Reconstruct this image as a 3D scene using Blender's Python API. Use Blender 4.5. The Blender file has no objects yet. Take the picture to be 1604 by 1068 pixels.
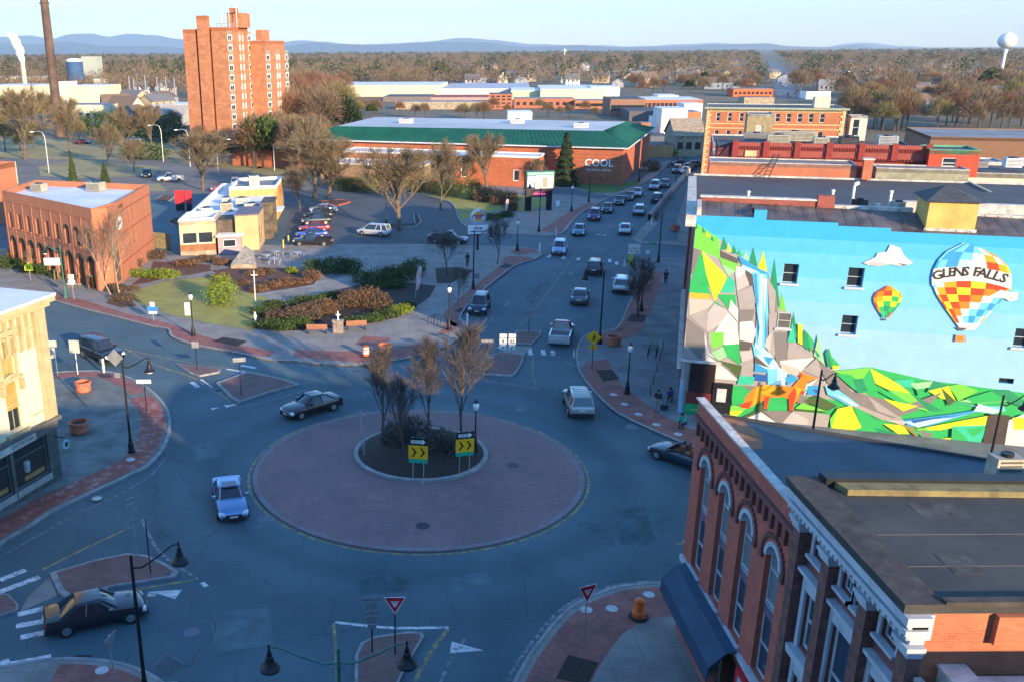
import bpy, bmesh, math, random
import numpy as np
from mathutils import Vector, Matrix, noise
random.seed(7)
R_ = math.radians
SC = bpy.context.scene
# ---------------------------------------------------------------- camera
H = 26.0; F = 1480.0; PX = 615.0; PY = 588.0; TH = R_(19.0); RO = 0.006
c_, s_ = math.cos(TH), math.sin(TH); cr, sr = math.cos(RO), math.sin(RO)
FW = Vector((0, c_, -s_)); RT = Vector((cr, -sr*s_, -sr*c_)); UP = Vector((sr, cr*s_, cr*c_))
cd = bpy.data.cameras.new('camera'); cam = bpy.data.objects.new('camera', cd)
SC.collection.objects.link(cam); SC.camera = cam
cam.matrix_world = Matrix(((RT.x, UP.x, -FW.x, 0), (RT.y, UP.y, -FW.y, 0), (RT.z, UP.z, -FW.z, H), (0, 0, 0, 1)))
cd.sensor_width = 36; cd.lens = F/1604*36; cd.shift_x = (802-PX)/1604; cd.shift_y = (PY-534)/1604
cd.clip_start = .5; cd.clip_end = 60000
# ---------------------------------------------------------------- sky, sun, exposure
SUN_AZ = R_(33); SUN_EL = R_(13.5)          # sun stands behind the camera, to the right
w = bpy.data.worlds.new('World'); SC.world = w; w.use_nodes = True
nt = w.node_tree; bg = nt.nodes['Background']; sk = nt.nodes.new('ShaderNodeTexSky')
sk.sky_type = 'NISHITA'; sk.sun_disc = False; sk.sun_elevation = SUN_EL; sk.sun_rotation = math.pi-SUN_AZ
sk.air_density = 1.25; sk.dust_density = 0; sk.ozone_density = 6.5; sk.altitude = 100
nt.links.new(sk.outputs[0], bg.inputs[0]); bg.inputs[1].default_value = .15
sd = bpy.data.lights.new('sun', 'SUN'); sun = bpy.data.objects.new('sun', sd); SC.collection.objects.link(sun)
sd.energy = 3.0; sd.angle = R_(.5); sd.color = (1, .73, .44)
SDIR = Vector((math.sin(SUN_AZ)*math.cos(SUN_EL), -math.cos(SUN_AZ)*math.cos(SUN_EL), math.sin(SUN_EL)))
sun.rotation_euler = SDIR.to_track_quat('Z', 'Y').to_euler()
SC.view_settings.view_transform = 'Standard'; SC.view_settings.look = 'None'
SC.view_settings.exposure = 1.88; SC.view_settings.gamma = 1
# ---------------------------------------------------------------- pixel of the photograph -> point on a level, a wall
def ray(u, v): return FW + RT*((u-PX)/F) - UP*((v-PY)/F)
def g(u, v, z=0.0):
    d = ray(u, v); t = (z-H)/d.z; return Vector((d.x*t, d.y*t, z))
def pix(p):
    q = Vector(p)-Vector((0, 0, H)); d = q.dot(FW); return (PX+F*q.dot(RT)/d, PY-F*q.dot(UP)/d)
def hgt(x, y, vt, z0=0):
    lo, hi = z0, min(300, H+y*2.5)
    for _ in range(40):
        m = (lo+hi)/2
        if pix((x, y, m))[1] > vt: lo = m
        else: hi = m
    return lo
def onwall(u, v, o, d):
    """(s along the wall, z) where the sight line meets the vertical wall through o along d"""
    r = ray(u, v); n = Vector((d[1], -d[0])); t = (o[0]*n.x+o[1]*n.y)/(r.x*n.x+r.y*n.y)
    return ((r.x*t-o[0])*d[0]+(r.y*t-o[1])*d[1], H+r.z*t)
GA = R_(17); E1 = Vector((math.cos(GA), -math.sin(GA), 0)); E2 = Vector((math.sin(GA), math.cos(GA), 0)); OO = Vector((21.4, 66.3, 0))
def ab(a, b, z=0): return OO + E1*a + E2*b + Vector((0, 0, z))
# ---------------------------------------------------------------- materials
MT = {}
def mat(name, col, rough=.85, metal=0, var=.12, scale=1.5, bump=0, kind='noise', col2=None, emit=0, detail=4, spec=.4, bw=.24, bh=.075):
    if name in MT: return MT[name]
    m = bpy.data.materials.new(name); m.use_nodes = True; t = m.node_tree; N = t.nodes; L = t.links
    b = N['Principled BSDF']; b.inputs['Roughness'].default_value = rough; b.inputs['Metallic'].default_value = metal
    b.inputs['Specular IOR Level'].default_value = spec
    c = (*col, 1); c2 = (*(col2 or [min(1, x*(1-var*2)) for x in col]), 1)
    if kind == 'plain': b.inputs['Base Color'].default_value = c
    else:
        tc = N.new('ShaderNodeTexCoord'); nz = N.new('ShaderNodeTexNoise'); nz.inputs['Scale'].default_value = scale
        nz.inputs['Detail'].default_value = detail; nz.inputs['Roughness'].default_value = .65
        L.new(tc.outputs['UV' if kind in ('brick', 'slab', 'paint') else 'Object'], nz.inputs['Vector'])
        rp = N.new('ShaderNodeValToRGB'); rp.color_ramp.elements[0].position = .32; rp.color_ramp.elements[1].position = .68
        hi = [min(1, x*(1+var)) for x in col]
        rp.color_ramp.elements[0].color = c2; rp.color_ramp.elements[1].color = (*hi, 1)
        L.new(nz.outputs['Fac'], rp.inputs['Fac']); out = rp.outputs['Color']
        if kind in ('brick', 'slab', 'paint'):
            br = N.new('ShaderNodeTexBrick'); br.inputs['Scale'].default_value = 1
            br.inputs['Brick Width'].default_value = bw; br.inputs['Row Height'].default_value = bh
            br.inputs['Mortar Size'].default_value = .012 if kind == 'brick' else .02; br.inputs['Mortar Smooth'].default_value = .3
            if kind == 'slab': br.offset = 0
            L.new(tc.outputs['UV'], br.inputs['Vector']); L.new(out, br.inputs['Color1'])
            mx = N.new('ShaderNodeMix'); mx.data_type = 'RGBA'; mx.blend_type = 'MULTIPLY'; mx.inputs[0].default_value = .45 if kind == 'brick' else .1
            L.new(out, mx.inputs[6]); mx.inputs[7].default_value = (.45, .4, .4, 1)
            L.new(mx.outputs[2], br.inputs['Color2'])
            mo = tuple(x*.6+.05 for x in col)+(1,) if kind == 'brick' else tuple(x*.6 for x in col)+(1,)
            if kind == 'paint': mo = tuple(x*.8 for x in col)+(1,); mx.inputs[0].default_value = .07
            br.inputs['Mortar'].default_value = mo; out = br.outputs['Color']
        if kind == 'leaf':
            ge = N.new('ShaderNodeNewGeometry'); mx = N.new('ShaderNodeMix'); mx.data_type = 'RGBA'; mx.blend_type = 'MULTIPLY'
            r2 = N.new('ShaderNodeValToRGB'); r2.color_ramp.elements[0].color = (.6, .6, .6, 1); r2.color_ramp.elements[1].color = (1.2, 1.2, 1.1, 1)
            L.new(ge.outputs['Random Per Island'], r2.inputs['Fac']); mx.inputs[0].default_value = 1
            L.new(out, mx.inputs[6]); L.new(r2.outputs['Color'], mx.inputs[7]); out = mx.outputs[2]
        L.new(out, b.inputs['Base Color'])
        if bump:
            bp = N.new('ShaderNodeBump'); bp.inputs['Strength'].default_value = bump; bp.inputs['Distance'].default_value = .03
            n2 = N.new('ShaderNodeTexNoise'); n2.inputs['Scale'].default_value = scale*9; n2.inputs['Detail'].default_value = 5
            L.new(tc.outputs['Object'], n2.inputs['Vector']); L.new(n2.outputs['Fac'], bp.inputs['Height']); L.new(bp.outputs[0], b.inputs['Normal'])
    if emit:
        b.inputs['Emission Color'].default_value = c; b.inputs['Emission Strength'].default_value = emit
    MT[name] = m; return m
def worn(name, col, under, amount=.5, scale=1.2):
    """paint worn through to what lies under it"""
    m = mat(name, col, .8, kind='noise', var=.1); N = m.node_tree.nodes; L = m.node_tree.links; b = N['Principled BSDF']
    src = b.inputs['Base Color'].links[0].from_socket
    tc = N.new('ShaderNodeTexCoord'); nz = N.new('ShaderNodeTexNoise'); nz.inputs['Scale'].default_value = scale; nz.inputs['Detail'].default_value = 8; nz.inputs['Roughness'].default_value = .8
    L.new(tc.outputs['Object'], nz.inputs['Vector']); rp = N.new('ShaderNodeValToRGB')
    rp.color_ramp.elements[0].position = amount-.08; rp.color_ramp.elements[1].position = amount+.08; L.new(nz.outputs['Fac'], rp.inputs['Fac'])
    mx = N.new('ShaderNodeMix'); mx.data_type = 'RGBA'; L.new(rp.outputs['Color'], mx.inputs[0]); L.new(src, mx.inputs[6]); mx.inputs[7].default_value = (*under, 1)
    L.new(mx.outputs[2], b.inputs['Base Color']); return m
def asphalt(name, a, b_, sc=.12):
    m = bpy.data.materials.new(name); m.use_nodes = True; N = m.node_tree.nodes; L = m.node_tree.links; b = N['Principled BSDF']
    b.inputs['Roughness'].default_value = .78; b.inputs['Specular IOR Level'].default_value = .35
    tc = N.new('ShaderNodeTexCoord')
    def nz(s, d=6, r=.6, dist=0):
        n = N.new('ShaderNodeTexNoise'); n.inputs['Scale'].default_value = s; n.inputs['Detail'].default_value = d; n.inputs['Roughness'].default_value = r; n.inputs['Distortion'].default_value = dist
        L.new(tc.outputs['Object'], n.inputs['Vector']); return n.outputs['Fac']
    rp = N.new('ShaderNodeValToRGB'); rp.color_ramp.elements[0].position = .3; rp.color_ramp.elements[1].position = .72
    rp.color_ramp.elements[0].color = (*a, 1); rp.color_ramp.elements[1].color = (*b_, 1); L.new(nz(sc, 7, .62, .6), rp.inputs['Fac'])
    r2 = N.new('ShaderNodeValToRGB'); r2.color_ramp.elements[0].position = .35; r2.color_ramp.elements[1].position = .65
    r2.color_ramp.elements[0].color = (.72, .72, .72, 1); r2.color_ramp.elements[1].color = (1.2, 1.2, 1.2, 1); L.new(nz(14, 3, .8), r2.inputs['Fac'])
    mx = N.new('ShaderNodeMix'); mx.data_type = 'RGBA'; mx.blend_type = 'MULTIPLY'; mx.inputs[0].default_value = 1
    L.new(rp.outputs[0], mx.inputs[6]); L.new(r2.outputs[0], mx.inputs[7])
    vo = N.new('ShaderNodeTexVoronoi'); vo.feature = 'DISTANCE_TO_EDGE'; vo.inputs['Scale'].default_value = .22
    n3 = N.new('ShaderNodeTexNoise'); n3.inputs['Scale'].default_value = 1.1; n3.inputs['Detail'].default_value = 5; L.new(tc.outputs['Object'], n3.inputs['Vector'])
    va = N.new('ShaderNodeVectorMath'); va.operation = 'ADD'; L.new(tc.outputs['Object'], va.inputs[0]); L.new(n3.outputs['Color'], va.inputs[1]); L.new(va.outputs[0], vo.inputs['Vector'])
    r3 = N.new('ShaderNodeValToRGB'); r3.color_ramp.elements[0].position = .0; r3.color_ramp.elements[0].color = (.6, .6, .6, 1); r3.color_ramp.elements[1].position = .008; r3.color_ramp.elements[1].color = (1, 1, 1, 1)
    L.new(vo.outputs['Distance'], r3.inputs['Fac'])
    ln = N.new('ShaderNodeVectorMath'); ln.operation = 'DISTANCE'; L.new(va.outputs[0], ln.inputs[0]); ln.inputs[1].default_value = (2.1, 57.0, .5)
    r4 = N.new('ShaderNodeValToRGB'); e = r4.color_ramp.elements; e[0].position = 0; e[0].color = (1.1, 1.1, 1.1, 1); e[1].position = 1; e[1].color = (1, 1, 1, 1)
    for p_, c4 in ((.28, 1.12), (.33, .84), (.37, 1.05), (.43, .82), (.50, 1.0)): q = e.new(p_); q.color = (c4, c4, c4, 1)
    dv = N.new('ShaderNodeMath'); dv.operation = 'DIVIDE'; dv.inputs[1].default_value = 40; L.new(ln.outputs['Value'], dv.inputs[0]); L.new(dv.outputs[0], r4.inputs['Fac'])
    m3 = N.new('ShaderNodeMix'); m3.data_type = 'RGBA'; m3.blend_type = 'MULTIPLY'; m3.inputs[0].default_value = 1; L.new(mx.outputs[2], m3.inputs[6]); L.new(r4.outputs[0], m3.inputs[7]); mx = m3
    m2 = N.new('ShaderNodeMix'); m2.data_type = 'RGBA'; m2.blend_type = 'MULTIPLY'; m2.inputs[0].default_value = 1
    L.new(mx.outputs[2], m2.inputs[6]); L.new(r3.outputs[0], m2.inputs[7]); L.new(m2.outputs[2], b.inputs['Base Color'])
    MT[name] = m; return m
def glass(name, col=(.02, .03, .04), rough=.08):
    m = mat(name, col, rough, kind='plain', spec=.8); return m
ASP = asphalt('asphalt', (.044, .088, .106), (.088, .140, .160))
LOT = asphalt('asphalt_lot', (.052, .066, .074), (.09, .104, .112), .2)
CONC = mat('concrete', (.235, .22, .20), var=.14, scale=.5, kind='slab', bw=1.6, bh=1.6)
KERB = mat('kerb_concrete', (.26, .265, .26), var=.18, scale=2)
PAVE = mat('brick_paving', (.31, .11, .085), var=.2, scale=.8, kind='brick', bw=.22, bh=.11, col2=(.17, .06, .05))
PAVEW = worn('worn_brick_paving', (.24, .07, .05), (.34, .30, .29), .60, 1.5)
APR = mat('apron_paving', (.235, .135, .125), var=.2, scale=.3, kind='brick', bw=.24, bh=.12, col2=(.175, .115, .115))
WHT = worn('white_paint', (.62, .63, .62), (.08, .09, .10), .56, 2.5)
WHT2 = worn('faded_white_paint', (.35, .37, .38), (.07, .08, .09), .46, 2.5)
YEL = worn('yellow_paint', (.40, .30, .10), (.08, .09, .09), .50, 2)
MULCH = mat('dark_mulch', (.035, .025, .02), var=.4, scale=6, bump=.6)
MULCHR = mat('red_brown_mulch', (.12, .055, .032), var=.3, scale=3, bump=.5)
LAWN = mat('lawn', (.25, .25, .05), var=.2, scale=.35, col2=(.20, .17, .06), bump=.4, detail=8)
SOIL = mat('winter_earth', (.15, .115, .075), var=.2, scale=.02, col2=(.09, .085, .05), detail=9)
BLACK = mat('black_metal', (.018, .02, .024), .45, .3, var=.2)
BLK2 = mat('dark_rubber', (.02, .02, .02), .8, kind='plain')
STEEL = mat('galvanised_steel', (.42, .44, .45), .5, .6, var=.1)
WHITE = mat('white_painted', (.75, .75, .73), .6, var=.06)
GLS = glass('dark_glass'); 
# ---------------------------------------------------------------- mesh building
def wl(o):
    v = Vector((0, 0, 0))
    while o is not None: v = v + o.location; o = o.parent
    return v
class MB:
    def __init__(s, fr=None): s.v = []; s.f = []; s.m = []; s.fr = fr
    def _p(s, p):
        p = Vector(p)
        return s.fr @ p if s.fr is not None else p
    def poly(s, pts, m=0):
        k = len(s.v); s.v += [s._p(p) for p in pts]; s.f.append(tuple(range(k, k+len(pts)))); s.m.append(m); return s
    def box(s, x0, y0, z0, x1, y1, z1, m=0, mt=None):
        k = len(s.v); s.v += [s._p(p) for p in ((x0, y0, z0), (x1, y0, z0), (x1, y1, z0), (x0, y1, z0), (x0, y0, z1), (x1, y0, z1), (x1, y1, z1), (x0, y1, z1))]
        for q in ((3, 2, 1, 0), (4, 5, 6, 7), (0, 1, 5, 4), (1, 2, 6, 5), (2, 3, 7, 6), (3, 0, 4, 7)): s.f.append(tuple(k+i for i in q)); s.m.append(m)
        if mt is not None: s.m[-5] = mt
        return s
    def prism(s, pts, z0, z1, m=0, mt=None, mb=None):
        n = len(pts); a = sum(pts[i][0]*pts[(i+1) % n][1]-pts[(i+1) % n][0]*pts[i][1] for i in range(n))
        if a < 0: pts = pts[::-1]
        k = len(s.v); s.v += [s._p((p[0], p[1], z0)) for p in pts]+[s._p((p[0], p[1], z1)) for p in pts]
        for i in range(n): j = (i+1) % n; s.f.append((k+i, k+j, k+n+j, k+n+i)); s.m.append(m)
        s.f.append(tuple(k+n+i for i in range(n))); s.m.append(m if mt is None else mt)
        s.f.append(tuple(k+n-1-i for i in range(n))); s.m.append(m)
        return s
    def tube(s, pts, rad, n=8, m=0, cap=True):
        pts = [Vector(p) for p in pts]
        if not hasattr(rad, '__len__'): rad = [rad]*len(pts)
        k = len(s.v); prev = None
        for i, p in enumerate(pts):
            d = (pts[min(i+1, len(pts)-1)]-pts[max(i-1, 0)]).normalized()
            a = Vector((1, 0, 0)) if abs(d.x) < .8 else Vector((0, 1, 0))
            if prev is not None: a = prev
            u = (a-d*a.dot(d)).normalized(); prev = u; w_ = d.cross(u)
            for j in range(n):
                t = 2*math.pi*j/n; s.v.append(s._p(p+(u*math.cos(t)+w_*math.sin(t))*rad[i]))
        for i in range(len(pts)-1):
            for j in range(n):
                a = k+i*n+j; b = k+i*n+(j+1) % n; s.f.append((a, b, b+n, a+n)); s.m.append(m)
        if cap:
            s.f.append(tuple(k+n-1-j for j in range(n))); s.m.append(m)
            e = k+(len(pts)-1)*n; s.f.append(tuple(e+j for j in range(n))); s.m.append(m)
        return s
    def lathe(s, prof, c=(0, 0, 0), n=12, m=0, ax='z'):
        k = len(s.v)
        for (r, z) in prof:
            for j in range(n):
                t = 2*math.pi*j/n; q = (c[0]+r*math.cos(t), c[1]+r*math.sin(t), c[2]+z)
                if ax == 'y': q = (c[0]+r*math.cos(t), c[1]+z, c[2]-r*math.sin(t))
                s.v.append(s._p(q))
        for i in range(len(prof)-1):
            for j in range(n):
                a = k+i*n+j; b = k+i*n+(j+1) % n; s.f.append((a, b, b+n, a+n)); s.m.append(m)
        s.f.append(tuple(k+n-1-j for j in range(n))); s.m.append(m)
        e = k+(len(prof)-1)*n; s.f.append(tuple(e+j for j in range(n))); s.m.append(m)
        return s
    def loft(s, rings, m=0, closed=True):
        k = len(s.v); n = len(rings[0])
        for r in rings: s.v += [s._p(p) for p in r]
        for i in range(len(rings)-1):
            for j in range(n):
                a = k+i*n+j; b = k+i*n+(j+1) % n; s.f.append((a, b, b+n, a+n)); s.m.append(m)
        s.f.append(tuple(k+n-1-j for j in range(n))); s.m.append(m)
        e = k+(len(rings)-1)*n; s.f.append(tuple(e+j for j in range(n))); s.m.append(m); return s
    def build(s, name, mats, parent=None, smooth=False, local=False):
        if not isinstance(mats, (list, tuple)): mats = [mats]
        off = Vector((0, 0, 0)) if (local or parent is None) else wl(parent)
        me = bpy.data.meshes.new(name); me.from_pydata([tuple(p-off) for p in s.v], [], s.f)
        for m_ in mats: me.materials.append(m_)
        me.polygons.foreach_set('material_index', s.m)
        uv = me.uv_layers.new(name='UV'); dat = []
        V = s.v
        for f in s.f:
            a = V[f[0]]; n = Vector((0, 0, 0))
            for i in range(1, len(f)-1): n += (V[f[i]]-a).cross(V[f[i+1]]-a)
            n = n.normalized() if n.length > 1e-12 else Vector((0, 0, 1))
            if abs(n.z) < .75:
                t = Vector((-n.y, n.x, 0)).normalized()
                for i in f: dat += [V[i].dot(t), V[i].z]
            else:
                for i in f: dat += [V[i].x, V[i].y]
        uv.data.foreach_set('uv', dat)
        me.update()
        if smooth:
            me.polygons.foreach_set('use_smooth', [True]*len(s.f))
            try: me.set_sharp_from_angle(angle=R_(38))
            except Exception: pass
        o = bpy.data.objects.new(name, me); SC.collection.objects.link(o)
        if parent is not None: o.parent = parent
        return o
def tag(o, label=None, cat=None, group=None, kind=None):
    if label: o['label'] = label
    if cat: o['category'] = cat
    if group: o['group'] = group
    if kind: o['kind'] = kind
    return o
def thing(name, label, cat, loc=(0, 0, 0), rz=0, group=None):
    o = bpy.data.objects.new(name, None); SC.collection.objects.link(o); o.location = loc; o.rotation_euler = (0, 0, rz)
    o.empty_display_size = .3
    return tag(o, label, cat, group)
def copy_tree(o, parent=None):
    c = o.copy(); SC.collection.objects.link(c); c.parent = parent
    for ch in list(o.children): copy_tree(ch, c)
    return c
def struct(o, name=None): o['kind'] = 'structure'; return o
def smooth_line(pts, k=5, closed=False):
    out = []; n = len(pts); P_ = [Vector(p) for p in pts]
    rng = range(n if closed else n-1)
    for i in rng:
        p0 = P_[(i-1) % n] if closed or i > 0 else P_[0]; p1 = P_[i]; p2 = P_[(i+1) % n]; p3 = P_[(i+2) % n] if closed or i+2 < n else P_[-1]
        for j in range(k):
            t = j/k; out.append(.5*((2*p1)+(p2-p0)*t+(2*p0-5*p1+4*p2-p3)*t*t+(3*p1-p0-3*p2+p3)*t*t*t))
    if not closed: out.append(P_[-1])
    return out
def gp(pts, z=0): return [g(u, v, z) for u, v in pts]
def ribbon(mb, pts, wd, z0, z1, m=0, closed=False, side=0):
    """a strip of the given width along a line; side 0 centred, 1 left, -1 right"""
    n = len(pts); L_ = []; R2 = []
    for i, p in enumerate(pts):
        a = pts[(i-1) % n] if closed or i > 0 else pts[0]; b = pts[(i+1) % n] if closed or i < n-1 else pts[-1]
        d = Vector((b.x-a.x, b.y-a.y, 0)); d = d.normalized() if d.length > 1e-9 else Vector((1, 0, 0)); nn = Vector((-d.y, d.x, 0))
        l, r = {0: (.5, .5), 1: (1, 0), -1: (0, 1)}[side]
        L_.append(p+nn*wd*l); R2.append(p-nn*wd*r)
    for i in range(n if closed else n-1):
        j = (i+1) % n
        if z1 <= z0+.001: mb.poly([(R2[i].x, R2[i].y, z0), (R2[j].x, R2[j].y, z0), (L_[j].x, L_[j].y, z0), (L_[i].x, L_[i].y, z0)], m)
        else:
            mb.poly([(R2[i].x, R2[i].y, z1), (R2[j].x, R2[j].y, z1), (L_[j].x, L_[j].y, z1), (L_[i].x, L_[i].y, z1)], m)
            mb.poly([(R2[i].x, R2[i].y, z0), (R2[j].x, R2[j].y, z0), (R2[j].x, R2[j].y, z1), (R2[i].x, R2[i].y, z1)], m)
            mb.poly([(L_[j].x, L_[j].y, z0), (L_[i].x, L_[i].y, z0), (L_[i].x, L_[i].y, z1), (L_[j].x, L_[j].y, z1)], m)
    return mb
def sheet(name, pts, z, m, parent=None):
    """a flat polygon, triangulated through bmesh so that hollow outlines fill well"""
    n = len(pts); a = sum(pts[i][0]*pts[(i+1) % n][1]-pts[(i+1) % n][0]*pts[i][1] for i in range(n))
    if a < 0: pts = pts[::-1]
    mb = MB(); mb.poly([(p[0], p[1], z) for p in pts]); return mb.build(name, m, parent)
# ---------------------------------------------------------------- quick leaf / twig clouds with numpy
def quads_obj(name, C_, A_, B_, m, parent=None):
    """one quad per row: centre C, half axes A and B"""
    n = len(C_); V = np.empty((n, 4, 3), 'f'); V[:, 0] = C_-A_-B_; V[:, 1] = C_+A_-B_; V[:, 2] = C_+A_+B_; V[:, 3] = C_-A_+B_
    me = bpy.data.meshes.new(name); me.vertices.add(n*4); me.vertices.foreach_set('co', V.ravel())
    me.loops.add(n*4); me.loops.foreach_set('vertex_index', np.arange(n*4, dtype='i'))
    me.polygons.add(n); me.polygons.foreach_set('loop_start', np.arange(0, n*4, 4, dtype='i'))
    me.materials.append(m); me.update(calc_edges=True)
    o = bpy.data.objects.new(name, me); SC.collection.objects.link(o)
    if parent is not None: o.parent = parent
    return o
def rndu(rs, n):
    v = rs.normal(size=(n, 3)); return v/np.linalg.norm(v, axis=1)[:, None]
def leafcloud(rs, blobs, dens, size, name, m, parent=None, elong=1.0, shell=.45):
    """blobs: (centre, radii); leaves spread through the outer part of each blob's volume"""
    Cs = []
    for (c, r) in blobs:
        n = max(8, int(dens*(r[0]*r[1]+r[1]*r[2]+r[0]*r[2])/3)); d = rndu(rs, n)
        q = (1-shell*rs.random(n)**1.5)[:, None]*(1+.12*rs.normal(size=n))[:, None]
        Cs.append(np.array(c)+d*np.array(r)*q)
    C_ = np.concatenate(Cs); C_ = C_[C_[:, 2] > .02]; n = len(C_)
    A = rndu(rs, n); B = rndu(rs, n); B -= A*(A*B).sum(1)[:, None]; B /= np.linalg.norm(B, axis=1)[:, None]
    sz = size*(.6+.8*rs.random(n))[:, None]
    return quads_obj(name, C_, A*sz*elong, B*sz*.7, m, parent)
# ================================================================ the ground, roads, pavements
mb = MB(); mb.poly([(-39000, -50, -.05), (39000, -50, -.05), (39000, 31000, -.05), (-39000, 31000, -.05)])
struct(mb.build('ground', SOIL))
# asphalt everywhere round the junction, one sheet
struct(sheet('road', [Vector(p) for p in ((-110, -40, 0), (75, -40, 0), (75, 60, 0), (60, 120, 0), (66, 200, 0), (95, 262, 0), (40, 262, 0), (20, 300, 0), (-70, 250, 0), (-150, 215, 0), (-150, 60, 0))], 0, ASP))
Z1 = .13
def pave(name, px, m=CONC, z=Z1, k=0, extra=None):
    pts = gp(px, 0)
    if extra: pts += [Vector(e) for e in extra]
    mb = MB(); mb.prism([(p.x, p.y) for p in pts], -.02, z, 0); o = mb.build(name, [m]); struct(o); return pts
def kerb(name, pts, side=0, wd=.2, h=.15, k=4, closed=False, m=None):
    line = smooth_line(pts, k, closed); mb = MB(); ribbon(mb, line, wd, -.01, h, 0, closed, side); struct(mb.build(name, m or KERB)); return line
def cover(name, px, m, z=Z1+.005, pts=None, parent=None):
    o = sheet(name, pts or gp(px, z), z, m); struct(o); return o
# --- central roundabout
RC = g(657, 742); RC = Vector((1.62, 56.5, 0)); RA = 10.75; RI = 4.4; IC = g(659, 712, 0)
def circ(c, r, n=96, z=0): return [Vector((c.x+r*math.cos(2*math.pi*i/n), c.y+r*math.sin(2*math.pi*i/n), z)) for i in range(n)]
mb = MB(); mb.prism([(p.x, p.y) for p in circ(RC, RA)], -.02, .09); struct(mb.build('roundabout_apron', APR))
EDGE = worn('blue_grey_edge', (.20, .20, .23), (.19, .13, .13), .48, .8)
mb = MB(); ribbon(mb, circ(RC, RA-.2), .32, .094, .094, 0, True); struct(mb.build('apron_border', EDGE))
mb = MB(); ribbon(mb, circ(RC, RA+.22), .17, .004, .004, 0, True); struct(mb.build('yellow_circle_line', YEL))
mb = MB(); ribbon(mb, circ(IC, RI), .3, .0, .26, 0, True); struct(mb.build('island_kerb', KERB))
mb = MB(); rings = []
for i in range(8):
    r = RI*(1-i/8); rings.append([Vector((IC.x+r*math.cos(t)*(1+.02*math.sin(3*t+i)), IC.y+r*math.sin(t), .2+.75*(1-(r/RI)**2))) for t in [2*math.pi*j/40 for j in range(40)]])
mb.loft(rings); struct(mb.build('island_bed', MULCH, smooth=True))
# --- south-west corner (before the cream building)
sw = [(-60, 905), (0, 852), (40, 828), (82, 801), (125, 780), (165, 762), (205, 743), (231, 729), (255, 700), (264, 667), (258, 640), (235, 614), (206, 596), (173, 585), (136, 583), (86, 586), (20, 600)]
l = smooth_line(gp(sw), 4)
mb = MB(); mb.prism([(p.x, p.y) for p in l]+[(-45, 74), (-45, 40)], -.02, Z1); struct(mb.build('pavement', [mat('slate_paving', (.15, .17, .16), var=.25, scale=.5, kind='slab', bw=1.1, bh=1.1)]))
mb = MB(); ribbon(mb, l, .2, -.01, .15, 0, False, -1); struct(mb.build('kerb', KERB))
def band(line, off0, off1, z, name, m):
    n = len(line); A = []; B = []
    for i, p in enumerate(line):
        a = line[max(i-1, 0)]; b = line[min(i+1, n-1)]; d = Vector((b.x-a.x, b.y-a.y, 0)).normalized(); nn = Vector((-d.y, d.x, 0))
        A.append(p+nn*off0); B.append(p+nn*off1)
    mb = MB()
    for i in range(n-1): mb.poly([(A[i].x, A[i].y, z), (A[i+1].x, A[i+1].y, z), (B[i+1].x, B[i+1].y, z), (B[i].x, B[i].y, z)])
    struct(mb.build(name, m))
band(l[4:44], .25, 2.0, Z1+.006, 'brick_band', PAVEW); band(l[44:-4], .25, 1.5, Z1+.006, 'brick_band', PAVE)
# --- north-west pavement with the park
nw = [(-40, 455), (20, 458), (74, 470), (128, 485), (177, 497), (231, 511), (262, 517), (268, 529), (305, 542), (354, 551), (400, 561), (430, 566), (461, 567), (495, 571), (540, 573), (578, 571), (615, 567), (650, 560), (680, 551), (704, 542), (725, 524), (734, 511), (722, 499), (737, 476), (770, 446), (805, 419), (841, 407), (848, 396), (811, 388), (740, 387), (700, 384)]
l = smooth_line(gp(nw), 3); NWL = l
back = gp([(640, 384), (560, 384), (455, 384), (440, 402), (380, 402), (262, 402), (235, 402), (60, 400), (-60, 380)])
mb = MB(); mb.prism([(p.x, p.y) for p in l+back], -.02, Z1); struct(mb.build('pavement', [CONC]))
mb = MB(); ribbon(mb, l, .2, -.01, .15, 0, False, 1); struct(mb.build('kerb', KERB))
for q, nm in (([(74, 466), (128, 481), (177, 493), (231, 507), (262, 513), (275, 527), (305, 538), (354, 547), (420, 559), (432, 551), (380, 541), (320, 527), (262, 506), (200, 492), (140, 473), (80, 458)], 0),
              ([(461, 558), (500, 562), (557, 567), (609, 565), (650, 557), (685, 546), (668, 534), (650, 539), (610, 545), (540, 550), (492, 549), (462, 547)], 0),
              ([(555, 540), (600, 542), (613, 530), (570, 525)], 0),
              ([(684, 526), (712, 518), (716, 508), (702, 500)], 0),
              ([(692, 495), (704, 509), (730, 516), (718, 500), (732, 478), (764, 449), (798, 424), (784, 417), (757, 437), (722, 466)], 0),
              ([(784, 413), (805, 417), (838, 405), (815, 402), (792, 402)], 0), ([(798, 394), (812, 400), (842, 396), (838, 390), (815, 389)], 0)):
    cover('brick_band', q, PAVE)
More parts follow.
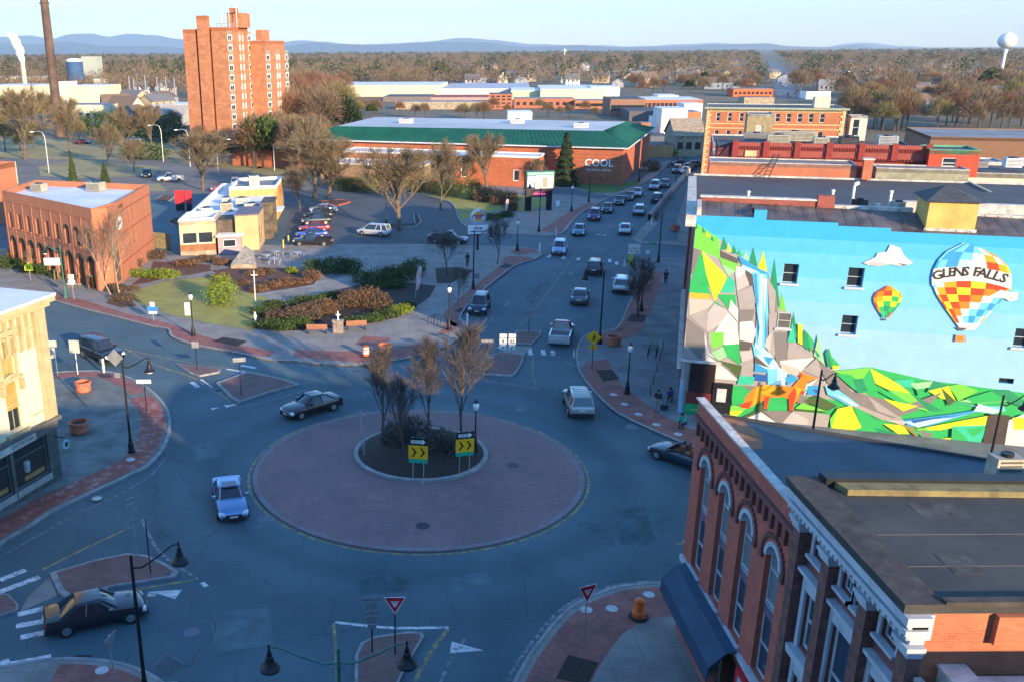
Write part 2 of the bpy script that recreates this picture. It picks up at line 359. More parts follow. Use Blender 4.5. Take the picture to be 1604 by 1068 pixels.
# park ground
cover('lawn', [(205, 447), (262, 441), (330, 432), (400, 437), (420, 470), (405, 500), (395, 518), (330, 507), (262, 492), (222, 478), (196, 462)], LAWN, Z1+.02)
cover('path', [(405, 466), (450, 455), (515, 446), (560, 440), (548, 433), (500, 440), (440, 449), (400, 455)], mat('park_path', (.28, .27, .25), var=.15, scale=.6), Z1+.03)
cover('planting_bed', [(330, 424), (380, 418), (470, 421), (500, 432), (492, 446), (440, 455), (395, 460), (372, 455), (372, 440)], MULCHR, Z1+.032)
cover('planting_bed', [(395, 500), (420, 480), (480, 466), (560, 447), (580, 440), (640, 443), (683, 448), (672, 466), (640, 489), (600, 503), (540, 512), (470, 518), (400, 515)], MULCH, Z1+.036)
cover('planting_bed', [(165, 475), (190, 455), (205, 447), (235, 425), (240, 410), (330, 415), (330, 425), (262, 437), (205, 448), (196, 462), (215, 480), (190, 482)], MULCHR, Z1+.012)
cover('planting_bed', [(682, 420), (716, 419), (744, 424), (730, 432), (706, 444), (684, 444)], MULCH, Z1+.012)
cover('planter_bed', [(332, 534), (350, 528), (388, 534), (372, 542)], MULCH, Z1+.012)
for q in ([(780, 419), (792, 413), (806, 416), (796, 421)], [(712, 487), (724, 482), (732, 486), (722, 491)]): cover('planter_bed', q, MULCH, Z1+.01)
# walk to the lot
cover('path', [(190, 462), (260, 441), (330, 433), (335, 428), (262, 435), (186, 455)], CONC, Z1+.04)
# fast food forecourt + parking lot
cover('forecourt', [(455, 384), (380, 384), (382, 402), (440, 402)], CONC, .16)
mb = MB(); mb.poly([tuple(g(u, v, .006)) for u, v in [(700, 383), (760, 365), (722, 352), (712, 325), (690, 312), (640, 300), (540, 288), (470, 288), (420, 300), (420, 320), (455, 330), (442, 384), (640, 386)]]); struct(mb.build('parking_lot', LOT))
mb = MB(); ribbon(mb, smooth_line(gp([(757, 364), (730, 356), (718, 342), (712, 325), (700, 315), (680, 309), (640, 303)]), 4), .2, 0, .15); struct(mb.build('kerb', KERB))
# block beyond the lot exit
nb = [(760, 365), (722, 352), (715, 330), (705, 318), (640, 300), (560, 290), (560, 268), (700, 270), (850, 285), (905, 296), (935, 302), (1000, 285), (1020, 270), (1040, 255), (1050, 252), (1047, 258), (1029, 276), (1008, 288), (990, 298), (970, 305), (945, 316), (916, 331), (900, 345), (883, 366), (860, 371), (838, 370), (800, 368)]
mb = MB(); mb.prism([(p.x, p.y) for p in gp(nb)], -.02, Z1); struct(mb.build('pavement', [CONC]))
mb = MB(); ribbon(mb, smooth_line(gp(nb[18:]), 3), .2, -.01, .15, 0, False, -1); struct(mb.build('kerb', KERB))
cover('brick_band', [(846, 362), (878, 366), (892, 348), (910, 334), (940, 320), (924, 318), (895, 330), (870, 346)], PAVE)
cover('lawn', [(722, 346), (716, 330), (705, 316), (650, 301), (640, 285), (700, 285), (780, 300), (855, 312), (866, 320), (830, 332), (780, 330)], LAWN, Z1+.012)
cover('lawn', [(900, 290), (925, 272), (975, 288), (1005, 281), (1000, 290), (960, 303), (925, 302)], mat('green_lawn', (.06, .16, .04), var=.2, scale=.3), Z1+.012)
mb = MB(); mb.poly([tuple(g(u, v, Z1+.02)) for u, v in [(820, 296), (900, 296), (945, 306), (960, 309), (935, 312), (900, 306), (830, 303)]]); struct(mb.build('side_road', ASP))
# --- east pavement
se = [(1047, 262), (1036, 285), (1027, 320), (1018, 345), (1010, 360), (990, 375), (985, 395), (1004, 405), (1000, 425), (991, 462), (983, 480), (967, 513), (944, 520), (915, 527), (903, 548), (903, 572), (912, 593), (936, 622), (965, 648), (1007, 669), (1040, 684), (1072, 697), (1110, 712), (1160, 730)]
l = smooth_line(gp(se[9:]), 4); EL = l
mb = MB(); mb.prism([(p.x, p.y) for p in l]+[(36, 50), (60, 50), (60, 120), (36, 110)]+[tuple(g(1090, 405))[:2], tuple(g(1004, 405))[:2]], -.02, Z1)
struct(mb.build('pavement', [mat('grey_slab_paving', (.17, .185, .19), var=.2, scale=.4, kind='slab', bw=2.2, bh=2.2)]))
mb = MB(); ribbon(mb, l, .2, -.01, .15, 0, False, 1); struct(mb.build('kerb', KERB))
for q in ([(986, 414), (1037, 427), (1035, 445), (1022, 480), (1010, 505), (965, 519), (983, 487), (994, 462), (1004, 425)], [(948, 521), (1012, 507), (1004, 520), (955, 541), (918, 532), (925, 527)],
          [(915, 567), (952, 562), (962, 583), (975, 605), (1000, 622), (1035, 648), (1075, 668), (1110, 680), (1110, 706), (1075, 692), (1040, 680), (1007, 664), (965, 642), (938, 617), (916, 590)]):
    cover('brick_band', q, PAVE)
cover('planter_bed', [(933, 579), (958, 578), (971, 593), (945, 597)], MULCH, Z1+.012)
cover('planter_bed', [(989, 492), (1013, 494), (1008, 505), (982, 503)], MULCH, Z1+.012)
# next block on the east side, low wall between the avenue and the ramp
mb = MB(); mb.prism([(p.x, p.y) for p in gp([(1000, 382), (990, 374), (1016, 347), (1040, 352), (1055, 335), (1082, 262), (1100, 262), (1100, 388)])], -.02, .1); struct(mb.build('pavement', [CONC]))
mb = MB(); mb.poly([tuple(g(u, v, .115)) for u, v in [(1005, 378), (1030, 350), (1060, 300), (1082, 262), (1094, 262), (1075, 300), (1060, 345), (1062, 378)]]); struct(mb.build('side_road', ASP))
# --- south-east corner
sc = [(790, 1110), (812, 1068), (840, 1020), (880, 970), (905, 950), (930, 937), (960, 926), (985, 921), (1020, 918), (1060, 917), (1120, 920), (1200, 930)]
l = smooth_line(gp(sc), 4)
mb = MB(); mb.prism([(p.x, p.y) for p in l]+[(22, 40), (22, 10), (2.5, 10)], -.02, Z1); struct(mb.build('pavement', [CONC]))
mb = MB(); ribbon(mb, l, .2, -.01, .15, 0, False, 1); struct(mb.build('kerb', KERB))
mb = MB(); ribbon(mb, l, .12, .004, .004); 
band(l, -.3, -2.9, Z1+.006, 'brick_band', PAVE)
band(l, .35, .55, .006, 'white_edge_line', WHT2)
cover('planter_bed', [(890, 1025), (938, 1037), (920, 1072), (870, 1062)], MULCH, Z1+.014)
# --- south-west bottom corner
ss = [(-60, 1062), (0, 1050), (60, 1040), (97, 1037), (143, 1038), (193, 1046), (237, 1064), (262, 1085), (270, 1110)]
l = smooth_line(gp(ss), 4)
mb = MB(); mb.prism([(p.x, p.y) for p in l]+[(-12, 24), (-30, 24)], -.02, Z1); struct(mb.build('pavement', [CONC]))
band(l[12:], -.3, -3.2, Z1+.006, 'brick_band', PAVE)
mb = MB(); ribbon(mb, l, .2, -.01, .15, 0, False, 1); struct(mb.build('kerb', KERB))
cover('drain_grate', [(118, 1025), (145, 1025), (140, 1036), (108, 1035)], BLACK, .006)
# --- splitter islands
def island(px, m=None):
    p = smooth_line(gp(px), 1, True); c = sum(p, Vector())/len(p)
    mb = MB(); mb.prism([(q.x, q.y) for q in p], -.01, .14, 0); struct(mb.build('island_kerb', [KERB]))
    mb = MB(); inn = [(c.x+(q.x-c.x)*.9, c.y+(q.y-c.y)*.9) for q in p]; mb.prism(inn, .02, .148); struct(mb.build('island_paving', m or PAVE))
BRK2 = mat('dull_brick_paving', (.20, .10, .085), var=.2, scale=.8, kind='brick', bw=.22, bh=.11)
island([(78, 900), (150, 879), (199, 869), (231, 872), (258, 884), (280, 897), (276, 905), (187, 919), (103, 937), (92, 930)], BRK2)
island([(-60, 932), (14, 933), (30, 950), (28, 958), (-60, 985)], BRK2)
island([(555, 1085), (556, 1030), (565, 1010), (585, 1000), (640, 992), (662, 993), (664, 1000), (640, 1040), (618, 1085)], BRK2)
island([(338, 601), (388, 583), (440, 594), (470, 603), (420, 616), (374, 632), (362, 625)], BRK2)
island([(276, 571), (300, 574), (346, 580), (344, 584), (313, 590), (296, 584)], BRK2)
island([(771, 557), (786, 552), (821, 557), (818, 570), (807, 588), (801, 591), (735, 586)], BRK2)
island([(809, 519), (848, 520), (846, 528), (833, 541), (795, 539)], BRK2)
cover('crosswalk_paving', [(44, 934), (78, 902), (90, 932), (30, 958)], CONC, .008)
cover('crosswalk_paving', [(786, 551), (820, 556), (832, 543), (795, 541)], CONC, .008)
# --- painted markings
def line_px(name, px, wd, m, k=3, z=.005):
    mb = MB(); ribbon(mb, smooth_line(gp(px), k), wd, z, z); return struct(mb.build(name, m))
line_px('yellow_line', [(66, 892), (130, 860), (203, 826)], .16, YEL)
line_px('yellow_line', [(187, 928), (240, 918), (302, 908)], .16, YEL)
line_px('white_line', [(222, 812), (240, 850), (268, 880), (310, 906)], .2, WHT2)
line_px('white_line', [(316, 912), (324, 918)], .25, WHT)
line_px('yellow_line', [(523, 975), (526, 1020), (530, 1090)], .16, YEL)
line_px('yellow_line', [(702, 985), (675, 1020), (640, 1085)], .22, YEL)
line_px('white_line', [(525, 974), (570, 979), (620, 983), (703, 982)], .2, WHT)
line_px('white_line', [(728, 1000), (707, 1030), (690, 1068)], .14, WHT2)
line_px('yellow_line', [(195, 545), (240, 570), (310, 594), (372, 638)], .14, YEL)
line_px('white_line', [(372, 638), (430, 625), (500, 604)], .16, WHT2)
line_px('yellow_line', [(200, 548), (300, 568), (400, 583), (498, 602)], .12, YEL)
line_px('yellow_line', [(730, 585), (760, 563), (800, 520)], .12, YEL)
line_px('white_line', [(735, 594), (790, 600), (842, 608)], .16, WHT2)
line_px('yellow_line', [(842, 608), (834, 585), (835, 560)], .12, YEL)
line_px('yellow_line', [(810, 514), (850, 470), (900, 400)], .12, YEL)
line_px('white_line', [(850, 545), (890, 568), (925, 588)], .12, WHT2)
line_px('white_line', [(899, 548), (899, 560)], .14, WHT)
line_px('white_line', [(1086, 760), (1090, 790), (1084, 825), (1070, 850)], .16, WHT2)
line_px('yellow_line', [(1060, 851), (1090, 850)], .14, YEL)
line_px('white_line', [(405, 563), (440, 568), (480, 572), (520, 575), (580, 577), (650, 566), (700, 548)], .12, WHT2)
line_px('white_edge_line', [(140, 586), (180, 590), (215, 603), (240, 620), (262, 648), (268, 672), (258, 705)], .14, WHT2)
line_px('white_edge_line', [(0, 872), (60, 838), (130, 800), (190, 772), (238, 742), (258, 718)], .12, WHT2)
for a, b in (((0, 908), (40, 892)), ((-5, 928), (62, 903)), ((28, 962), (78, 950)), ((25, 980), (70, 972)), ((32, 998), (70, 990)), ((-10, 1043), (15, 1034)), ((15, 1040), (80, 1028))):
    line_px('crosswalk_stripe', [a, b], .42, WHT)
for a, b in (((232, 930), (245, 930)), ((300, 598), (310, 606)), ((313, 594), (330, 607)), ((355, 577), (388, 583)), ((378, 572), (400, 576)), ((828, 543), (832, 556)), ((850, 548), (852, 556)), ((865, 549), (867, 557)), ((780, 545), (797, 535)),
             ((838, 405), (843, 398)), ((858, 404), (864, 399)), ((882, 406), (884, 401)), ((905, 408), (907, 404)), ((930, 410), (931, 405)), ((955, 411), (955, 406)), ((966, 415), (966, 410)), ((935, 368), (940, 368)), ((945, 369), (950, 369))):
    line_px('crosswalk_stripe', [a, b], .4, WHT)
line_px('stop_line', [(890, 343), (930, 352), (962, 356)], .3, WHT2)
def tri(u, v, a, s=1.0, name='yield_triangle'):
    p = g(u, v, .007); mb = MB(MT_(p, a)); mb.poly([(-.45*s, 0, 0), (.45*s, 0, 0), (0, 1.5*s, 0)]); struct(mb.build(name, WHT))
def MT_(p, a): return Matrix.Translation(p) @ Matrix.Rotation(a, 4, 'Z')
tri(280, 930, R_(80)); tri(706, 1013, R_(-100), 1); tri(353, 636, R_(-60), .7); tri(331, 640, R_(-60), .5)
def arrow(u, v, a, s=1.0, turn=0):
    mb = MB(MT_(g(u, v, .007), a)); mb.poly([(-.1*s, -1.2*s, 0), (.1*s, -1.2*s, 0), (.1*s, .5*s, 0), (-.1*s, .5*s, 0)]); mb.poly([(-.35*s, .5*s, 0), (.35*s, .5*s, 0), (0, 1.3*s, 0)])
    if turn: mb.poly([(0, -.3*s, .001), (.1*s*turn, -.5*s, .001), (.9*s*turn, .1*s, .001), (.8*s*turn, .3*s, .001)][::turn]); mb.poly([(.6*s*turn, .5*s, .001), (1.1*s*turn, -.1*s, .001), (1.3*s*turn, .7*s, .001)][::turn])
    struct(mb.build('arrow_marking', WHT2))
for u, v, a, t in ((895, 428, 163, 1), (905, 418, 163, 0), (795, 475, 163, 0), (770, 500, 163, 0), (868, 432, 163, 0), (330, 608, -140, 0), (350, 616, -140, 0), (955, 355, -17, 1), (1045, 300, -17, 0)): arrow(u, v, R_(a), 1.1, t)
mb = MB()
for (u, v, r, m) in ((662, 825, .42, 0), (803, 730, .42, 0), (415, 813, .45, 0), (815, 641, .45, 0), (990, 668, .5, 0), (300, 990, .4, 0)):
    o = MB().lathe([(r, .0), (r, .104 if u in (662, 803) else .01), (r-.06, .106 if u in (662, 803) else .012), (.02, .106 if u in (662, 803) else .012)], tuple(g(u, v)), 20).build('manhole_cover', mat('cast_iron', (.05, .055, .065), .6, .4, var=.2, scale=8) if u in (662, 803) else mat('pale_iron', (.13, .15, .19), .7, .2, scale=6)); struct(o)
DISC = mat('pale_granite', (.45, .45, .44), var=.15, scale=4)
for u, v in ((961, 620), (978, 635), (1000, 651), (1028, 667), (1062, 682), (918, 968-10), (1016, 934), (958, 956), (160, 1053), (152, 783), (205, 722)):
    o = MB().lathe([(.3, .1), (.3, .145), (.02, .147)], tuple(g(u, v)), 14).build('paving_medallion', DISC); struct(o)
# ================================================================ building helpers
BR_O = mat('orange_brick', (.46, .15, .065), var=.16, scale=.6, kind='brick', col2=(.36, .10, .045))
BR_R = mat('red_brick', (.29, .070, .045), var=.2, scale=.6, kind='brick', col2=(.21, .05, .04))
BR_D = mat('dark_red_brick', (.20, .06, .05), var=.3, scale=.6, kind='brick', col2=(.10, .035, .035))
BR_F = mat('distant_orange_brick', (.38, .135, .065), var=.1, scale=.3)
CREAM = mat('cream_paint', (.60, .56, .40), var=.08, scale=.8)
CREAMT = mat('cream_trim', (.40, .345, .19), var=.1, scale=1.5)
WTRIM = mat('white_trim', (.44, .48, .52), .55, var=.1, scale=1.5)
ROOFD = mat('dark_roof_membrane', (.055, .055, .055), .7, var=.25, scale=.25, col2=(.038, .038, .042), detail=8)
ROOFB = mat('blue_black_roof', (.06, .07, .085), .6, var=.2, scale=.2, detail=8)
ROOFG = mat('grey_roof', (.20, .21, .22), .7, var=.2, scale=.2, detail=8)
ROOFW = mat('white_roof', (.62, .65, .68), .6, var=.12, scale=.15, detail=8)
TAN = mat('tan_stucco', (.46, .34, .17), var=.12, scale=.5)
STONE = mat('buff_stone', (.33, .28, .20), var=.25, scale=1.2)
BEIGE = mat('beige_panel', (.52, .47, .34), var=.1, scale=.3)
METB = mat('brown_metal_roof', (.13, .10, .085), .55, .1, var=.4, scale=.4, detail=8)
GREENM = mat('green_metal_roof', (.008, .105, .055), .75, spec=.15, var=.12, scale=.2)
ACM = mat('hvac_metal', (.38, .36, .28), .6, .2, var=.15, scale=2)
COPE = mat('stone_coping', (.48, .46, .42), var=.2, scale=2)
def wallgrid(mb, p0, p1, z0, z1, ops=(), depth=.15, m=0, mr=None, bands=None):
    """a wall from p0 to p1 (outside on the right hand) with real openings (s0, s1, za, zb) and their reveals"""
    p0 = Vector((p0[0], p0[1], 0)); p1 = Vector((p1[0], p1[1], 0)); L_ = (p1-p0).length; t = (p1-p0)/L_; n = Vector((t.y, -t.x, 0)); mr = m if mr is None else mr
    ops = [(max(0, a), min(L_, b), max(z0, c), min(z1, d)) for a, b, c, d in ops if b > 0 and a < L_ and d > z0 and c < z1]
    xs = sorted(set([0, L_]+[round(v, 4) for o in ops for v in o[:2]])); zs = sorted(set([z0, z1]+[round(v, 4) for o in ops for v in o[2:4]]+[b[0] for b in (bands or []) if z0 < b[0] < z1]))
    P3 = lambda s, z, d=0: tuple(p0+t*s-n*d+Vector((0, 0, z)))
    for i in range(len(xs)-1):
        for j in range(len(zs)-1):
            cx = (xs[i]+xs[i+1])/2; cz = (zs[j]+zs[j+1])/2
            if xs[i+1]-xs[i] < 1e-4 or zs[j+1]-zs[j] < 1e-4 or any(o[0] < cx < o[1] and o[2] < cz < o[3] for o in ops): continue
            mi = m
            if bands:
                for bz, bm in bands:
                    if cz > bz: mi = bm
            mb.poly([P3(xs[i], zs[j]), P3(xs[i+1], zs[j]), P3(xs[i+1], zs[j+1]), P3(xs[i], zs[j+1])], mi)
    for a, b, c, d in ops:
        mb.poly([P3(a, c), P3(a, c, depth), P3(a, d, depth), P3(a, d)], mr); mb.poly([P3(b, c, depth), P3(b, c), P3(b, d), P3(b, d, depth)], mr)
        mb.poly([P3(a, d), P3(a, d, depth), P3(b, d, depth), P3(b, d)], mr); mb.poly([P3(a, c, depth), P3(a, c), P3(b, c), P3(b, c, depth)], mr)
    return t, n
def wframe(p0, t, n, D=0.0):
    """matrix: local x along the wall, y outwards, z up"""
    return Matrix(((t[0], n[0], 0, p0[0]+n[0]*D), (t[1], n[1], 0, p0[1]+n[1]*D), (0, 0, 1, 0), (0, 0, 0, 1)))
def window(root, p0, t, n, a, b, c, d, depth=.15, fm=None, gm=None, nx=1, nz=2, fw=.07, sill=None, arch=0, simple=False, name='window'):
    fr = wframe(p0, t, n); fm = fm or WHITE; gm = gm or GLS
    if simple:
        mb = MB(fr); mb.poly([(a, -depth+.01, c), (b, -depth+.01, c), (b, -depth+.01, d), (a, -depth+.01, d)]); return mb.build(name, gm, root)
    mb = MB(fr); y0, y1 = -depth, -depth+.05
    def bar(x0, z0, x1, z1, q=0): mb.box(x0, y0+q, z0, x1, y1+q, z1)
    bar(a, c, a+fw, d); bar(b-fw, c, b, d); bar(a+fw, c, b-fw, c+fw); bar(a+fw, d-fw, b-fw, d)
    for i in range(1, nx): x = a+(b-a)*i/nx; bar(x-.02, c+fw, x+.02, d-fw, -.004)
    for i in range(1, nz): z = c+(d-c)*i/nz; bar(a+fw, z-fw*.4, b-fw, z+fw*.4, .004)
    if arch:
        R = (b-a)/2; cx = (a+b)/2; cz = d-R; K = 9
        for sgn in (-1, 1):      # the corners over the arch, flush with the wall, and the white hood
            pts = [(cx+sgn*R, .004, d+.02)]+[(cx+sgn*R*math.cos(q*math.pi/2/K), .004, cz+R*math.sin(q*math.pi/2/K)) for q in range(K+1)]
            sp = MB(fr)
            for q in range(1, K+1): 
                tr_ = [pts[0], pts[q], pts[q+1]]; sp.poly(tr_ if sgn < 0 else tr_[::-1])
            spn = sp.build('arch_corner', arch, root)
        hood = MB(fr); ps = [(cx+(R+.07)*math.cos(q*math.pi/12), .03, cz+(R+.07)*math.sin(q*math.pi/12)) for q in range(13)]
        for q in range(12):
            x0, _, z0 = ps[q]; x1, _, z1 = ps[q+1]; k = (R+.12)/(R+.07); f = lambda x, z: (cx+(x-cx)*k, cz+(z-cz)*k)
            X0, Z0 = f(x0, z0); X1, Z1_ = f(x1, z1); k2 = (R-.06)/(R+.07); f2 = lambda x, z: (cx+(x-cx)*k2, cz+(z-cz)*k2); u0, w0 = f2(x0, z0); u1, w1 = f2(x1, z1)
            hood.poly([(u0, .05, w0), (X0, .05, Z0), (X1, .05, Z1_), (u1, .05, w1)]); hood.poly([(u1, -depth, w1), (u0, -depth, w0), (u0, .05, w0), (u1, .05, w1)]); hood.poly([(X0, 0, Z0), (X1, 0, Z1_), (X1, .05, Z1_), (X0, .05, Z0)])
        hood.build('arch_hood', fm, root)
    o = mb.build(name, fm, root)
    pb = MB(fr); pb.poly([(a+fw*.5, y0+.015, c), (b-fw*.5, y0+.015, c), (b-fw*.5, y0+.015, d), (a+fw*.5, y0+.015, d)]); pb.build('pane', gm, o)
    if sill: MB(fr).box(a-.12, .003, c-.16, b+.12, .14, c-.003).build('sill', sill, o)
    return o
def flat_roof(root, foot, z, m, par=.35, pw=.25, pm=None, name='roof', zr=None):
    """roof deck set down inside a parapet with a coping"""
    mb = MB(); mb.poly([(p[0], p[1], (zr if zr is not None else z-par)) for p in foot]); r = mb.build(name, m, root)
    if par:
        n = len(foot); mb = MB(); cx = [Vector((p[0], p[1], 0)) for p in foot]
        ribbon(mb, cx, pw, z-par-.3, z+.06, 0, True, 1)
        mb.build('parapet', pm or COPE, root)
    return r
def block(name, label, cat, foot, z0, z1, wm, rm, par=.35, group=None, wins=None, pm=None, wd=.14, wkw=None, nowall=(), single=False):
    """footprint counter-clockwise; wins: {edge: [(s0, s1, za, zb), ...]}"""
    n = len(foot); foot = [(p[0], p[1]) for p in foot]
    if sum(foot[i][0]*foot[(i+1) % n][1]-foot[(i+1) % n][0]*foot[i][1] for i in range(n)) < 0: foot = foot[::-1]
    c = (sum(p[0] for p in foot)/n, sum(p[1] for p in foot)/n, z0); root = thing(name, label, cat, c, 0, group)
    mb = MB(); wins = wins or {}; todo = []
    for i in range(n):
        if i in nowall: continue
        p0, p1 = foot[i], foot[(i+1) % n]; ops = wins.get(i, []); t, nn = wallgrid(mb, p0, p1, z0, z1, ops, wd)
        todo += [(p0, t, nn, o) for o in ops]
    mb.build('wall', wm, root); flat_roof(root, foot, z1, rm, par, pm=pm)
    for p0, t, nn, o in todo[:98]: window(root, p0, t, nn, *o, depth=wd, **(wkw or {}))
    return root
def grid_wins(L_, n, w_, rows, m0=1.0, m1=1.0):
    """n evenly spaced openings on each (za, zb) row"""
    out = []
    for za, zb in rows:
        for i in range(n): c = m0+(L_-m0-m1)*(i+.5)/n; out.append((c-w_/2, c+w_/2, za, zb))
    return out
def box_unit(name, label, cat, c, sx, sy, h, rz, m, group=None, z=None):
    r = thing(name, label, cat, c, rz, group); mb = MB(); mb.box(-sx/2, -sy/2, 0, sx/2, sy/2, h); mb.build('housing', m, r, local=True)
    mb = MB(); mb.lathe([(min(sx, sy)*.32, h), (min(sx, sy)*.32, h+.12), (min(sx, sy)*.1, h+.1)], (0, 0, 0), 12); mb.build('fan', BLACK, r, local=True)
    mb = MB(); k = int(h/.14)
    for i in range(1, k): mb.box(-sx/2+.1, -sy/2-.02, i*.14, sx/2-.1, -sy/2-.001, i*.14+.06)
    mb.build('grille', mat('grille_dark', (.08, .08, .08), kind='plain'), r, local=True); return r
def text(name, s, m, size, parent, M_, ext=.01, bold=0, align='CENTER', shear=0, spacing=1):
    cu = bpy.data.curves.new(name, 'FONT'); cu.body = s; cu.size = size; cu.extrude = ext; cu.align_x = align; cu.align_y = 'CENTER'; cu.offset = bold; cu.shear = shear; cu.space_character = spacing; cu.resolution_u = 2
    o = bpy.data.objects.new(name, cu); SC.collection.objects.link(o); bpy.context.view_layer.update()
    me = bpy.data.meshes.new_from_object(o.evaluated_get(bpy.context.evaluated_depsgraph_get())); me.transform(M_)
    bpy.data.objects.remove(o); bpy.data.curves.remove(cu); me.materials.clear(); me.materials.append(m); me.name = name
    q = bpy.data.objects.new(name, me); SC.collection.objects.link(q)
    if parent is not None: q.parent = parent
    return q
def wall_text(name, s, m, size, root, p0, t, n, x, z, off=.05, **k):
    """writing standing on a wall; world coordinates less the root's place"""
    w0 = wl(root); M_ = Matrix(((t[0], 0, n[0], p0[0]+t[0]*x+n[0]*off-w0.x), (t[1], 0, n[1], p0[1]+t[1]*x+n[1]*off-w0.y), (0, 1, 0, z-w0.z), (0, 0, 0, 1)))
    return text(name, s, m, size, root, M_, **k)

def strokes(name, m, root, mb, x0, x1, z, h, n, y, local=False):
    """lettering too small to read in the photograph: short upright marks"""
    for i in range(n):
        a = x0+(x1-x0)*i/n; b = a+(x1-x0)*.62/n; mb.box(a, y-.004, z-h/2*(.7+.3*(i*7 % 3)/2), b, y+.004, z+h/2*(.7+.3*(i*5 % 3)/2))
    return mb.build(name, m, root, local=local)
# ================================================================ mural building
WM = 30.0; WT = 14.75
mr = thing('mural_building', 'tall building whose side wall carries the waterfall, fox and balloon mural', 'building', tuple(ab(15, 6)))
p0 = ab(0, 0); p1 = ab(WM, 0); tM = E1; nM = Vector((-E2.x, -E2.y, 0)); dM = (E1.x, E1.y)
def mz(px, py):      # crop coordinates of the mural -> (s, z) on the wall
    return onwall(1060+px/2.5423, 300+py/2.5423, (p0.x, p0.y), dM)
sky1, sky2, sky3, sky4, sky5, sky6 = [mat('mural_sky_'+n, c, .75, var=.07, scale=.9, kind='paint') for n, c in (('top', (.03, .36, .70)), ('two', (.07, .42, .70)), ('three', (.11, .46, .70)), ('four', (.16, .49, .70)), ('low', (.21, .49, .67)), ('mist', (.27, .50, .65)))]
STU = mat('pale_stucco', (.40, .34, .26), var=.1)
def win_sz(x0, y0, x1, y1):
    a = mz(x0, y0); b = mz(x1, y1); return (min(a[0], b[0]), max(a[0], b[0]), min(a[1], b[1]), max(a[1], b[1]))
MW = [win_sz(428, 288, 478, 368), win_sz(686, 303, 738, 383), win_sz(661, 492, 712, 570), win_sz(405, 480, 450, 545), win_sz(1352, 545, 1400, 622), win_sz(1285, 740, 1340, 765)]
mb = MB()
steps = [(0, 338-300), (0, 0)]
# blue wall steps down towards the right along its top
tops = [(0, 307, 101), (307, 362, 72), (362, 645, 122), (645, 855, 143), (855, 1060, 165), (1060, 1400, 180)]
zprev = None; segs = []
for x0, x1, y in tops:
    s0 = mz(x0 if x0 else 60, y+ (x0-60 if x0 else 0)*.0)[0]; s1, zt = mz(x1, y+4); segs.append([s0, s1, zt])
segs[0][0] = 0; segs[-1][1] = WM
for i in range(1, len(segs)): segs[i][0] = segs[i-1][1]
bands = [(0, 5), (5.2, 5), (7.5, 4), (9.2, 3), (10.9, 2), (12.6, 1), (13.6, 0)]
for s0, s1, zt in segs:
    ops = [(a-s0, b-s0, c, d) for a, b, c, d in MW if s0 <= (a+b)/2 <= s1 and MW.index((a, b, c, d)) != 3]
    wallgrid(mb, p0+E1*s0, p0+E1*s1, 0, zt, ops, .3, 0, 0, bands)
mb.build('mural_wall', [sky1, sky2, sky3, sky4, sky5, sky6], mr)
SILL = mat('white_sill', (.42, .46, .48), var=.05)
for i, o in enumerate(MW):
    window(mr, p0, tM, nM, *o, depth=.3 if i != 3 else -.06, fm=SILL if i < 5 else BLACK, nx=1 if i < 5 else 3, nz=2, fw=.05, gm=GLS if i != 3 else mat('grey_boarded', (.10, .10, .09)), sill=SILL if i < 5 else None)
# side and back walls
DEP = 22.0; dk = [ab(0, DEP), ab(0, 0), ab(WM, 0), ab(WM, DEP)]
wb = MB(); fw_ops = grid_wins(DEP, 7, 1.2, [(5.2, 7.6), (9.2, 11.4)], 1, 1)+[(1, 6, .4, 3.3), (7, 13, .4, 3.3), (14.5, 20.5, .4, 3.3)]
tS, nS = wallgrid(wb, dk[0], dk[1], 0, 14.7, fw_ops, .2); wb.poly([tuple(dk[2]), tuple(dk[3]), tuple(dk[3]+Vector((0, 0, 14))), tuple(dk[2]+Vector((0, 0, 14)))]); wb.poly([tuple(dk[3]), tuple(dk[0]), tuple(dk[0]+Vector((0, 0, 14))), tuple(dk[3]+Vector((0, 0, 14)))])
wb.build('street_wall', BR_R, mr)
for o in fw_ops: window(mr, dk[0], tS, nS, *o, depth=.2, nx=2)
mb = MB(wframe(dk[0], tS, nS)); mb.box(-.3, .003, 14.1, DEP+.1, .7, 14.9); mb.box(-.3, .003, 3.6, DEP+.1, .35, 4.3); mb.build('cornice', COPE, mr)
# brown seamed metal strip above the mural, brick kerb wall with white coping, dark deck
mb = MB(); y1_, y2_ = .0, 4.0
for i, (s0, s1, zt) in enumerate(segs):
    for k in range(max(1, int((s1-s0)/.8))):
        n_ = max(1, int((s1-s0)/.8)); a = s0+(s1-s0)*k/n_; b = s0+(s1-s0)*(k+1)/n_
        q = [ab(a, .02, zt-.02), ab(b, .02, zt-.02), ab(b, y2_, 15.35-.02*b), ab(a, y2_, 15.35-.02*a)]; mb.poly([tuple(v) for v in q])
        if k: mb.poly([tuple(v+Vector((0, 0, .1))) for v in (ab(a, .05, zt), ab(a+.07, .05, zt), ab(a+.07, y2_, 15.35-.02*a), ab(a, y2_, 15.35-.02*a))])
mb.build('metal_roof_strip', METB, mr)
def abbox(mb, a0, b0, z0, a1, b1, z1, m=0):
    f = Matrix(((E1.x, E2.x, 0, OO.x), (E1.y, E2.y, 0, OO.y), (0, 0, 1, 0), (0, 0, 0, 1))); old = mb.fr; mb.fr = f; mb.box(a0, b0, z0, a1, b1, z1, m); mb.fr = old; return mb
mb = MB(); abbox(mb, .3, 4.02, 14.2, 8.2, 4.5, 15.6); abbox(mb, 8.2, 3.9, 14.2, 9.3, 4.7, 16.0); mb.build('brick_upstand', BR_R, mr)
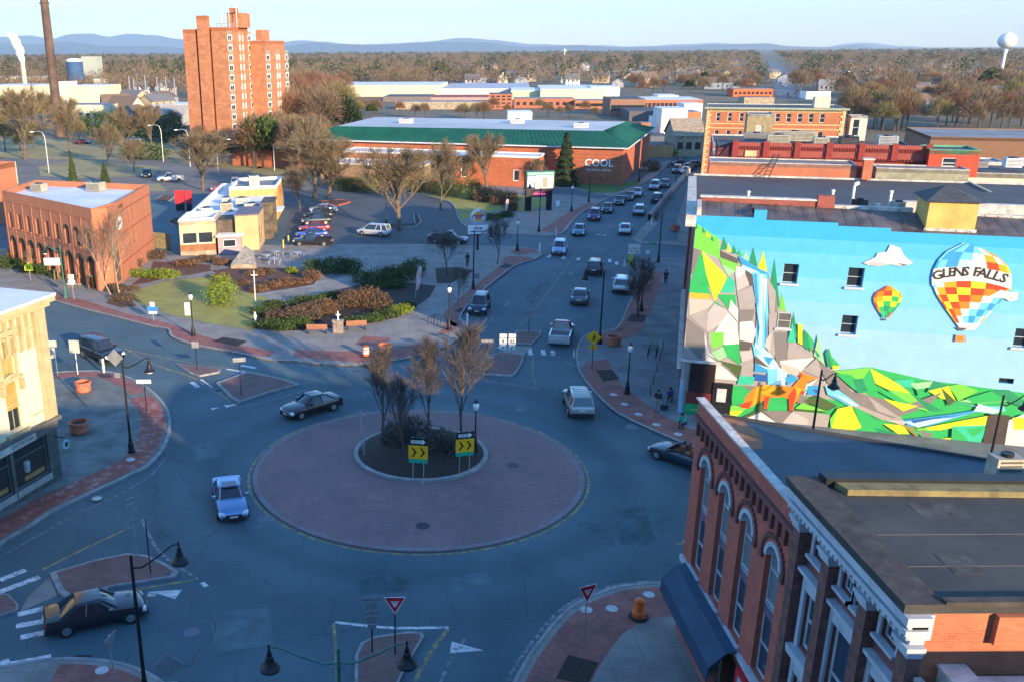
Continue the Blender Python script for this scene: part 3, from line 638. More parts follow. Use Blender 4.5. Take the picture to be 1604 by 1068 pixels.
mb = MB(); abbox(mb, .2, 3.95, 15.605, 8.15, 4.6, 15.72); abbox(mb, 9.35, 4.02, 14.3, 14.4, 4.5, 15.35); abbox(mb, 0, .0, 14.8, .3, 3.9, 15.45); abbox(mb, 18.0, 4.02, 14.3, 30, 4.4, 15.1); mb.build('white_coping', COPE, mr)
mb = MB(); mb.poly([tuple(ab(0, 4.0, 14.35)), tuple(ab(WM, 4.0, 14.35)), tuple(ab(WM, DEP, 14.35)), tuple(ab(0, DEP, 14.35))]); mb.build('roof', ROOFD, mr)
mb = MB(); abbox(mb, 14.0, 8.4, 14.36, 27, 9.0, 15.2); mb.build('low_divider', COPE, mr)
# ---- the painted facets: (points in crop pixels, colour)
C = dict(G=(.02, .42, .10), g=(.16, .62, .06), y=(.72, .78, .02), d=(.01, .26, .11), T=(.03, .50, .30), t=(.30, .62, .30), o=(.62, .42, .03), N=(.20, .185, .175), n=(.36, .33, .31), k=(.10, .09, .08), c=(.52, .47, .40), w=(.66, .64, .60), b=(.03, .30, .60), B=(.015, .10, .35), s=(.15, .55, .72), S=(.42, .68, .74), l=(.06, .11, .03), O=(.75, .22, .01), R=(.72, .05, .01), Y=(.80, .36, .01), v=(.25, .24, .06), p=(.47, .44, .42))
FAC = '''g 62,222 75,128 170,190 172,270 66,225|d 75,122 86,148 68,150|d 102,142 118,165 100,165|y 118,160 136,180 118,182|d 140,175 150,200 134,195|d 188,180 205,230 172,235|y 205,205 220,240 200,240|d 228,215 242,250 216,248|G 248,230 262,258 240,255|t 275,235 290,275 262,270|d 305,222 322,300 286,290|y 345,238 360,320 320,310|d 390,270 412,470 366,400|g 420,405 436,478 408,470
N 64,225 100,235 70,330 52,330|k 172,235 248,270 240,300 176,268|G 95,240 60,345 130,385 120,300|y 100,236 205,345 150,440 118,330|G 50,345 125,382 135,410 45,405|o 50,403 128,408 138,430 50,425|g 168,262 245,290 235,320 180,290|T 205,335 232,360 228,405 175,402|G 160,410 235,412 238,470 205,468|t 178,290 236,318 205,338|G 140,430 205,470 150,445
c 50,425 140,432 150,440 110,475 50,495|n 48,495 112,470 125,480 120,560|N 40,500 112,560 125,700 30,600|p 120,560 125,480 150,445 205,475 190,520|n 30,600 125,710 110,730 25,720|w 150,560 205,480 240,520 250,610 190,610|n 125,560 150,560 135,640 125,700|g 135,562 188,560 185,610 140,625|t 135,640 185,615 200,655 165,670|G 185,610 248,605 255,690 200,655|w 110,560 130,640 245,750 120,740|N 110,640 165,670 250,700 250,745|l 165,670 260,692 250,745 205,700
p 232,320 270,318 290,370 240,400|w 240,345 275,325 270,300 235,300|k 270,318 320,330 300,378 290,372|n 240,400 300,375 315,440 300,470 250,470|w 215,430 245,470 245,520 205,475|N 245,470 310,470 300,520 250,520|w 250,520 300,515 320,560 300,600 250,590|k 250,592 300,600 290,630 250,632|p 250,635 300,630 305,660 260,680|n 360,340 395,400 400,490 370,490|N 395,400 410,560 385,560|n 365,490 400,480 405,560 385,680 370,640|c 340,600 380,560 370,640|N 385,560 440,560 445,680 395,700|n 445,600 548,625 555,655 440,672|w 410,672 545,660 500,710 420,715|n 500,710 560,660 590,690 570,740|N 560,655 600,700 680,770 720,840 600,760 570,700|k 530,610 556,650 540,640|c 415,678 500,712 480,730 420,722
b 245,255 300,290 360,325 370,345 320,330 255,285|S 258,290 330,322 325,345 262,305|s 300,320 360,330 365,480 350,640 310,650 320,480|S 330,330 345,330 340,640 325,640|b 305,330 318,328 325,440 318,470|w 345,345 360,350 350,480|B 318,470 330,540 322,600|b 352,480 362,560 350,620|S 310,600 370,640 405,690 400,740 320,700|s 300,600 330,640 310,660|b 345,655 385,660 365,690|b 312,680 370,710 365,720 310,715|B 310,722 362,728 360,755 308,750|s 362,705 408,705 405,765 362,765|S 400,690 440,720 430,770 400,765|b 430,740 455,722 485,745 440,768|T 250,730 310,735 305,765 240,765|k 312,650 370,700 310,680
G 218,770 300,770 330,830 220,850|T 250,735 300,740 280,768|N 260,772 330,772 310,800|g 205,850 320,840 210,900|l 315,870 240,905 400,925 330,830|d 214,845 260,855 300,850|y 200,870 265,870 225,905|w 265,905 335,875 415,905 410,930|N 330,870 500,870 415,930 340,868|p 410,930 465,868 525,905 520,942|n 455,870 610,885 600,935 520,942 525,905|l 470,870 600,880 500,830|g 500,838 600,872 470,860|T 500,790 545,775 540,800|b 520,770 570,770 565,810 520,805|B 538,785 568,785 560,805|N 490,800 560,840 480,840|l 500,830 600,870 640,850 560,808
s 590,770 640,785 820,905 760,890 600,805|b 600,800 700,850 820,905 640,825|S 620,800 680,820 740,860 700,850|n 690,850 810,905 900,905 850,850|N 640,780 810,820 980,860 860,900 730,850|n 760,810 850,870 900,905 800,870
d 445,580 465,475 480,580|T 440,595 462,520 475,600|y 482,525 500,530 500,610 482,600|d 505,545 540,590 520,630 500,610|G 520,560 548,600 530,640|t 565,565 590,690 545,650|d 590,640 605,620 630,700 600,695|G 600,625 612,650 650,690 620,700|y 620,690 650,690 640,705 620,705|d 545,620 570,650 560,660
g 622,712 770,698 790,750 720,745|G 630,720 690,725 780,790 730,800 700,780|d 700,745 740,740 760,790 720,800|y 770,700 880,760 930,800 850,790 790,760|G 770,700 800,795 760,790 740,745|T 860,745 940,745 960,780 900,775|t 930,760 1020,750 1040,770 950,785|d 1020,748 1085,770 990,800|g 1080,770 1130,762 1200,790 1120,830|y 1000,790 1080,770 1110,830 1050,820|l 1050,775 1110,830 1080,850|G 800,790 900,795 1000,860 870,830|g 830,780 930,800 1010,875 960,860|N 900,850 1040,800 1060,790 990,860|d 930,800 1060,870 1000,870|t 1120,830 1310,795 1330,830 1200,840|G 1150,820 1250,790 1320,800 1310,830 1180,840|d 1250,790 1320,785 1383,830 1383,855 1330,840|y 820,820 960,850 900,870|G 950,780 1000,800 960,810
y 695,848 735,935 700,948 612,950 640,860|g 610,900 640,860 612,950|G 700,850 830,910 780,980 690,950 735,935|l 740,870 820,910 790,900|d 780,935 900,960 980,990 830,975|T 815,970 950,985 860,960|y 820,920 900,925 925,960 880,960|v 860,915 940,930 970,985 900,930|p 820,905 930,905 900,925|b 900,905 1100,880 1250,855 1000,930 920,930|S 900,912 1100,895 1200,870 960,935|B 930,905 1110,885 1050,895 940,918|s 1080,830 1250,860 1310,870 1300,850 1180,850|S 1200,840 1300,870 1260,880 1180,870|y 960,940 1250,885 1240,925 1100,935 1000,955|g 940,940 1000,935 990,950|G 935,945 1080,945 1050,990 990,980|N 950,940 1020,960 1000,985|T 1095,930 1240,925 1200,1010 1090,1005|G 1100,930 1150,975 1170,1010 1090,1005|y 970,985 1090,975 1085,1005|G 1150,940 1235,930 1175,975|w 1320,905 1383,880 1383,1068 1300,1020|y 1335,895 1383,895 1383,940 1340,945|p 1200,1000 1240,975 1230,1025|d 1240,990 1300,1000 1300,1040 1240,1030|N 1100,1010 1383,1060 1383,1100 1100,1050
G 218,900 260,905 240,925|n 15,600 40,500 30,740 12,745'''
CM = {k: mat('mural_paint_'+n_, tuple(x*.95+.003 for x in C[k]), .75, var=.09, scale=1.3, kind='paint') for k, n_ in zip(C, 'green lime yellow dark_green turquoise pale_green ochre taupe sand charcoal cream white blue navy cyan pale_cyan olive_black orange red amber olive putty'.split())}
keys = list(C); mats = [CM[k] for k in keys]
def facets(spec, name, off0=.006, step=.0011, conv=mz):
    mb = MB(wframe(p0, tM, nM)); k = 0
    for chunk in spec.replace('\n', '|').split('|'):
        c, *pt = chunk.split(); pts = [conv(*map(float, q.split(','))) for q in pt]
        pts = [(max(s, .02), z) for s, z in pts]
        ar = sum(pts[i][0]*pts[(i+1) % len(pts)][1]-pts[(i+1) % len(pts)][0]*pts[i][1] for i in range(len(pts)))
        if ar > 0: pts = pts[::-1]
        d = off0+step*k; k += 1; mb.poly([(s, d, z) for s, z in pts][::-1], keys.index(c))
    return mb.build(name, mats, mr)
# ground colour of the landscape first
facets('n 60,222 170,190 250,260 365,330 440,480 560,640 620,705 720,770 800,790 1320,830 1383,850 1383,1100 700,1000 20,900 30,560|G 625,712 770,698 1000,750 1383,800 1383,1080 1000,1060 700,1020 205,930 215,770 640,830 900,905', 'mural_land', .003, .001)
facets(FAC, 'mural_facets')
facets('O 340,768 430,772 490,778 500,840 420,815 370,818 300,850|Y 345,765 400,775 395,812 330,800|O 400,772 460,775 440,815 395,810|R 440,815 490,750 510,770 500,820 470,840|O 460,775 495,735 500,720 530,730 515,790 490,790|R 490,712 500,735 488,735|O 495,718 545,735 565,738 520,755|w 515,765 560,742 520,790 505,815|Y 300,790 335,765 340,800 310,850 275,855|O 275,810 320,770 300,850 262,855|R 250,845 300,830 290,862 255,858|k 252,840 262,850 258,860|R 350,812 370,815 358,866 345,866|R 445,815 470,820 462,872 448,872|O 475,800 510,815 465,840|Y 470,775 500,780 480,815|k 345,860 362,860 360,868 346,868|k 446,868 464,868 462,876 447,876', 'mural_fox', .09)
facets('w 740,285 790,262 800,245 835,240 850,212 890,225 905,255 940,285 900,298 850,290 800,298 760,292|p 740,285 790,280 850,290 800,298|N 880,285 920,290 900,298', 'mural_cloud', .09)
facets('w 1240,418 1290,390 1320,402 1358,400 1355,430 1325,436 1300,425|p 1325,415 1340,425 1325,434', 'mural_cloud', .125)
# balloons: rows of coloured cells in the curved outline
def balloon(cx, top, bot, Rr, rows, cols, name, pal, tilt=0, bandr=None, off=.12):
    mb = MB(wframe(p0, tM, nM)); prof = lambda q: math.sin(min(1, q*1.9)*math.pi/2)**.8 if q < .45 else max(.1, (1-((q-.45)/.55)**1.5*.9))
    cols_ = sorted(set(pal)); ms = [CM[c] for c in cols_]
    cells = []
    for i in range(rows):
        q0, q1 = i/rows, (i+1)/rows
        for j in range(cols):
            a0, a1 = -math.pi/2+math.pi*j/cols, -math.pi/2+math.pi*(j+1)/cols; pts = []
            for q, a in ((q0, a0), (q1, a0), (q1, a1), (q0, a1)):
                y = top+(bot-top)*q; r = Rr*prof(q) if q > 0 else Rr*.25; x = cx+r*math.sin(a); y -= 0 if bandr is None else (1-abs(math.sin(a)))*(10 if q < .6 else 0)-4; pts.append(mz(x+tilt*q, y))
            if abs(pts[0][0]-pts[3][0])+abs(pts[1][0]-pts[2][0]) < .01: continue
            col = 'w' if bandr and bandr[0] <= i < bandr[1] else pal[(i*cols+j+ (i % 3)*2) % len(pal)]
            mb.poly([(s, off, z) for s, z in pts], cols_.index(col) if col in cols_ else 0)
    return mb.build(name, ms, mr)
PALC = 'wbsbSsbwYwRYORwRyRORYRyO'
def big_color(i, j, rows, cols): pass
# the large balloon, painted cell by cell: blue upper left, warm right, warm below, blue lower right
rowsB = ['S b s b s w Y R', 's b b s w Y w Y', 'b s b S w R Y y', None, None, 's w Y R y R R O', 'w Y R y R O R w', 'Y R y R O w s b', 'R y R O w s b s', 'y R O w s b s w', 'Y R w s b s w Y', 'w w w w w w w w']
mb = MB(wframe(p0, tM, nM)); cols_ = list('SbsBwYRyO'); ms = [CM[c] for c in cols_]
NR = 12; TOPY, BOTY, CXB, RB = 217, 550, 1170, 160
def prB(q): 
    P_ = [(0, .25), (.05, .55), (.12, .80), (.22, .95), (.33, 1.0), (.45, .97), (.58, .84), (.72, .63), (.86, .40), (1, .17)]
    for (a, b), (c, d) in zip(P_, P_[1:]):
        if q <= c: return b+(d-b)*(q-a)/(c-a)
    return .2
for i in range(NR):
    row = rowsB[i].split() if rowsB[i] else ['w']*8
    for j in range(8):
        K = 2
        a0, a1 = math.pi*(j/8-.5), math.pi*((j+1)/8-.5); pts = []
        for q, a in ((i/NR, a0), ((i+1)/NR, a0), ((i+1)/NR, a1), (i/NR, a1)):
            x = CXB+RB*prB(q)*math.sin(a)-25*q+ (12 if q < .5 else 12); y = TOPY+(BOTY-TOPY)*q+26*(math.sin(a)**2)*math.sin(math.pi*min(1, q*1.0))*(1 if q < .42 else .2)+math.sin(a)*14*(1-q)
            pts.append(mz(x, y))
        mb.poly([(s, .12, z) for s, z in pts], cols_.index(row[j]))
mb.build('mural_big_balloon', ms, mr)
INKM = mat('mural_lettering', (.03, .03, .03), kind='plain')
for ch, x, y, rot in zip('GLENSFALLS', (1037, 1069, 1094, 1122, 1150, 1193, 1216, 1246, 1272, 1300), (334, 326, 322, 321, 319, 321, 325, 331, 338, 346), (16, 10, 7, 3, 0, -3, -8, -12, -16, -20)):
    s, z = mz(x, y); w0 = wl(mr); q = p0+tM*s+nM*.135-w0
    M_ = Matrix(((tM.x, 0, nM.x, q.x), (tM.y, 0, nM.y, q.y), (0, 1, 0, z), (0, 0, 0, 1))) @ Matrix.Rotation(R_(rot), 4, 'Z') @ Matrix.Diagonal((1.05, 1, 1, 1))
    text('mural_letter', ch, INKM, .84, mr, M_, .003, .022)
facets('k 1108,540 1158,542 1140,552 1128,554|n 1110,568 1150,570 1152,598 1106,596|O 1110,572 1140,574 1138,596 1108,594', 'mural_basket', .121)
mb = MB(wframe(p0, tM, nM)); cl = list('RYyOGdT'); ms = [CM[c] for c in cl]; rws = ['R R g', ]
TB = [['R', 'R', 'O', 'Y', 'y'], ['R', 'O', 'R', 'y', 'Y'], ['O', 'Y', 'y', 'G', 'y'], ['R', 'y', 'G', 'y', 'G'], ['O', 'G', 'd', 'G', 'd'], ['d', 'T', 'G', 'd', 'R']]
for i in range(6):
    for j in range(5):
        pts = []
        for q, a in ((i/6, j/5), ((i+1)/6, j/5), ((i+1)/6, (j+1)/5), (i/6, (j+1)/5)):
            x = 844+57*prB(q)*math.sin(math.pi*(a-.5))-14*q; y = 374+(496-374)*q+8*math.sin(math.pi*(a-.5))**2; pts.append(mz(x, y))
        mb.poly([(s, .12, z) for s, z in pts], cl.index(TB[i][j]))
mb.build('mural_small_balloon', ms, mr)
facets('k 818,504 833,505 832,513 820,512', 'mural_small_basket', .121)
# ground floor of the mural wall: entrance corner, doors
def wbox(root, name, a, b, c, d, y0, y1, m, P0=p0, t=tM, n=nM): return MB(wframe(P0, t, n)).box(a, y0, c, b, y1, d).build(name, m, root)
a0 = mz(1240, 880); a1 = mz(1335, 1020)
e = wbox(mr, 'side_door', a0[0], a1[0]-.6, a1[1], a0[1], .13, .2, mat('dark_brown_door', (.06, .05, .045)))
s0, z0_ = mz(147, 755); s1, z1_ = mz(213, 860)
fr_ = wbox(mr, 'poster_case', s0, s1, z1_-.4, z0_, .13, .3, BLACK); MB(wframe(p0, tM, nM)).box(s0+.3, .31, z1_+.5, s1-.4, .32, z0_-.4).build('poster', mat('poster_paper', (.5, .5, .48)), fr_)
wbox(mr, 'shopfront_glass', .6, 2.4, 1.0, 4.2, .13, .18, mat('shopfront_glass', (.03, .02, .02), .1, kind='plain'))
wbox(mr, 'shop_sign', .5, 2.5, .1, 1.0, .13, .2, mat('green_sign', (.0, .30, .10)))
strokes('shop_lettering', mat('yellow_letter', (.5, .45, .08), kind='plain'), mr, MB(wframe(p0, tM, nM)), .95, 2.1, .55, .14, 7, .215)
wbox(mr, 'shop_panel', .5, 2.5, 1.0, 1.9, .19, .23, mat('maroon_panel', (.16, .02, .02)))
mb = MB(wframe(p0, tM, nM)); mb.tube([(-.1, .3, 4.3), (2.7, .3, 4.3)], .12, 8); mb.build('awning_roller', COPE, mr)
# ================================================================ near brick building with arched windows
f1 = [(13.3, 26.95), (24.5, 26.95), (24.5, 31.5), (13.3, 38.4)]
nr = thing('arched_brick_building', 'near red brick building with four tall arched windows and blue awning', 'building', (16, 33, 0))
NB0 = (13.3, 38.4); NB1 = (13.3, 26.95); Ln = 38.4-26.95
def sy(y): return 38.4-y
aw = [(sy(c)-.62, sy(c)+.62, 4.15, 9.55) for c in (36.65, 34.2, 31.75, 29.2)]
BR_N = mat('near_red_brick', (.50, .115, .065), var=.22, scale=1.2, kind='brick', col2=(.34, .085, .06), bump=.2)
mb = MB(); t1, n1 = wallgrid(mb, NB0, NB1, 4.0, 11.6, aw, .28); wallgrid(mb, NB0, NB1, 0, 4.0, [(.6, 10.9, .35, 3.3)], .5)
wallgrid(mb, (24.5, 31.5), NB0, 0, 11.0); mb.build('wall', BR_N, nr)
CUR = mat('pale_curtain_glass', (.16, .20, .22), .12, kind='plain'); BLG = mat('blue_grey_glass', (.03, .06, .09), .06, kind='plain')
for a, b, c, d in aw:
    w_ = window(nr, NB0, t1, n1, a, b, c, d, depth=.26, fm=WTRIM, nx=1, nz=1, fw=.1, sill=WTRIM, arch=BR_N, gm=CUR)
    fr = wframe(NB0, t1, n1); m_ = (a+b)/2; mb = MB(fr)
    for z in (5.4, 6.95, 7.15, 8.45): mb.box(a+.1, -.25, z-.035, b-.1, -.19, z+.035)
    mb.build('glazing_bar', WTRIM, w_)
    mb = MB(fr); mb.box(a+.1, -.253, 4.25, b-.1, -.235, 6.9); mb.build('lower_pane', BLG, w_)
    mb = MB(fr); mb.box(a+.1, -.24, 6.6, b-.1, -.16, 6.95); mb.build('transom', mat('purple_grey', (.12, .10, .15)), w_)
    # brick eyebrow arch standing proud
    mb = MB(fr); R = .62; cz = d-R
    for q in range(14):
        th = math.pi*(q+.5)/14; x = m_+(R+.36)*math.cos(th); z = cz+(R+.36)*math.sin(th); mb.box(x-.07, 0, z-.09, x+.07, .07, z+.09)
    mb.box(m_-R-.45, 0, cz-.25, m_-R-.2, .1, cz); mb.box(m_+R+.2, 0, cz-.25, m_+R+.45, .1, cz)
    mb.build('brick_arch', BR_D, nr)
fr = wframe(NB0, t1, n1)
mb = MB(fr)
for i in range(19):      # corbelled slots under the parapet
    x = .35+i*.6; mb.box(x, .003, 10.1, x+.16, .14, 10.75); mb.box(x-.05, .003, 10.35, x, .1, 10.72)
mb.box(-.05, .003, 10.76, Ln, .16, 10.95); mb.build('corbel_course', BR_D, nr)
mb = MB(fr); mb.box(-.1, -.26, 11.6, Ln+.02, .1, 11.68); mb.build('coping', COPE, nr)
mb = MB(fr); mb.box(-.05, -.22, 11.0, Ln, -.002, 11.598); mb.build('parapet', BR_N, nr)
mb = MB(); mb.poly([(13.3, 26.95, 11.02), (45, 17, 11.02), (45, 20.6, 11.02), (13.3, 38.4, 11.02)]); 
o = mb.build('roof', mat('blue_black_roof_near', (.030, .065, .09), .6, var=.2, scale=.4, detail=8), nr)
mb = MB(); mb.poly([(13.35, 38.35, 11.03), (13.75, 34.0, 11.03), (14.6, 34.4, 11.03), (15.1, 35.6, 11.03), (14.9, 37.35, 11.03)]); mb.build('sun_patch', mat('sun_patch_paint', (.27, .13, .06), var=.4, scale=1.2, col2=(.10, .06, .04)), nr)  # sunlit corner of the roof, painted on as an orange-brown patch
mb = MB(); ribbon(mb, [Vector((13.35, 38.35, 0)), Vector((45, 20.6, 0))], .12, 10.95, 11.12, 0); mb.build('roof_edge', mat('dark_trim', (.05, .055, .06)), nr)
mb = MB(fr); mb.box(-.05, 0, 3.78, Ln+.05, .14, 4.02); mb.build('string_course', WTRIM, nr)
aw_ = MB(fr)
rings = []
for x in [0.9+i*.35 for i in range(20)]: rings.append([(x, .15, 4.85), (x, .55, 4.75), (x, 1.15, 4.1), (x, 1.2, 3.45), (x, 1.17, 3.45), (x, 1.1, 4.05), (x, .5, 4.68), (x, .15, 4.78)])
aw_.loft([[(x, y, z-.75) for x, y, z in r] for r in rings]); aw_.build('awning', mat('navy_awning', (.012, .05, .10), .7, var=.15), nr)
mb = MB(fr); mb.box(.6, -.45, .35, 7.6, -.4, 3.3); mb.build('shopfront_glass', GLS, nr)
for x in (1.4, 3.6, 5.8, 8.0): MB(fr).box(x, -.38, .3, x+.12, .0, 3.3).build('shopfront_post', mat('brown_post', (.10, .05, .03)), nr)
MB(fr).box(8.0, .003, 2.9, 11.2, .3, 3.75).build('red_fascia', mat('red_fascia', (.5, .01, .02)), nr)
for x in (8.4, 9.3, 10.2): MB(fr).box(x, .31, 3.0, x+.5, .36, 3.6).build('fascia_panel', mat('pale_panel', (.3, .35, .37)), nr)
# ================================================================ second near building with white cornice
b2 = thing('white_corniced_building', 'near dark brick building with white cornice and flat black roof', 'building', (17, 23, 0))
A0 = (13.0, 26.93); A1 = (13.0, 19.8); L2 = 26.93-19.8
def s2(y): return 26.93-y
op = []
for c, w_ in ((25.35, .85), (23.55, .75), (22.85, .0), (21.15, .85)):
    if w_: op.append((s2(c)-w_/2, s2(c)+w_/2, 11.2, 11.95))
op.append((s2(22.75)-.3, s2(22.75)+.3, 11.2, 11.95))
tall = [(s2(25.35)-.5, s2(25.35)+.5, 7.9, 9.9), (s2(23.25)-.75, s2(23.25)+.75, 6.6, 10.0), (s2(21.15)-.5, s2(21.15)+.5, 7.9, 9.9)]
low = [(s2(25.35)-.5, s2(25.35)+.5, 3.9, 6.9), (s2(23.25)-.75, s2(23.25)+.75, 3.4, 6.2), (s2(21.15)-.5, s2(21.15)+.5, 3.9, 6.9)]
mb = MB(); t2, n2 = wallgrid(mb, A0, A1, 0, 12.7, op+tall+low, .18)
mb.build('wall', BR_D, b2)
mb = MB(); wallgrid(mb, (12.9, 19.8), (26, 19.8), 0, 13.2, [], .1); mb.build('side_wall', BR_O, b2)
fr = wframe(A0, t2, n2)
for i, o in enumerate(op): window(b2, A0, t2, n2, *o, depth=.16, fm=WTRIM, nx=3, nz=2, fw=.06, gm=BLG)
for o in tall+low: window(b2, A0, t2, n2, *o, depth=.16, fm=WTRIM, nx=1, nz=2, fw=.12, gm=BLG)
mb = MB(fr)      # white panels round the windows
for o in tall+low: 
    a, b, c, d = o; mb.box(a-.22, .003, c-.1, a-.003, .09, d+.55); mb.box(b+.003, .003, c-.1, b+.22, .09, d+.55); mb.box(a-.003, .003, d+.003, b+.003, .08, d+.55); mb.box(a-.35, .003, d+.56, b+.35, .26, d+.68)
    mb.box(a-.3, .003, c-.28, b+.3, .3, c-.11)
for o in op: a, b, c, d = o; mb.box(a-.15, .003, c-.12, b+.15, .22, c-.02); mb.box(a-.14, .003, c-.016, a-.004, .07, d+.1); mb.box(b+.004, .003, c-.016, b+.14, .07, d+.1)
mb.build('window_surrounds', WTRIM, b2)
mb = MB(fr)
for y in (26.45, 24.4, 22.1, 19.98): x = s2(y); mb.box(x-.24, .003, 0, x+.24, .34, 11.75)
mb.build('pilasters', mat('stained_dark_brick', (.20, .075, .055), var=.5, scale=3, kind='brick', col2=(.04, .025, .025)), b2)
mb = MB(fr)
for y in (26.45, 24.4, 22.1, 19.98):
    x = s2(y)
    for q in range(3): mb.box(x-.28-.05*q, .003, 11.76+.12*q, x+.28+.05*q, .38+.05*q, 11.87+.12*q)
mb.build('pilaster_capitals', WTRIM, b2)
mb = MB(fr)
for q, (z0_, z1_, y_) in enumerate(((12.13, 12.3, .36), (12.3, 12.45, .46), (12.45, 12.6, .58), (12.75, 13.0, .62))): mb.box(-.02-q*.002, .003, z0_, L2+.05+q*.06, y_, z1_-.004)
for i in range(26): mb.box(.1+i*.275, .37, 12.32, .22+i*.275, .56, 12.44)
mb.box(-.02, .003, 12.6, L2+.1, .4, 12.75); mb.build('cornice', WTRIM, b2)
mb = MB(); mb.prism([(12.35, 19.75), (40, 19.75), (40, 25.9), (12.35, 26.95)], 13.02, 13.22, 0); mb.build('roof', mat('granular_black_roof', (.046, .048, .042), .85, var=.4, scale=.35, col2=(.026, .030, .034), detail=9, bump=.2), b2)
mb = MB()
mb.prism([(12.32, 19.7), (13.3, 19.7), (13.3, 27.0), (12.32, 27.0)], 13.221, 13.3); mb.prism([(13.31, 19.7), (40, 19.7), (40, 19.95), (13.31, 19.95)], 13.221, 13.36); mb.build('roof_edging', mat('weathered_brown_edge', (.06, .052, .045), var=.3, scale=1.5), b2)
mb = MB(); mb.prism([(13.7, 25.75), (40, 24.6), (40, 25.15), (13.55, 26.3)], 13.225, 13.42); mb.build('yellow_upstand', mat('yellow_flashing', (.19, .16, .07), var=.2, scale=2), b2)  # low upstand along the roof in a yellow-brown colour
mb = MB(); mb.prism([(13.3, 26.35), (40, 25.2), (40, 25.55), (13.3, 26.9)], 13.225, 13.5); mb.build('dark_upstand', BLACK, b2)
for y in (23.3, 21.6): MB().box(13.4, y, 13.222, 40, y+.03, 13.232).build('roof_seam', mat('seam', (.12, .11, .10)), b2)
mb = MB(fr); mb.box(L2-.0, -.1, 12.3, L2+.1, .5, 13.0); mb.build('cornice_return', WTRIM, b2)
MB().box(14.6, 19.6, 12.2, 15.4, 19.795, 13.0).build('side_pier', BR_O, b2)
box_unit('roof_hatch', 'small tan roof hatch at the near edge of the blue-black roof', 'roof hatch', (20.0, 28.2, 13.2-1.9), .9, .6, .4+1.7, 0, ACM)
# lower building at the bottom corner
b3 = thing('low_corner_building', 'low dark brick building at the bottom right corner beside the white cornice', 'building', (16, 17, 0))
mb = MB(); wallgrid(mb, (12.95, 19.7), (12.95, 9), 0, 11.1); mb.box(13.0, 6, 10.9, 26, 15.3, 13.2); mb.build('wall', BR_D, b3)  # taller off-frame box added on this roof to block a stray strip of sun
mb = MB(); mb.poly([(12.95, 9, 10.9), (26, 9, 10.9), (26, 19.6, 10.9), (12.95, 19.6, 10.9)]); mb.build('roof', mat('mossy_roof', (.13, .12, .08), var=.3, scale=1, col2=(.06, .055, .04)), b3)
mb = MB(); mb.box(12.9, 9, 11.1, 13.1, 19.75, 11.2); mb.box(13.5, 18.9, 10.91, 14.1, 19.78, 11.45); mb.box(13.45, 18.5, 11.46, 14.15, 19.79, 11.55); mb.box(14.1, 19.2, 11.3, 26, 19.5, 11.4); mb.build('coping', COPE, b3)
# ================================================================ unseen blocks added to throw shade on the junction
def offblock(label, foot, h, m): block('shade_block', label, 'building', foot, 0, h, m, ROOFD)
offblock('unseen tall brick block added behind the viewpoint to shade the junction', [(-50, -45), (30, -45), (30, -8), (-50, -8)], 22, BR_R)
offblock('unseen lower brick block added behind the corner shops for shade', [(30.5, -45), (70, -45), (70, -8), (30.5, -8)], 14, BR_R)
offblock('unseen brown block added east of the corner shops for shade', [(43, -6), (56, -6), (56, 15), (43, 15)], 20, BR_R)
# ================================================================ cream painted corner building on the left
CC = Vector((-21.3, 55.5, 0)); ca = R_(20); dC = Vector((-math.sin(ca), -math.cos(ca), 0)); nC = Vector((math.cos(ca), -math.sin(ca), 0))
cb = thing('cream_corner_building', 'cream painted corner building with dark shopfront and bracketed cornice', 'building', tuple(CC))
Q0 = CC+dC*14; tC = -dC       # walk towards the corner so that outside is on the right
def cz(u, v): s, z = onwall(u, v, (Q0.x, Q0.y), (tC.x, tC.y)); return s, z
WH = 12.0
def rect(u0, v0, u1, v1):
    a = cz(u0, v0); b = cz(u1, v1); return (a[0], b[0], b[1], a[1])
s_a, z_a = cz(9, 605); s_b, z_b = cz(36, 668)
W1 = (s_a-.15, s_b+.05, z_b, z_a+.2)
s_c, z_c = cz(0, 531); s_d, z_d = cz(23, 585)
W2 = (W1[0], W1[1], z_d, z_c)
ws = [W1, W2]+[(a-2.6, b-2.6, c, d) for a, b, c, d in (W1, W2)]
zs = cz(91, 659)[1]
shop = [(cz(25, 730)[0]-.1, cz(81, 730)[0]-.1, .9, 3.5), (cz(25, 730)[0]-3.0, cz(25, 730)[0]-.35, .9, 3.5)]
mb = MB(); wallgrid(mb, Q0, CC, 4.2, WH, ws, .2)
BK = CC+nC*-14; Q1 = Q0-nC*14
wallgrid(mb, CC, BK, 4.2, WH); wallgrid(mb, BK, Q1, 0, WH); mb.build('wall', CREAM, cb)
mb = MB(); wallgrid(mb, Q0, CC, 0, 4.2, shop, .3); wallgrid(mb, CC, BK, 0, 4.2); mb.build('shopfront', mat('olive_grey_wood', (.10, .105, .095), var=.2), cb)
BLIND = mat('cream_blind', (.36, .26, .08)); 
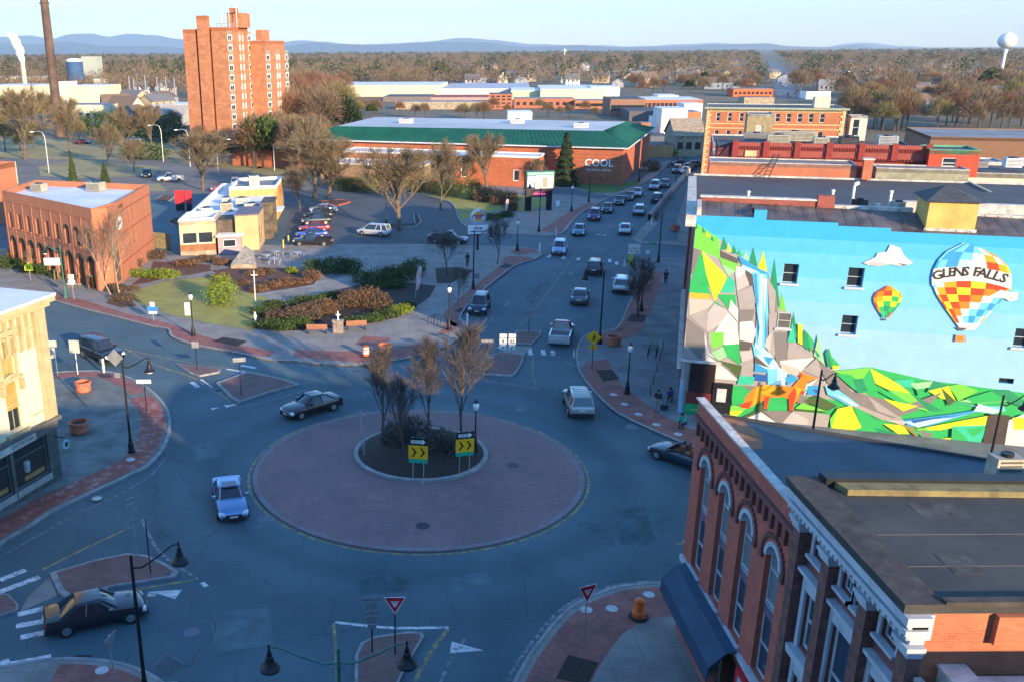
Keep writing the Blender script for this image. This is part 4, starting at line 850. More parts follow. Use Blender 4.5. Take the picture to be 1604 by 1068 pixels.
for i, o in enumerate(ws):
    w_ = window(cb, Q0, tC, nC, *o, depth=.18, fm=CREAMT, nx=2, nz=2, gm=BLIND if i % 2 else GLS, fw=.08)
    a, b, c, d = o; fr = wframe(Q0, tC, nC)
    if i % 2 == 0: MB(fr).box(a+.05, -.16, c+(d-c)*.42, b-.05, -.13, d-.03).build('blind', BLIND, w_)
    mb = MB(fr); mb.box(a-.35, .003, c-.3, b+.35, .22, c-.1)
    if i % 2 == 0:
        R = (b-a)/2+.22; cx = (a+b)/2; pr = None
        for q in range(9):
            th = math.pi*(.06+.88*q/8); P_ = (cx+R*math.cos(th), d-.25+R*.75*math.sin(th))
            if pr: mb.tube([(pr[0], .1, pr[1]), (P_[0], .1, P_[1])], .15, 6)
            pr = P_
        mb.box(a-.4, .003, d-.7, a-.14, .25, d-.1); mb.box(b+.14, .003, d-.7, b+.4, .25, d-.1)
    else: mb.box(a-.35, .003, d+.1, b+.35, .28, d+.4); mb.box(a-.2, .003, c-.1, a-.003, .1, d+.1); mb.box(b+.003, .003, c-.1, b+.2, .1, d+.1)
    mb.build('window_hood', CREAMT, cb)
fr = wframe(Q0, tC, nC); mb = MB(fr)
mb.box(-.5, .003, WH-.25, 14.5, .75, WH+.02); mb.box(-.5, .003, WH-.55, 14.3, .45, WH-.25); mb.box(-.5, .003, WH-1.75, 13.0, .12, WH-1.6)
mb.build('cornice', CREAMT, cb)
mb = MB(fr)
for i in range(22): x = 13.0-i*.62; mb.box(x, .003, WH-2.6, x+.2, .3, WH-.56); mb.box(x-.02, .003, WH-2.8, x+.22, .12, WH-2.6)
mb.build('brackets', CREAMT, cb)
mb = MB(fr); mb.box(13.1, .003, 4.4, 14.15, .14, WH-.56); mb.box(13.4, .15, 5.0, 13.9, .2, WH-1.2); mb.build('corner_pilaster', CREAMT, cb)
mb = MB(); M4 = wframe(CC, -nC, -tC); 
q = [Q0+nC*.75, CC+nC*.75-dC*.6, BK-dC*.6, Q1]; mb.prism([(p.x, p.y) for p in q], WH+.03, WH+.2); mb.build('roof', ROOFW, cb)
q = [Q0-nC*1.5, CC-nC*1.3+dC*2.3, CC-nC*9+dC*2.3, Q1]; mb = MB(); mb.prism([(p.x, p.y) for p in q], WH+.2, WH+.32); mb.build('roof_debris', mat('brown_roof_patch', (.12, .06, .035), var=.4, scale=2), cb)
mb = MB(fr); mb.box(-.3, .003, 4.15, 14.25, .3, 4.4); mb.box(-.3, .003, 3.55, 14.1, .1, 4.14); mb.build('shop_cornice', mat('dark_olive_trim', (.12, .12, .11)), cb)
for o in shop:
    a, b, c, d = o; w_ = window(cb, Q0, tC, nC, a, b, c, d, depth=.25, fm=mat('dark_olive_trim', (.12, .12, .11)), nx=1, nz=1, fw=.08, gm=mat('shop_glass', (.03, .035, .035), .05, kind='plain'), name='shop_window')
    MB(fr).box(a+.08, -.2, d-.75, b-.08, -.15, d-.68).build('transom', mat('dark_olive_trim', (.12, .12, .11)), w_)
    MB(fr).box(a-.05, .003, c-.42, b+.05, .05, c-.02).build('stall_riser', mat('pale_riser', (.32, .33, .30)), w_)
    mb = MB(fr); mb.lathe([(.05, .0), (.2, .1), (.25, .7), (.18, .8), (.05, .82)], ((a+b)/2-.3, -.235, c+.7), 10); mb.build('garment', mat('pale_garment', (.30, .34, .32)), w_)
    MB(fr).box(a+.9, -.243, c+.25, b-.3, -.2, c+.55).build('display', mat('orange_display', (.30, .18, .06)), w_)
sg = MB(fr); s0, z0_ = cz(0, 691); s1, z1_ = cz(50, 680); sg.box(s0-2.2, .14, z1_-.32, s1+.1, .22, z1_+.12); sgo = sg.build('name_board', mat('cream_board', (.5, .48, .42)), cb)
wall_text('lettering', 'OUTFITTERS', mat('grey_letter', (.12, .12, .13), kind='plain'), .36, cb, Q0, tC, nC, s1, z1_-.1, .23, align='RIGHT')
x_, z_ = cz(62, 645); strokes('house_lettering', mat('tan_letter', (.35, .28, .16), kind='plain'), cb, MB(wframe(Q0, tC, nC)), x_-.6, x_+.6, z_, .14, 9, .02)
br = MB(fr); p_ = cz(103, 688); br.box(13.6, .0, 3.1, 13.66, .9, 3.16); bro = br.build('sign_bracket', BLACK, cb)
mb = MB(fr); mb.lathe([(.32, -.04), (.32, .04)], (13.63, .9, 2.7), 20, ax='y'); mb.build('round_shop_sign', mat('teal_sign', (.25, .48, .5)), cb)
mb = MB(fr); mb.lathe([(.17, .05), (.17, .06)], (13.63, .9, 2.7), 12, ax='y'); mb.lathe([(.17, -.06), (.17, -.05)], (13.63, .9, 2.7), 12, ax='y'); mb.build('sign_emblem', mat('dark_emblem', (.02, .03, .06), kind='plain'), cb)
# ================================================================ left brick building with the arcade
lb = thing('arcaded_brick_building', 'orange brick two storey building with ground floor arcade and white flat roof', 'building', (-40, 116, 0))
K0 = (-49.2, 120.4); K1 = (-33.4, 105.3); K2 = (-31.9, 106.2); K3 = (-31.9, 125.6); K4 = (-48.6, 131.0)
BRL = mat('warm_orange_brick', (.46, .165, .075), var=.1, scale=.5, kind='brick', col2=(.40, .14, .065))
Lk = math.dist(K0, K1); up = [];  bay = Lk/9.2
for i in range(9):
    c = .25+bay*(i+.5); up.append((c-.5, c+.5, 5.0, 6.9) if i < 6 else (c-.55, c+.55, 4.8, 7.0))
lo = [(.25+bay*(i+.5)-.72, .25+bay*(i+.5)+.72, 0, 3.9) for i in range(9)]
mb = MB(); tk, nk = wallgrid(mb, K0, K1, 0, 9.4, up+lo, .22)
tq, nq = wallgrid(mb, K1, K2, 0, 9.4); rw = []
L3 = math.dist(K2, K3)
for (u0, v0, u1, v1) in ((199.5, 328, 204, 347), (207.5, 324, 211.5, 341), (202.5, 363, 207, 383), (209.5, 359, 214, 378)):
    a = onwall(u0, v0, K2, ((K3[0]-K2[0])/L3, (K3[1]-K2[1])/L3)); b = onwall(u1, v1, K2, ((K3[0]-K2[0])/L3, (K3[1]-K2[1])/L3)); rw.append((a[0], b[0], b[1], a[1]))
dr = (.6, 3.4, .6, 5.2)
tr, nr_ = wallgrid(mb, K2, K3, 0, 9.4, rw+[dr], .2); wallgrid(mb, K3, K4, 0, 9.2); wallgrid(mb, K4, K0, 0, 9.2); mb.build('wall', BRL, lb)
for i, o in enumerate(up): window(lb, K0, tk, nk, *o, depth=.2, fm=mat('dark_bronze', (.06, .05, .04)), nx=1, arch=BRL if i > 5 else 0, sill=BRL)
for o in lo: window(lb, K0, tk, nk, *o, depth=1.3 if 0 else .21, fm=mat('dark_bronze', (.06, .05, .04)), nx=2, gm=mat('deep_glass', (.015, .013, .012), .2, kind='plain'), arch=BRL, name='arcade_opening')
for o in rw: window(lb, K2, tr, nr_, *o, depth=.18, fm=mat('dark_bronze', (.06, .05, .04)), nx=1, gm=mat('pale_blind_glass', (.22, .2, .18), .3, kind='plain'))
window(lb, K2, tr, nr_, *dr, depth=.18, fm=mat('dark_bronze', (.06, .05, .04)), nx=2, nz=3, gm=mat('grey_glass', (.10, .09, .08), .2, kind='plain'), name='entrance_glazing')
mb = MB(wframe(K0, tk, nk)); mb.box(-.1, .003, 8.25, Lk-.01, .08, 8.4); mb.box(-.1, .003, 4.35, Lk-.01, .06, 4.5)
for i in range(10): mb.box(.25+bay*i-.1, .003, 0, .25+bay*i+.1, .07, 8.24)
mb.build('brick_pilasters', BRL, lb)
mb = MB(wframe(K2, tr, nr_)); 
for z in (8.2, 5.6, 2.2): mb.box(.1 if z > 8 else 4, .003, z, L3, .05, z+.13)
mb.build('brick_bands', mat('band_brick', (.30, .075, .035)), lb)
roof = [K0, K1, K2, (-31.95, 110.5), K3, K4]
flat_roof(lb, [(K0[0], K0[1]), (-33.5, 105.4), (-32, 110), (-31.95, 125.5), (-48.6, 130.9)], 9.4, ROOFW, .7, .3, BRL)
s, z = onwall(185, 350, K2, (tr.x, tr.y)); mb = MB(wframe(K2, tr, nr_)); mb.prism([(0, 0)]*0 or [(s+1.3*math.cos(q/16*2*math.pi), 0) for q in range(3)], 0, 0.001) if 0 else None
mb = MB(wframe(K2, tr, nr_)); ring = [(s+1.35*math.cos(q*math.pi/12), z+.75*math.sin(q*math.pi/12)) for q in range(24)]
mb.poly([(x, .12, zz) for x, zz in ring][::-1]); mb.build('oval_sign', WHITE, lb)
ink = mat('sign_ink', (.05, .05, .05), kind='plain')
strokes('sign_figures', ink, lb, MB(wframe(K2, tr, nr_)), s-.6, s+.6, z, .5, 3, .14); strokes('wall_letters', mat('rust_letter', (.14, .05, .02), kind='plain'), lb, MB(wframe(K2, tr, nr_)), s+.4, s+2.6, z+1.75, .5, 3, .06)
for u, v, sx, sy_, h in ((62, 300, 1.7, 1.3, 1.0), (151, 299, 2.1, 1.4, 1.1)):
    p = g(u, v, 8.75); box_unit('rooftop_unit', 'beige rooftop air unit on the white roof, %s' % ('left one of the two' if u < 100 else 'right one of the two'), 'rooftop unit', p, sx, sy_, h, R_(-20), ACM, 'rooftop units on the white roof')
# stairs with walls and railing before its corner
st = thing('entrance_steps', 'stone entrance steps with iron railing at the corner of the brick building', 'steps', g(118, 440)); mb = MB()
b0 = g(112, 448); 
for i in range(9): q = [g(103+i*1.5, 452-i*3.6), g(140+i*1.0, 452-i*3.2)]; d = (q[1]-q[0]); n_ = Vector((-d.y, d.x, 0)).normalized(); mb.prism([(q[0].x, q[0].y), (q[1].x, q[1].y), (q[1].x+n_.x*.6, q[1].y+n_.y*.6), (q[0].x+n_.x*.6, q[0].y+n_.y*.6)], 0, .15+.16*i)
mb.build('tread', STONE, st)
mb = MB(); ribbon(mb, [g(88, 441), g(116, 420)], .4, 0, 1.3); ribbon(mb, [g(142, 456), g(152, 424)], .5, 0, 1.6); mb.build('side_wall', STONE, st)
mb = MB()
for a, b in ((g(104, 450), g(118, 424)), (g(122, 452), g(133, 424)), (g(139, 452), g(146, 424))):
    a = a.copy(); b = b.copy(); mb.tube([a+Vector((0, 0, 1.1)), b+Vector((0, 0, 2.4))], .04, 6)
    for q in range(4): p = a.lerp(b, q/3); mb.tube([p, p+Vector((0, 0, 1.1+1.3*q/3))], .03, 6)
mb.build('railing', BLACK, st)
# neighbour at the far left
f = [g(58, 252, 9), g(-60, 262, 9)]
block('brick_annex', 'orange brick building with white roof at the left edge behind the arcaded one', 'building', [(-62.5, 150.5), (-61.0, 156.0), (-90, 164), (-92, 131)], 0, 9.2, BRL, ROOFW, .5, wins={0: [], 3: [(20, 21.6, 5, 7.2), (27, 28.5, 4.6, 7), (31.5, 33.3, 1.5, 7.6)]}, pm=BRL)
block('grey_hipped_building', 'low grey roofed building at the left edge behind the brick annex', 'building', [(-86, 182), (-78, 200), (-110, 212), (-116, 190)], 0, 4.5, BEIGE, mat('slate_shingle', (.09, .09, .09), var=.25, scale=1), 0)
# ================================================================ fast food restaurant
bx = Vector((.965, .262, 0)).normalized(); by = Vector((-bx.y, bx.x, 0)); by = Vector((-.02, 1, 0)); B0 = Vector((-28.2, 124.9, 0))
BX = lambda x, y: (B0.x+bx.x*x+by.x*y, B0.y+bx.y*x+by.y*y)
rs_ = thing('fast_food_restaurant', 'tan stucco fast food restaurant with stepped blocks and drive-through lane', 'restaurant', (-24, 140, 0))
TANL = mat('pale_yellow_stucco', (.55, .46, .25), var=.07, scale=.6); MAUVE = mat('mauve_cladding', (.30, .25, .28), var=.1); BROWNB = mat('brown_base', (.26, .12, .06), var=.15); DKB = mat('dark_brown_cladding', (.10, .08, .06), var=.3, scale=1)
def part_box(root, name, foot, z0, z1, m, par=None, rm=None):
    mb = MB(); mb.prism([(p[0], p[1]) for p in foot], z0, z1, 0, 0 if rm is None else 1); return mb.build(name, [m] if rm is None else [m, rm], root)
fo = [BX(0, 0), BX(4.6, 0), BX(4.6, 6), BX(0, 6)]
mb = MB(); tf, nf = wallgrid(mb, fo[0], fo[1], 0, 4.9, [(.3, 2.25, 1.6, 3.1), (2.4, 4.35, 1.6, 3.1)], .2); 
for i in (1, 2, 3): wallgrid(mb, fo[i], fo[(i+1) % 4], 0, 4.9)
mb.build('front_wall', TANL, rs_); flat_roof(rs_, fo, 4.9, ROOFW, .5, .3, WHITE)
for o in ((.3, 2.25, 1.6, 3.1), (2.4, 4.35, 1.6, 3.1)): window(rs_, fo[0], tf, nf, *o, depth=.18, fm=WHITE, nx=1, nz=1)
MB(wframe(fo[0], tf, nf)).box(-.05, .003, .6, 4.65, .06, 1.5).build('brown_base_panel', BROWNB, rs_)
MB(wframe(fo[0], tf, nf)).box(-.05, .003, 0, 4.65, .08, .6).build('plinth', STONE, rs_)
MB(wframe(fo[0], tf, nf)).box(-.1, .003, 4.55, 4.7, .1, 4.85).build('fascia', mat('grey_lilac', (.35, .34, .42)), rs_)
part_box(rs_, 'main_body', [BX(.2, 6.01), BX(10.2, 6.01), BX(10.2, 37), BX(.2, 37)], 0, 3.9, TAN, rm=ROOFW)
mb = MB(); ribbon(mb, [Vector((*BX(.3, 6.1), 0)), Vector((*BX(.3, 36.9), 0)), Vector((*BX(10.1, 36.9), 0))], .3, 3.905, 4.7); mb.build('parapet', WHITE, rs_)
part_box(rs_, 'dark_middle_block', [BX(4.7, 1.5), BX(7.2, 1.5), BX(7.2, 6), BX(4.7, 6)], 0, 4.3, DKB)
part_box(rs_, 'entrance_lobby', [BX(5.0, -.4), BX(8.1, -.4), BX(8.1, 1.45), BX(5.0, 1.45)], 0, 2.4, MAUVE)
part_box(rs_, 'lobby_roof', [BX(4.8, -.8), BX(8.5, -.8), BX(8.5, 1.46), BX(4.8, 1.46)], 2.42, 2.62, WHITE)
p_ = BX(5.0, -.4); window(rs_, p_, tf, nf, .7, 2.4, 1.0, 2.0, depth=-.03, fm=WHITE, nx=1, nz=1)
fo2 = [BX(7.3, .6), BX(10.4, .6), BX(10.4, 7.5), BX(7.3, 7.5)]
mb = MB(); wallgrid(mb, fo2[0], fo2[1], 0, 4.9); tg, ng = wallgrid(mb, fo2[1], fo2[2], 0, 4.9, [(1.2, 2.6, .9, 3.2), (3.2, 4.6, .9, 3.2)], .15); wallgrid(mb, fo2[2], fo2[3], 0, 4.9); wallgrid(mb, fo2[3], fo2[0], 0, 4.9); mb.build('corner_tower_wall', TAN, rs_)
for o in ((1.2, 2.6, .9, 3.2), (3.2, 4.6, .9, 3.2)): window(rs_, fo2[1], tg, ng, *o, depth=.14, fm=BLACK, nx=1, nz=1)
part_box(rs_, 'corner_tower_roof', [BX(7.2, .5), BX(10.5, .5), BX(10.5, 7.6), BX(7.2, 7.6)], 4.91, 5.1, mat('purple_grey_roof', (.14, .13, .17), var=.1))
part_box(rs_, 'dark_portal', [BX(10.21, 9), BX(11.6, 9), BX(11.6, 9.6), BX(10.21, 9.6)], 0, 5.0, DKB); part_box(rs_, 'dark_portal', [BX(10.21, 14), BX(11.6, 14), BX(11.6, 14.6), BX(10.21, 14.6)], 0, 5.0, DKB)
part_box(rs_, 'portal_roof', [BX(9.8, 8.8), BX(11.7, 8.8), BX(11.7, 14.8), BX(9.8, 14.8)], 5.01, 5.3, DKB); part_box(rs_, 'door_canopy', [BX(10.21, 17), BX(12.2, 17), BX(12.2, 21), BX(10.21, 21)], 2.7, 2.9, WHITE)
fo3 = [BX(3, 26), BX(10.6, 26), BX(10.6, 37.4), BX(3, 37.4)]; part_box(rs_, 'rear_tower', fo3, 0, 5.0, mat('ochre_stucco', (.50, .30, .11), var=.1), rm=ROOFG)
mb = MB(); ribbon(mb, [Vector((*q, 0)) for q in fo3], .3, 5.005, 5.5, 0, True, 1); mb.build('rear_parapet', WHITE, rs_)
p_ = BX(10.6, 30); MB(wframe(p_, (by.x, by.y), (bx.x, -.05))).box(0, .01, 3.2, 1.6, .08, 4.8).build('wall_logo', mat('logo_orange', (.5, .12, .04)), rs_)
for i, (x, y, sx, sy_, h) in enumerate(((2.2, 9, 1.6, 1.6, 1.1), (4.5, 12, 1.8, 1.4, 1.2), (6.3, 16, 2.0, 1.6, 1.3), (3.5, 19, 1.4, 1.4, 1.0), (8.2, 12, 2.2, 1.8, 1.0), (6.5, 30, 1.6, 1.6, 1.7))):
    box_unit('rooftop_unit', ['round-topped rooftop unit near the front left parapet', 'grey rooftop unit in the middle of the restaurant roof', 'largest rooftop unit behind the dark block', 'small rooftop unit by the left parapet', 'blue-grey rooftop unit behind the corner tower', 'tall rooftop unit on the rear tower of the restaurant'][i], 'rooftop unit', (*BX(x, y), 3.91 if i < 5 else 5.01), sx, sy_, h, .25, STEEL if i != 1 else ACM, 'rooftop units on the restaurant')
# wooden fence beside it
fe = thing('wooden_fence', 'pale board fence between the brick building and the restaurant', 'fence', g(255, 388)); a, b = g(238, 388), g(268, 392); mb = MB()
d = (b-a); n_ = int(d.length/.3)
for i in range(n_):
    q0 = a+d*(i/n_); q1 = a+d*((i+.93)/n_); ribbon(mb, [q0, q1], .05, 0, 2.2+.04*(i % 2))
mb.build('boards', mat('weathered_boards', (.34, .27, .15), var=.2, scale=3), fe); mb = MB(); ribbon(mb, [a+Vector((0, -.1, 0)), b+Vector((0, -.1, 0))], .06, 1.7, 1.8); mb.build('rail', mat('weathered_boards', (.34, .27, .15)), fe)
# ================================================================ arena with the green metal roof
ar = thing('arena', 'long brick arena with green metal roof slopes and white roof deck', 'arena', tuple(ab(-48, 150)))
AF = [ab(-84, 130), ab(-13, 126), ab(-10, 178), ab(-84, 182)]
BRA = mat('arena_brick', (.39, .125, .06), var=.1, scale=.4, kind='brick', bw=.6, bh=.2, col2=(.38, .10, .045)); LBAND = mat('dark_brick_band', (.28, .08, .045))
mb = MB(); ta, na = wallgrid(mb, AF[0], AF[1], 0, 7.4, [], .2); Ls = (AF[2]-AF[1]).length; so = [(5+i*4.2, 5.9+i*4.2, 1.2, 6.4) for i in range(11)]
tb, nb_ = wallgrid(mb, AF[1], AF[2], 0, 7.4, so, .3); wallgrid(mb, AF[2], AF[3], 0, 7.4); wallgrid(mb, AF[3], AF[0], 0, 7.4); mb.build('wall', BRA, ar)
for o in so: window(ar, AF[1], tb, nb_, *o, depth=.28, fm=mat('pale_slot_frame', (.4, .38, .36)), nx=1, nz=3, fw=.15)
La = (AF[1]-AF[0]).length; mb = MB(wframe(AF[0], ta, na))
for z in (5.9, 5.2, 4.5): mb.box(44.5, .003, z, La+.03, .04, z+.16)
mb.build('brick_band', LBAND, ar)
ov = .9; e = [ab(-85, 129), ab(-12.1, 125), ab(-9, 179), ab(-85, 183)]; r = [ab(-79, 142.5), ab(-18.6, 142), ab(-15.6, 171), ab(-80, 174)]
mb = MB()
def slope(a, b, c, d, m, z0=7.55, z1=9.35): mb.poly([(a.x, a.y, z0), (b.x, b.y, z0), (c.x, c.y, z1), (d.x, d.y, z1)], m)
for i in range(4): j = (i+1) % 4; slope(e[i], e[j], r[j], r[i], 0)
mb.build('roof_slope', [GREENM], ar)
mb = MB(); mb.poly([(p.x, p.y, 9.36) for p in r]); mb.build('roof_deck', mat('white_arena_roof', (.40, .42, .43), .6, var=.15, scale=.06, detail=9), ar)
mb = MB(); ribbon(mb, e, .35, 7.3, 7.54, 0, True, 0); mb.build('eave_gutter', mat('pale_gutter', (.5, .52, .55)), ar)
mb = MB()
for i, n_ in ((0, 70), (1, 52)):
    for k in range(1, n_): a = e[i].lerp(e[i+1], k/n_); b = r[i].lerp(r[i+1], k/n_); a.z = 7.56; b.z = 9.37; mb.tube([a, b], .035, 4, cap=False)
mb.build('standing_seams', GREENM, ar)
# low wings in front
def wing(name, P4, z, m, rm, ops=None, cop=True):
    mb = MB(); 
    for i in range(4):
        t, n = wallgrid(mb, P4[i], P4[(i+1) % 4], 0, z, (ops or []) if i == 0 else [], .2)
        if i == 0: T = (t, n)
    w_ = mb.build(name, m, ar); mb = MB(); mb.poly([(p.x, p.y, z+.01) for p in P4]); mb.build('wing_roof', rm, ar)
    mb = MB(); ribbon(mb, P4, .3, z-.15, z+.2, 0, True, 0); mb.build('wing_coping', WHITE, ar)
    for o in (ops or []): window(ar, P4[0], T[0], T[1], *o, depth=.18, fm=WHITE, nx=1, nz=1, fw=.14)
P4 = [ab(-70, 121), ab(-28.5, 119), ab(-28.5, 125.8), ab(-70, 129)]
wing('front_wing', P4, 5.9, BRA, ROOFW, [(20.5+i*2.6, 21.8+i*2.6, 1.6, 3.9) for i in range(3)]+[(36.5+i*2.4, 37.7+i*2.4, 1.2, 3.4) for i in range(2)])
wing('tan_wing', [ab(-72, 113), ab(-50, 111.5), ab(-50, 120), ab(-72, 121)], 4.4, mat('wing_tan', (.26, .17, .10)), ROOFW)
wing('far_wing', [ab(-105, 140), ab(-84.2, 137), ab(-84.2, 170), ab(-105, 172)], 4.5, BRA, ROOFD)
LET = mat('white_letter', (.7, .7, .7), kind='plain'); s, z = onwall(938, 257, (AF[0].x, AF[0].y), (ta.x, ta.y))
wall_text('wordmark', 'COOL', LET, 2.0, ar, AF[0], ta, na, s, z+.1, .08, bold=.03); wall_text('wordmark_line', 'INSURING ARENA', LET, .62, ar, AF[0], ta, na, s, z-1.25, .08)
for i, (a, b) in enumerate(((-66, 155), (-24, 150), (-40, 160))): box_unit('rooftop_unit', ['white unit at the left end of the arena roof deck', 'pale unit near the right end of the arena roof deck', 'low unit towards the back of the arena roof deck'][i], 'rooftop unit', tuple(ab(a, b, 9.37)), 3, 2, 1.0, -GA, ROOFW, 'units on the arena roof')
# marquee with screens beside the street
mq = thing('marquee_sign', 'black pylon marquee with green header and lit event screens', 'sign', g(843, 331)); c = g(843, 331)
fr = Matrix(((.94, -.34, 0, c.x), (.34, .94, 0, c.y), (0, 0, 1, 0), (0, 0, 0, 1))); fr = Matrix.Translation(c) @ Matrix.Rotation(R_(8), 4, 'Z')
# local: x right, front is -y
MB(fr).box(-2.3, -.4, 0, -1.35, .4, 3.6).build('pylon_left', BLACK, mq); MB(fr).box(1.4, -.4, 0, 2.2, .4, 3.6).build('pylon_right', BLACK, mq)
MB(fr).box(-2.5, -.5, 3.6, 2.5, .5, 6.7).build('cabinet', BLACK, mq)
MB(fr).box(-2.3, -.56, 6.1, 2.3, -.51, 6.55).build('header', mat('green_lit_header', (.05, .42, .16), emit=.6, kind='plain'), mq)
s1 = MB(fr).box(-2.2, -.56, 4.1, -1.05, -.51, 5.95).build('left_screen', mat('screen_pale', (.45, .5, .6), emit=.6, kind='plain'), mq); MB(fr).box(-2.1, -.58, 5.0, -1.15, -.565, 5.6).build('screen_picture', mat('screen_yellow', (.7, .5, .25), emit=.5, kind='plain'), s1)
s2_ = MB(fr).box(-.85, -.56, 3.9, 2.2, -.51, 5.95).build('right_screen', mat('screen_cream', (.75, .62, .5), emit=.7, kind='plain'), mq)
MB(fr).box(.35, -.58, 4.0, 1.25, -.565, 5.7).build('screen_figure', mat('screen_red', (.7, .12, .08), emit=.8, kind='plain'), s2_); MB(fr).box(-.75, -.58, 4.3, .2, -.565, 5.5).build('screen_figure', mat('screen_orange', (.75, .35, .2), emit=.6, kind='plain'), s2_); MB(fr).box(1.35, -.58, 4.3, 2.1, -.565, 5.6).build('screen_figure', mat('screen_green', (.5, .65, .4), emit=.6, kind='plain'), s2_)
MB(fr).box(-1.2, -.3, 2.4, 1.3, -.2, 3.4).build('lower_board', mat('maroon_board', (.12, .02, .05)), mq)
M_ = Matrix.Translation(Vector((0, 0, 0)))
rot = Matrix.Rotation(R_(8), 4, 'Z') @ Matrix.Translation((0, -.59, 0)) @ Matrix.Rotation(R_(90), 4, 'X')
strokes('marquee_lettering', LET, mq, MB(Matrix.Rotation(R_(8), 4, 'Z')), -2.1, 2.1, 6.32, .24, 18, -.575, True)
strokes('board_lettering', mat('pink_letter', (.6, .1, .2), emit=.4, kind='plain'), mq, MB(Matrix.Rotation(R_(8), 4, 'Z')), -1.0, 1.1, 2.9, .4, 7, -.31, True)
# ================================================================ roofs on the right, along the avenue
box_pent = thing('roof_penthouse', 'yellow roof penthouse with low dark hipped roof above the mural', 'penthouse', tuple(ab(16, 3, 14.3)))
mb = MB(); abbox(mb, 14.6, .6, 14.36, 17.5, 4.2, 16.35); mb.build('wall', mat('yellow_render', (.55, .36, .10), var=.12, scale=.8), box_pent)
mb = MB(); f = [(14.3, .3), (17.8, .3), (17.8, 4.6), (14.3, 4.6)]; ap = ab(16.0, 3.4, 17.1)
P4 = [ab(x, y, 16.36) for x, y in f]
for i in range(4): mb.poly([tuple(P4[i]), tuple(P4[(i+1) % 4]), tuple(ap)])
mb.poly([tuple(p) for p in P4][::-1]); mb.build('roof', mat('dark_hip_roof', (.06, .065, .065), var=.2), box_pent)
mb = MB(); abbox(mb, 14.5, .5, 14.3, 17.6, .59, 14.6); mb.build('base_trim', COPE, box_pent)
PIPE = mat('white_pipe', (.62, .62, .58), var=.1)
for i, (a, b, h) in enumerate(((9.8, 9, 1.3), (11.3, 9.5, 1.8), (12.4, 5.5, .9), (13.6, 8, 1.5), (4, 12, .6))):
    v = thing('vent_pipe', ['white vent pipe left of the tallest one on the dark roof', 'tallest white vent pipe with a side branch on the dark roof', 'short white vent pipe closest to the long coping', 'white vent pipe nearest the yellow penthouse', 'stubby vent pipe at the street end of the dark roof'][i], 'vent pipe', tuple(ab(a, b, 14.36)), 0, 'vent pipes on the dark roof')
    mb = MB(); mb.tube([(0, 0, 0), (0, 0, h)], .11, 8); mb.build('stack', PIPE, v, local=True); mb = MB(); mb.tube([(0, 0, h), (.3 if i == 1 else .0, 0, h+.15)], .15, 8); mb.build('cowl', PIPE, v, local=True)
for i, (a, b) in enumerate(((11.5, 12.5), (14, 12))): box_unit('roof_exhaust', ['dark square exhaust box beside the tallest pipe', 'cream curved exhaust box beside the divider'][i], 'exhaust', tuple(ab(a, b-5, 14.36)), .8, .8, 1.0, .2, [BLACK, ACM][i], 'exhausts on the dark roof')
def rc(a0, b0, a1, b1): return [ab(a0, b0), ab(a1, b0), ab(a1, b1), ab(a0, b1)]
kw = dict(pm=COPE)
block('long_brick_building', 'rooftop block with a long sunlit orange brick wall above the dark roof', 'building', rc(1.2, 30, 14.5, 34.4), 0, 15.4, BR_O, ROOFG, .05, **kw)
block('roof_link', 'flat dark roof running to the street between the mural building and the brick wall', 'building', rc(-.2, 22.3, 30, 29.9), 0, 14.2, BR_D, ROOFD, .1, pm=COPE)
block('green_roofed_block', 'grey green roof block behind the vent pipes right of the orange brick wall', 'building', rc(16.2, 20.5+9.6, 24, 33.5), 0, 15.2, mat('greenish_render', (.26, .25, .17), var=.15), ROOFG, .05, **kw)
ch = thing('brick_chimney', 'square brick chimney at the end of the orange brick wall', 'chimney', tuple(ab(15.3, 29.6, 14.2))); mb = MB(); abbox(mb, 14.9, 29.2, 14.2, 15.7, 30.0, 16.0); mb.build('shaft', BR_O, ch); mb = MB(); abbox(mb, 14.8, 29.1, 16.01, 15.8, 30.1, 16.15); mb.build('cap', COPE, ch)
rb = block('red_parapet_building', 'brick building with a tall red corbelled parapet of arched panels', 'building', rc(2.0, 34.6, 21.0, 46), 0, 16.3, mat('deep_red_brick', (.28, .045, .03), var=.15, scale=.5), ROOFD, .1, pm=ROOFD)
REDP = mat('red_painted_brick', (.30, .055, .04), var=.12, scale=.6, kind='brick', col2=(.23, .045, .03)); mb = MB(); abbox(mb, 3.3, 34.3, 15.4, 21.0, 34.58, 16.95); mb.build('parapet_wall', REDP, rb)
mb = MB()
for i in range(7):
    a = 3.35+i*2.93; abbox(mb, a, 34.05, 15.5, a+.55, 34.28, 17.12)
for i in range(6):
    a = 3.95+i*2.93
    for k in range(9): abbox(mb, a+.15+k*.24, 34.2, 16.25, a+.27+k*.24, 34.29, 16.6)
for i in range(60): abbox(mb, 3.4+i*.293, 34.12, 15.46, 3.5+i*.293, 34.29, 15.62)
mb.build('parapet_corbels', mat('dark_red_trim', (.22, .03, .025)), rb)
mb = MB(); abbox(mb, 4.6, 34.18, 15.55, 5.7, 34.29, 16.15); mb.build('bricked_patch', mat('cream_patch', (.55, .42, .22)), rb)
mb = MB(); mb.poly([tuple(ab(2, 34.5, 15.4)), tuple(ab(3.29, 34.3, 15.4)), tuple(ab(3.29, 34.3, 17)), tuple(ab(2, 35.5, 16.4))]); mb.build('parapet_return', mat('dark_maroon', (.06, .015, .02)), rb)
block('green_corniced_block', 'bright red brick block with green cornice at the end of the red parapet', 'building', rc(21.1, 33.2, 25.4, 38), 0, 16.7, mat('bright_red_brick', (.42, .06, .03), var=.08), ROOFD, .1, pm=mat('green_cornice', (.10, .33, .20)), wins={0: [(1.2, 2.4, 15.0, 16.0)]})
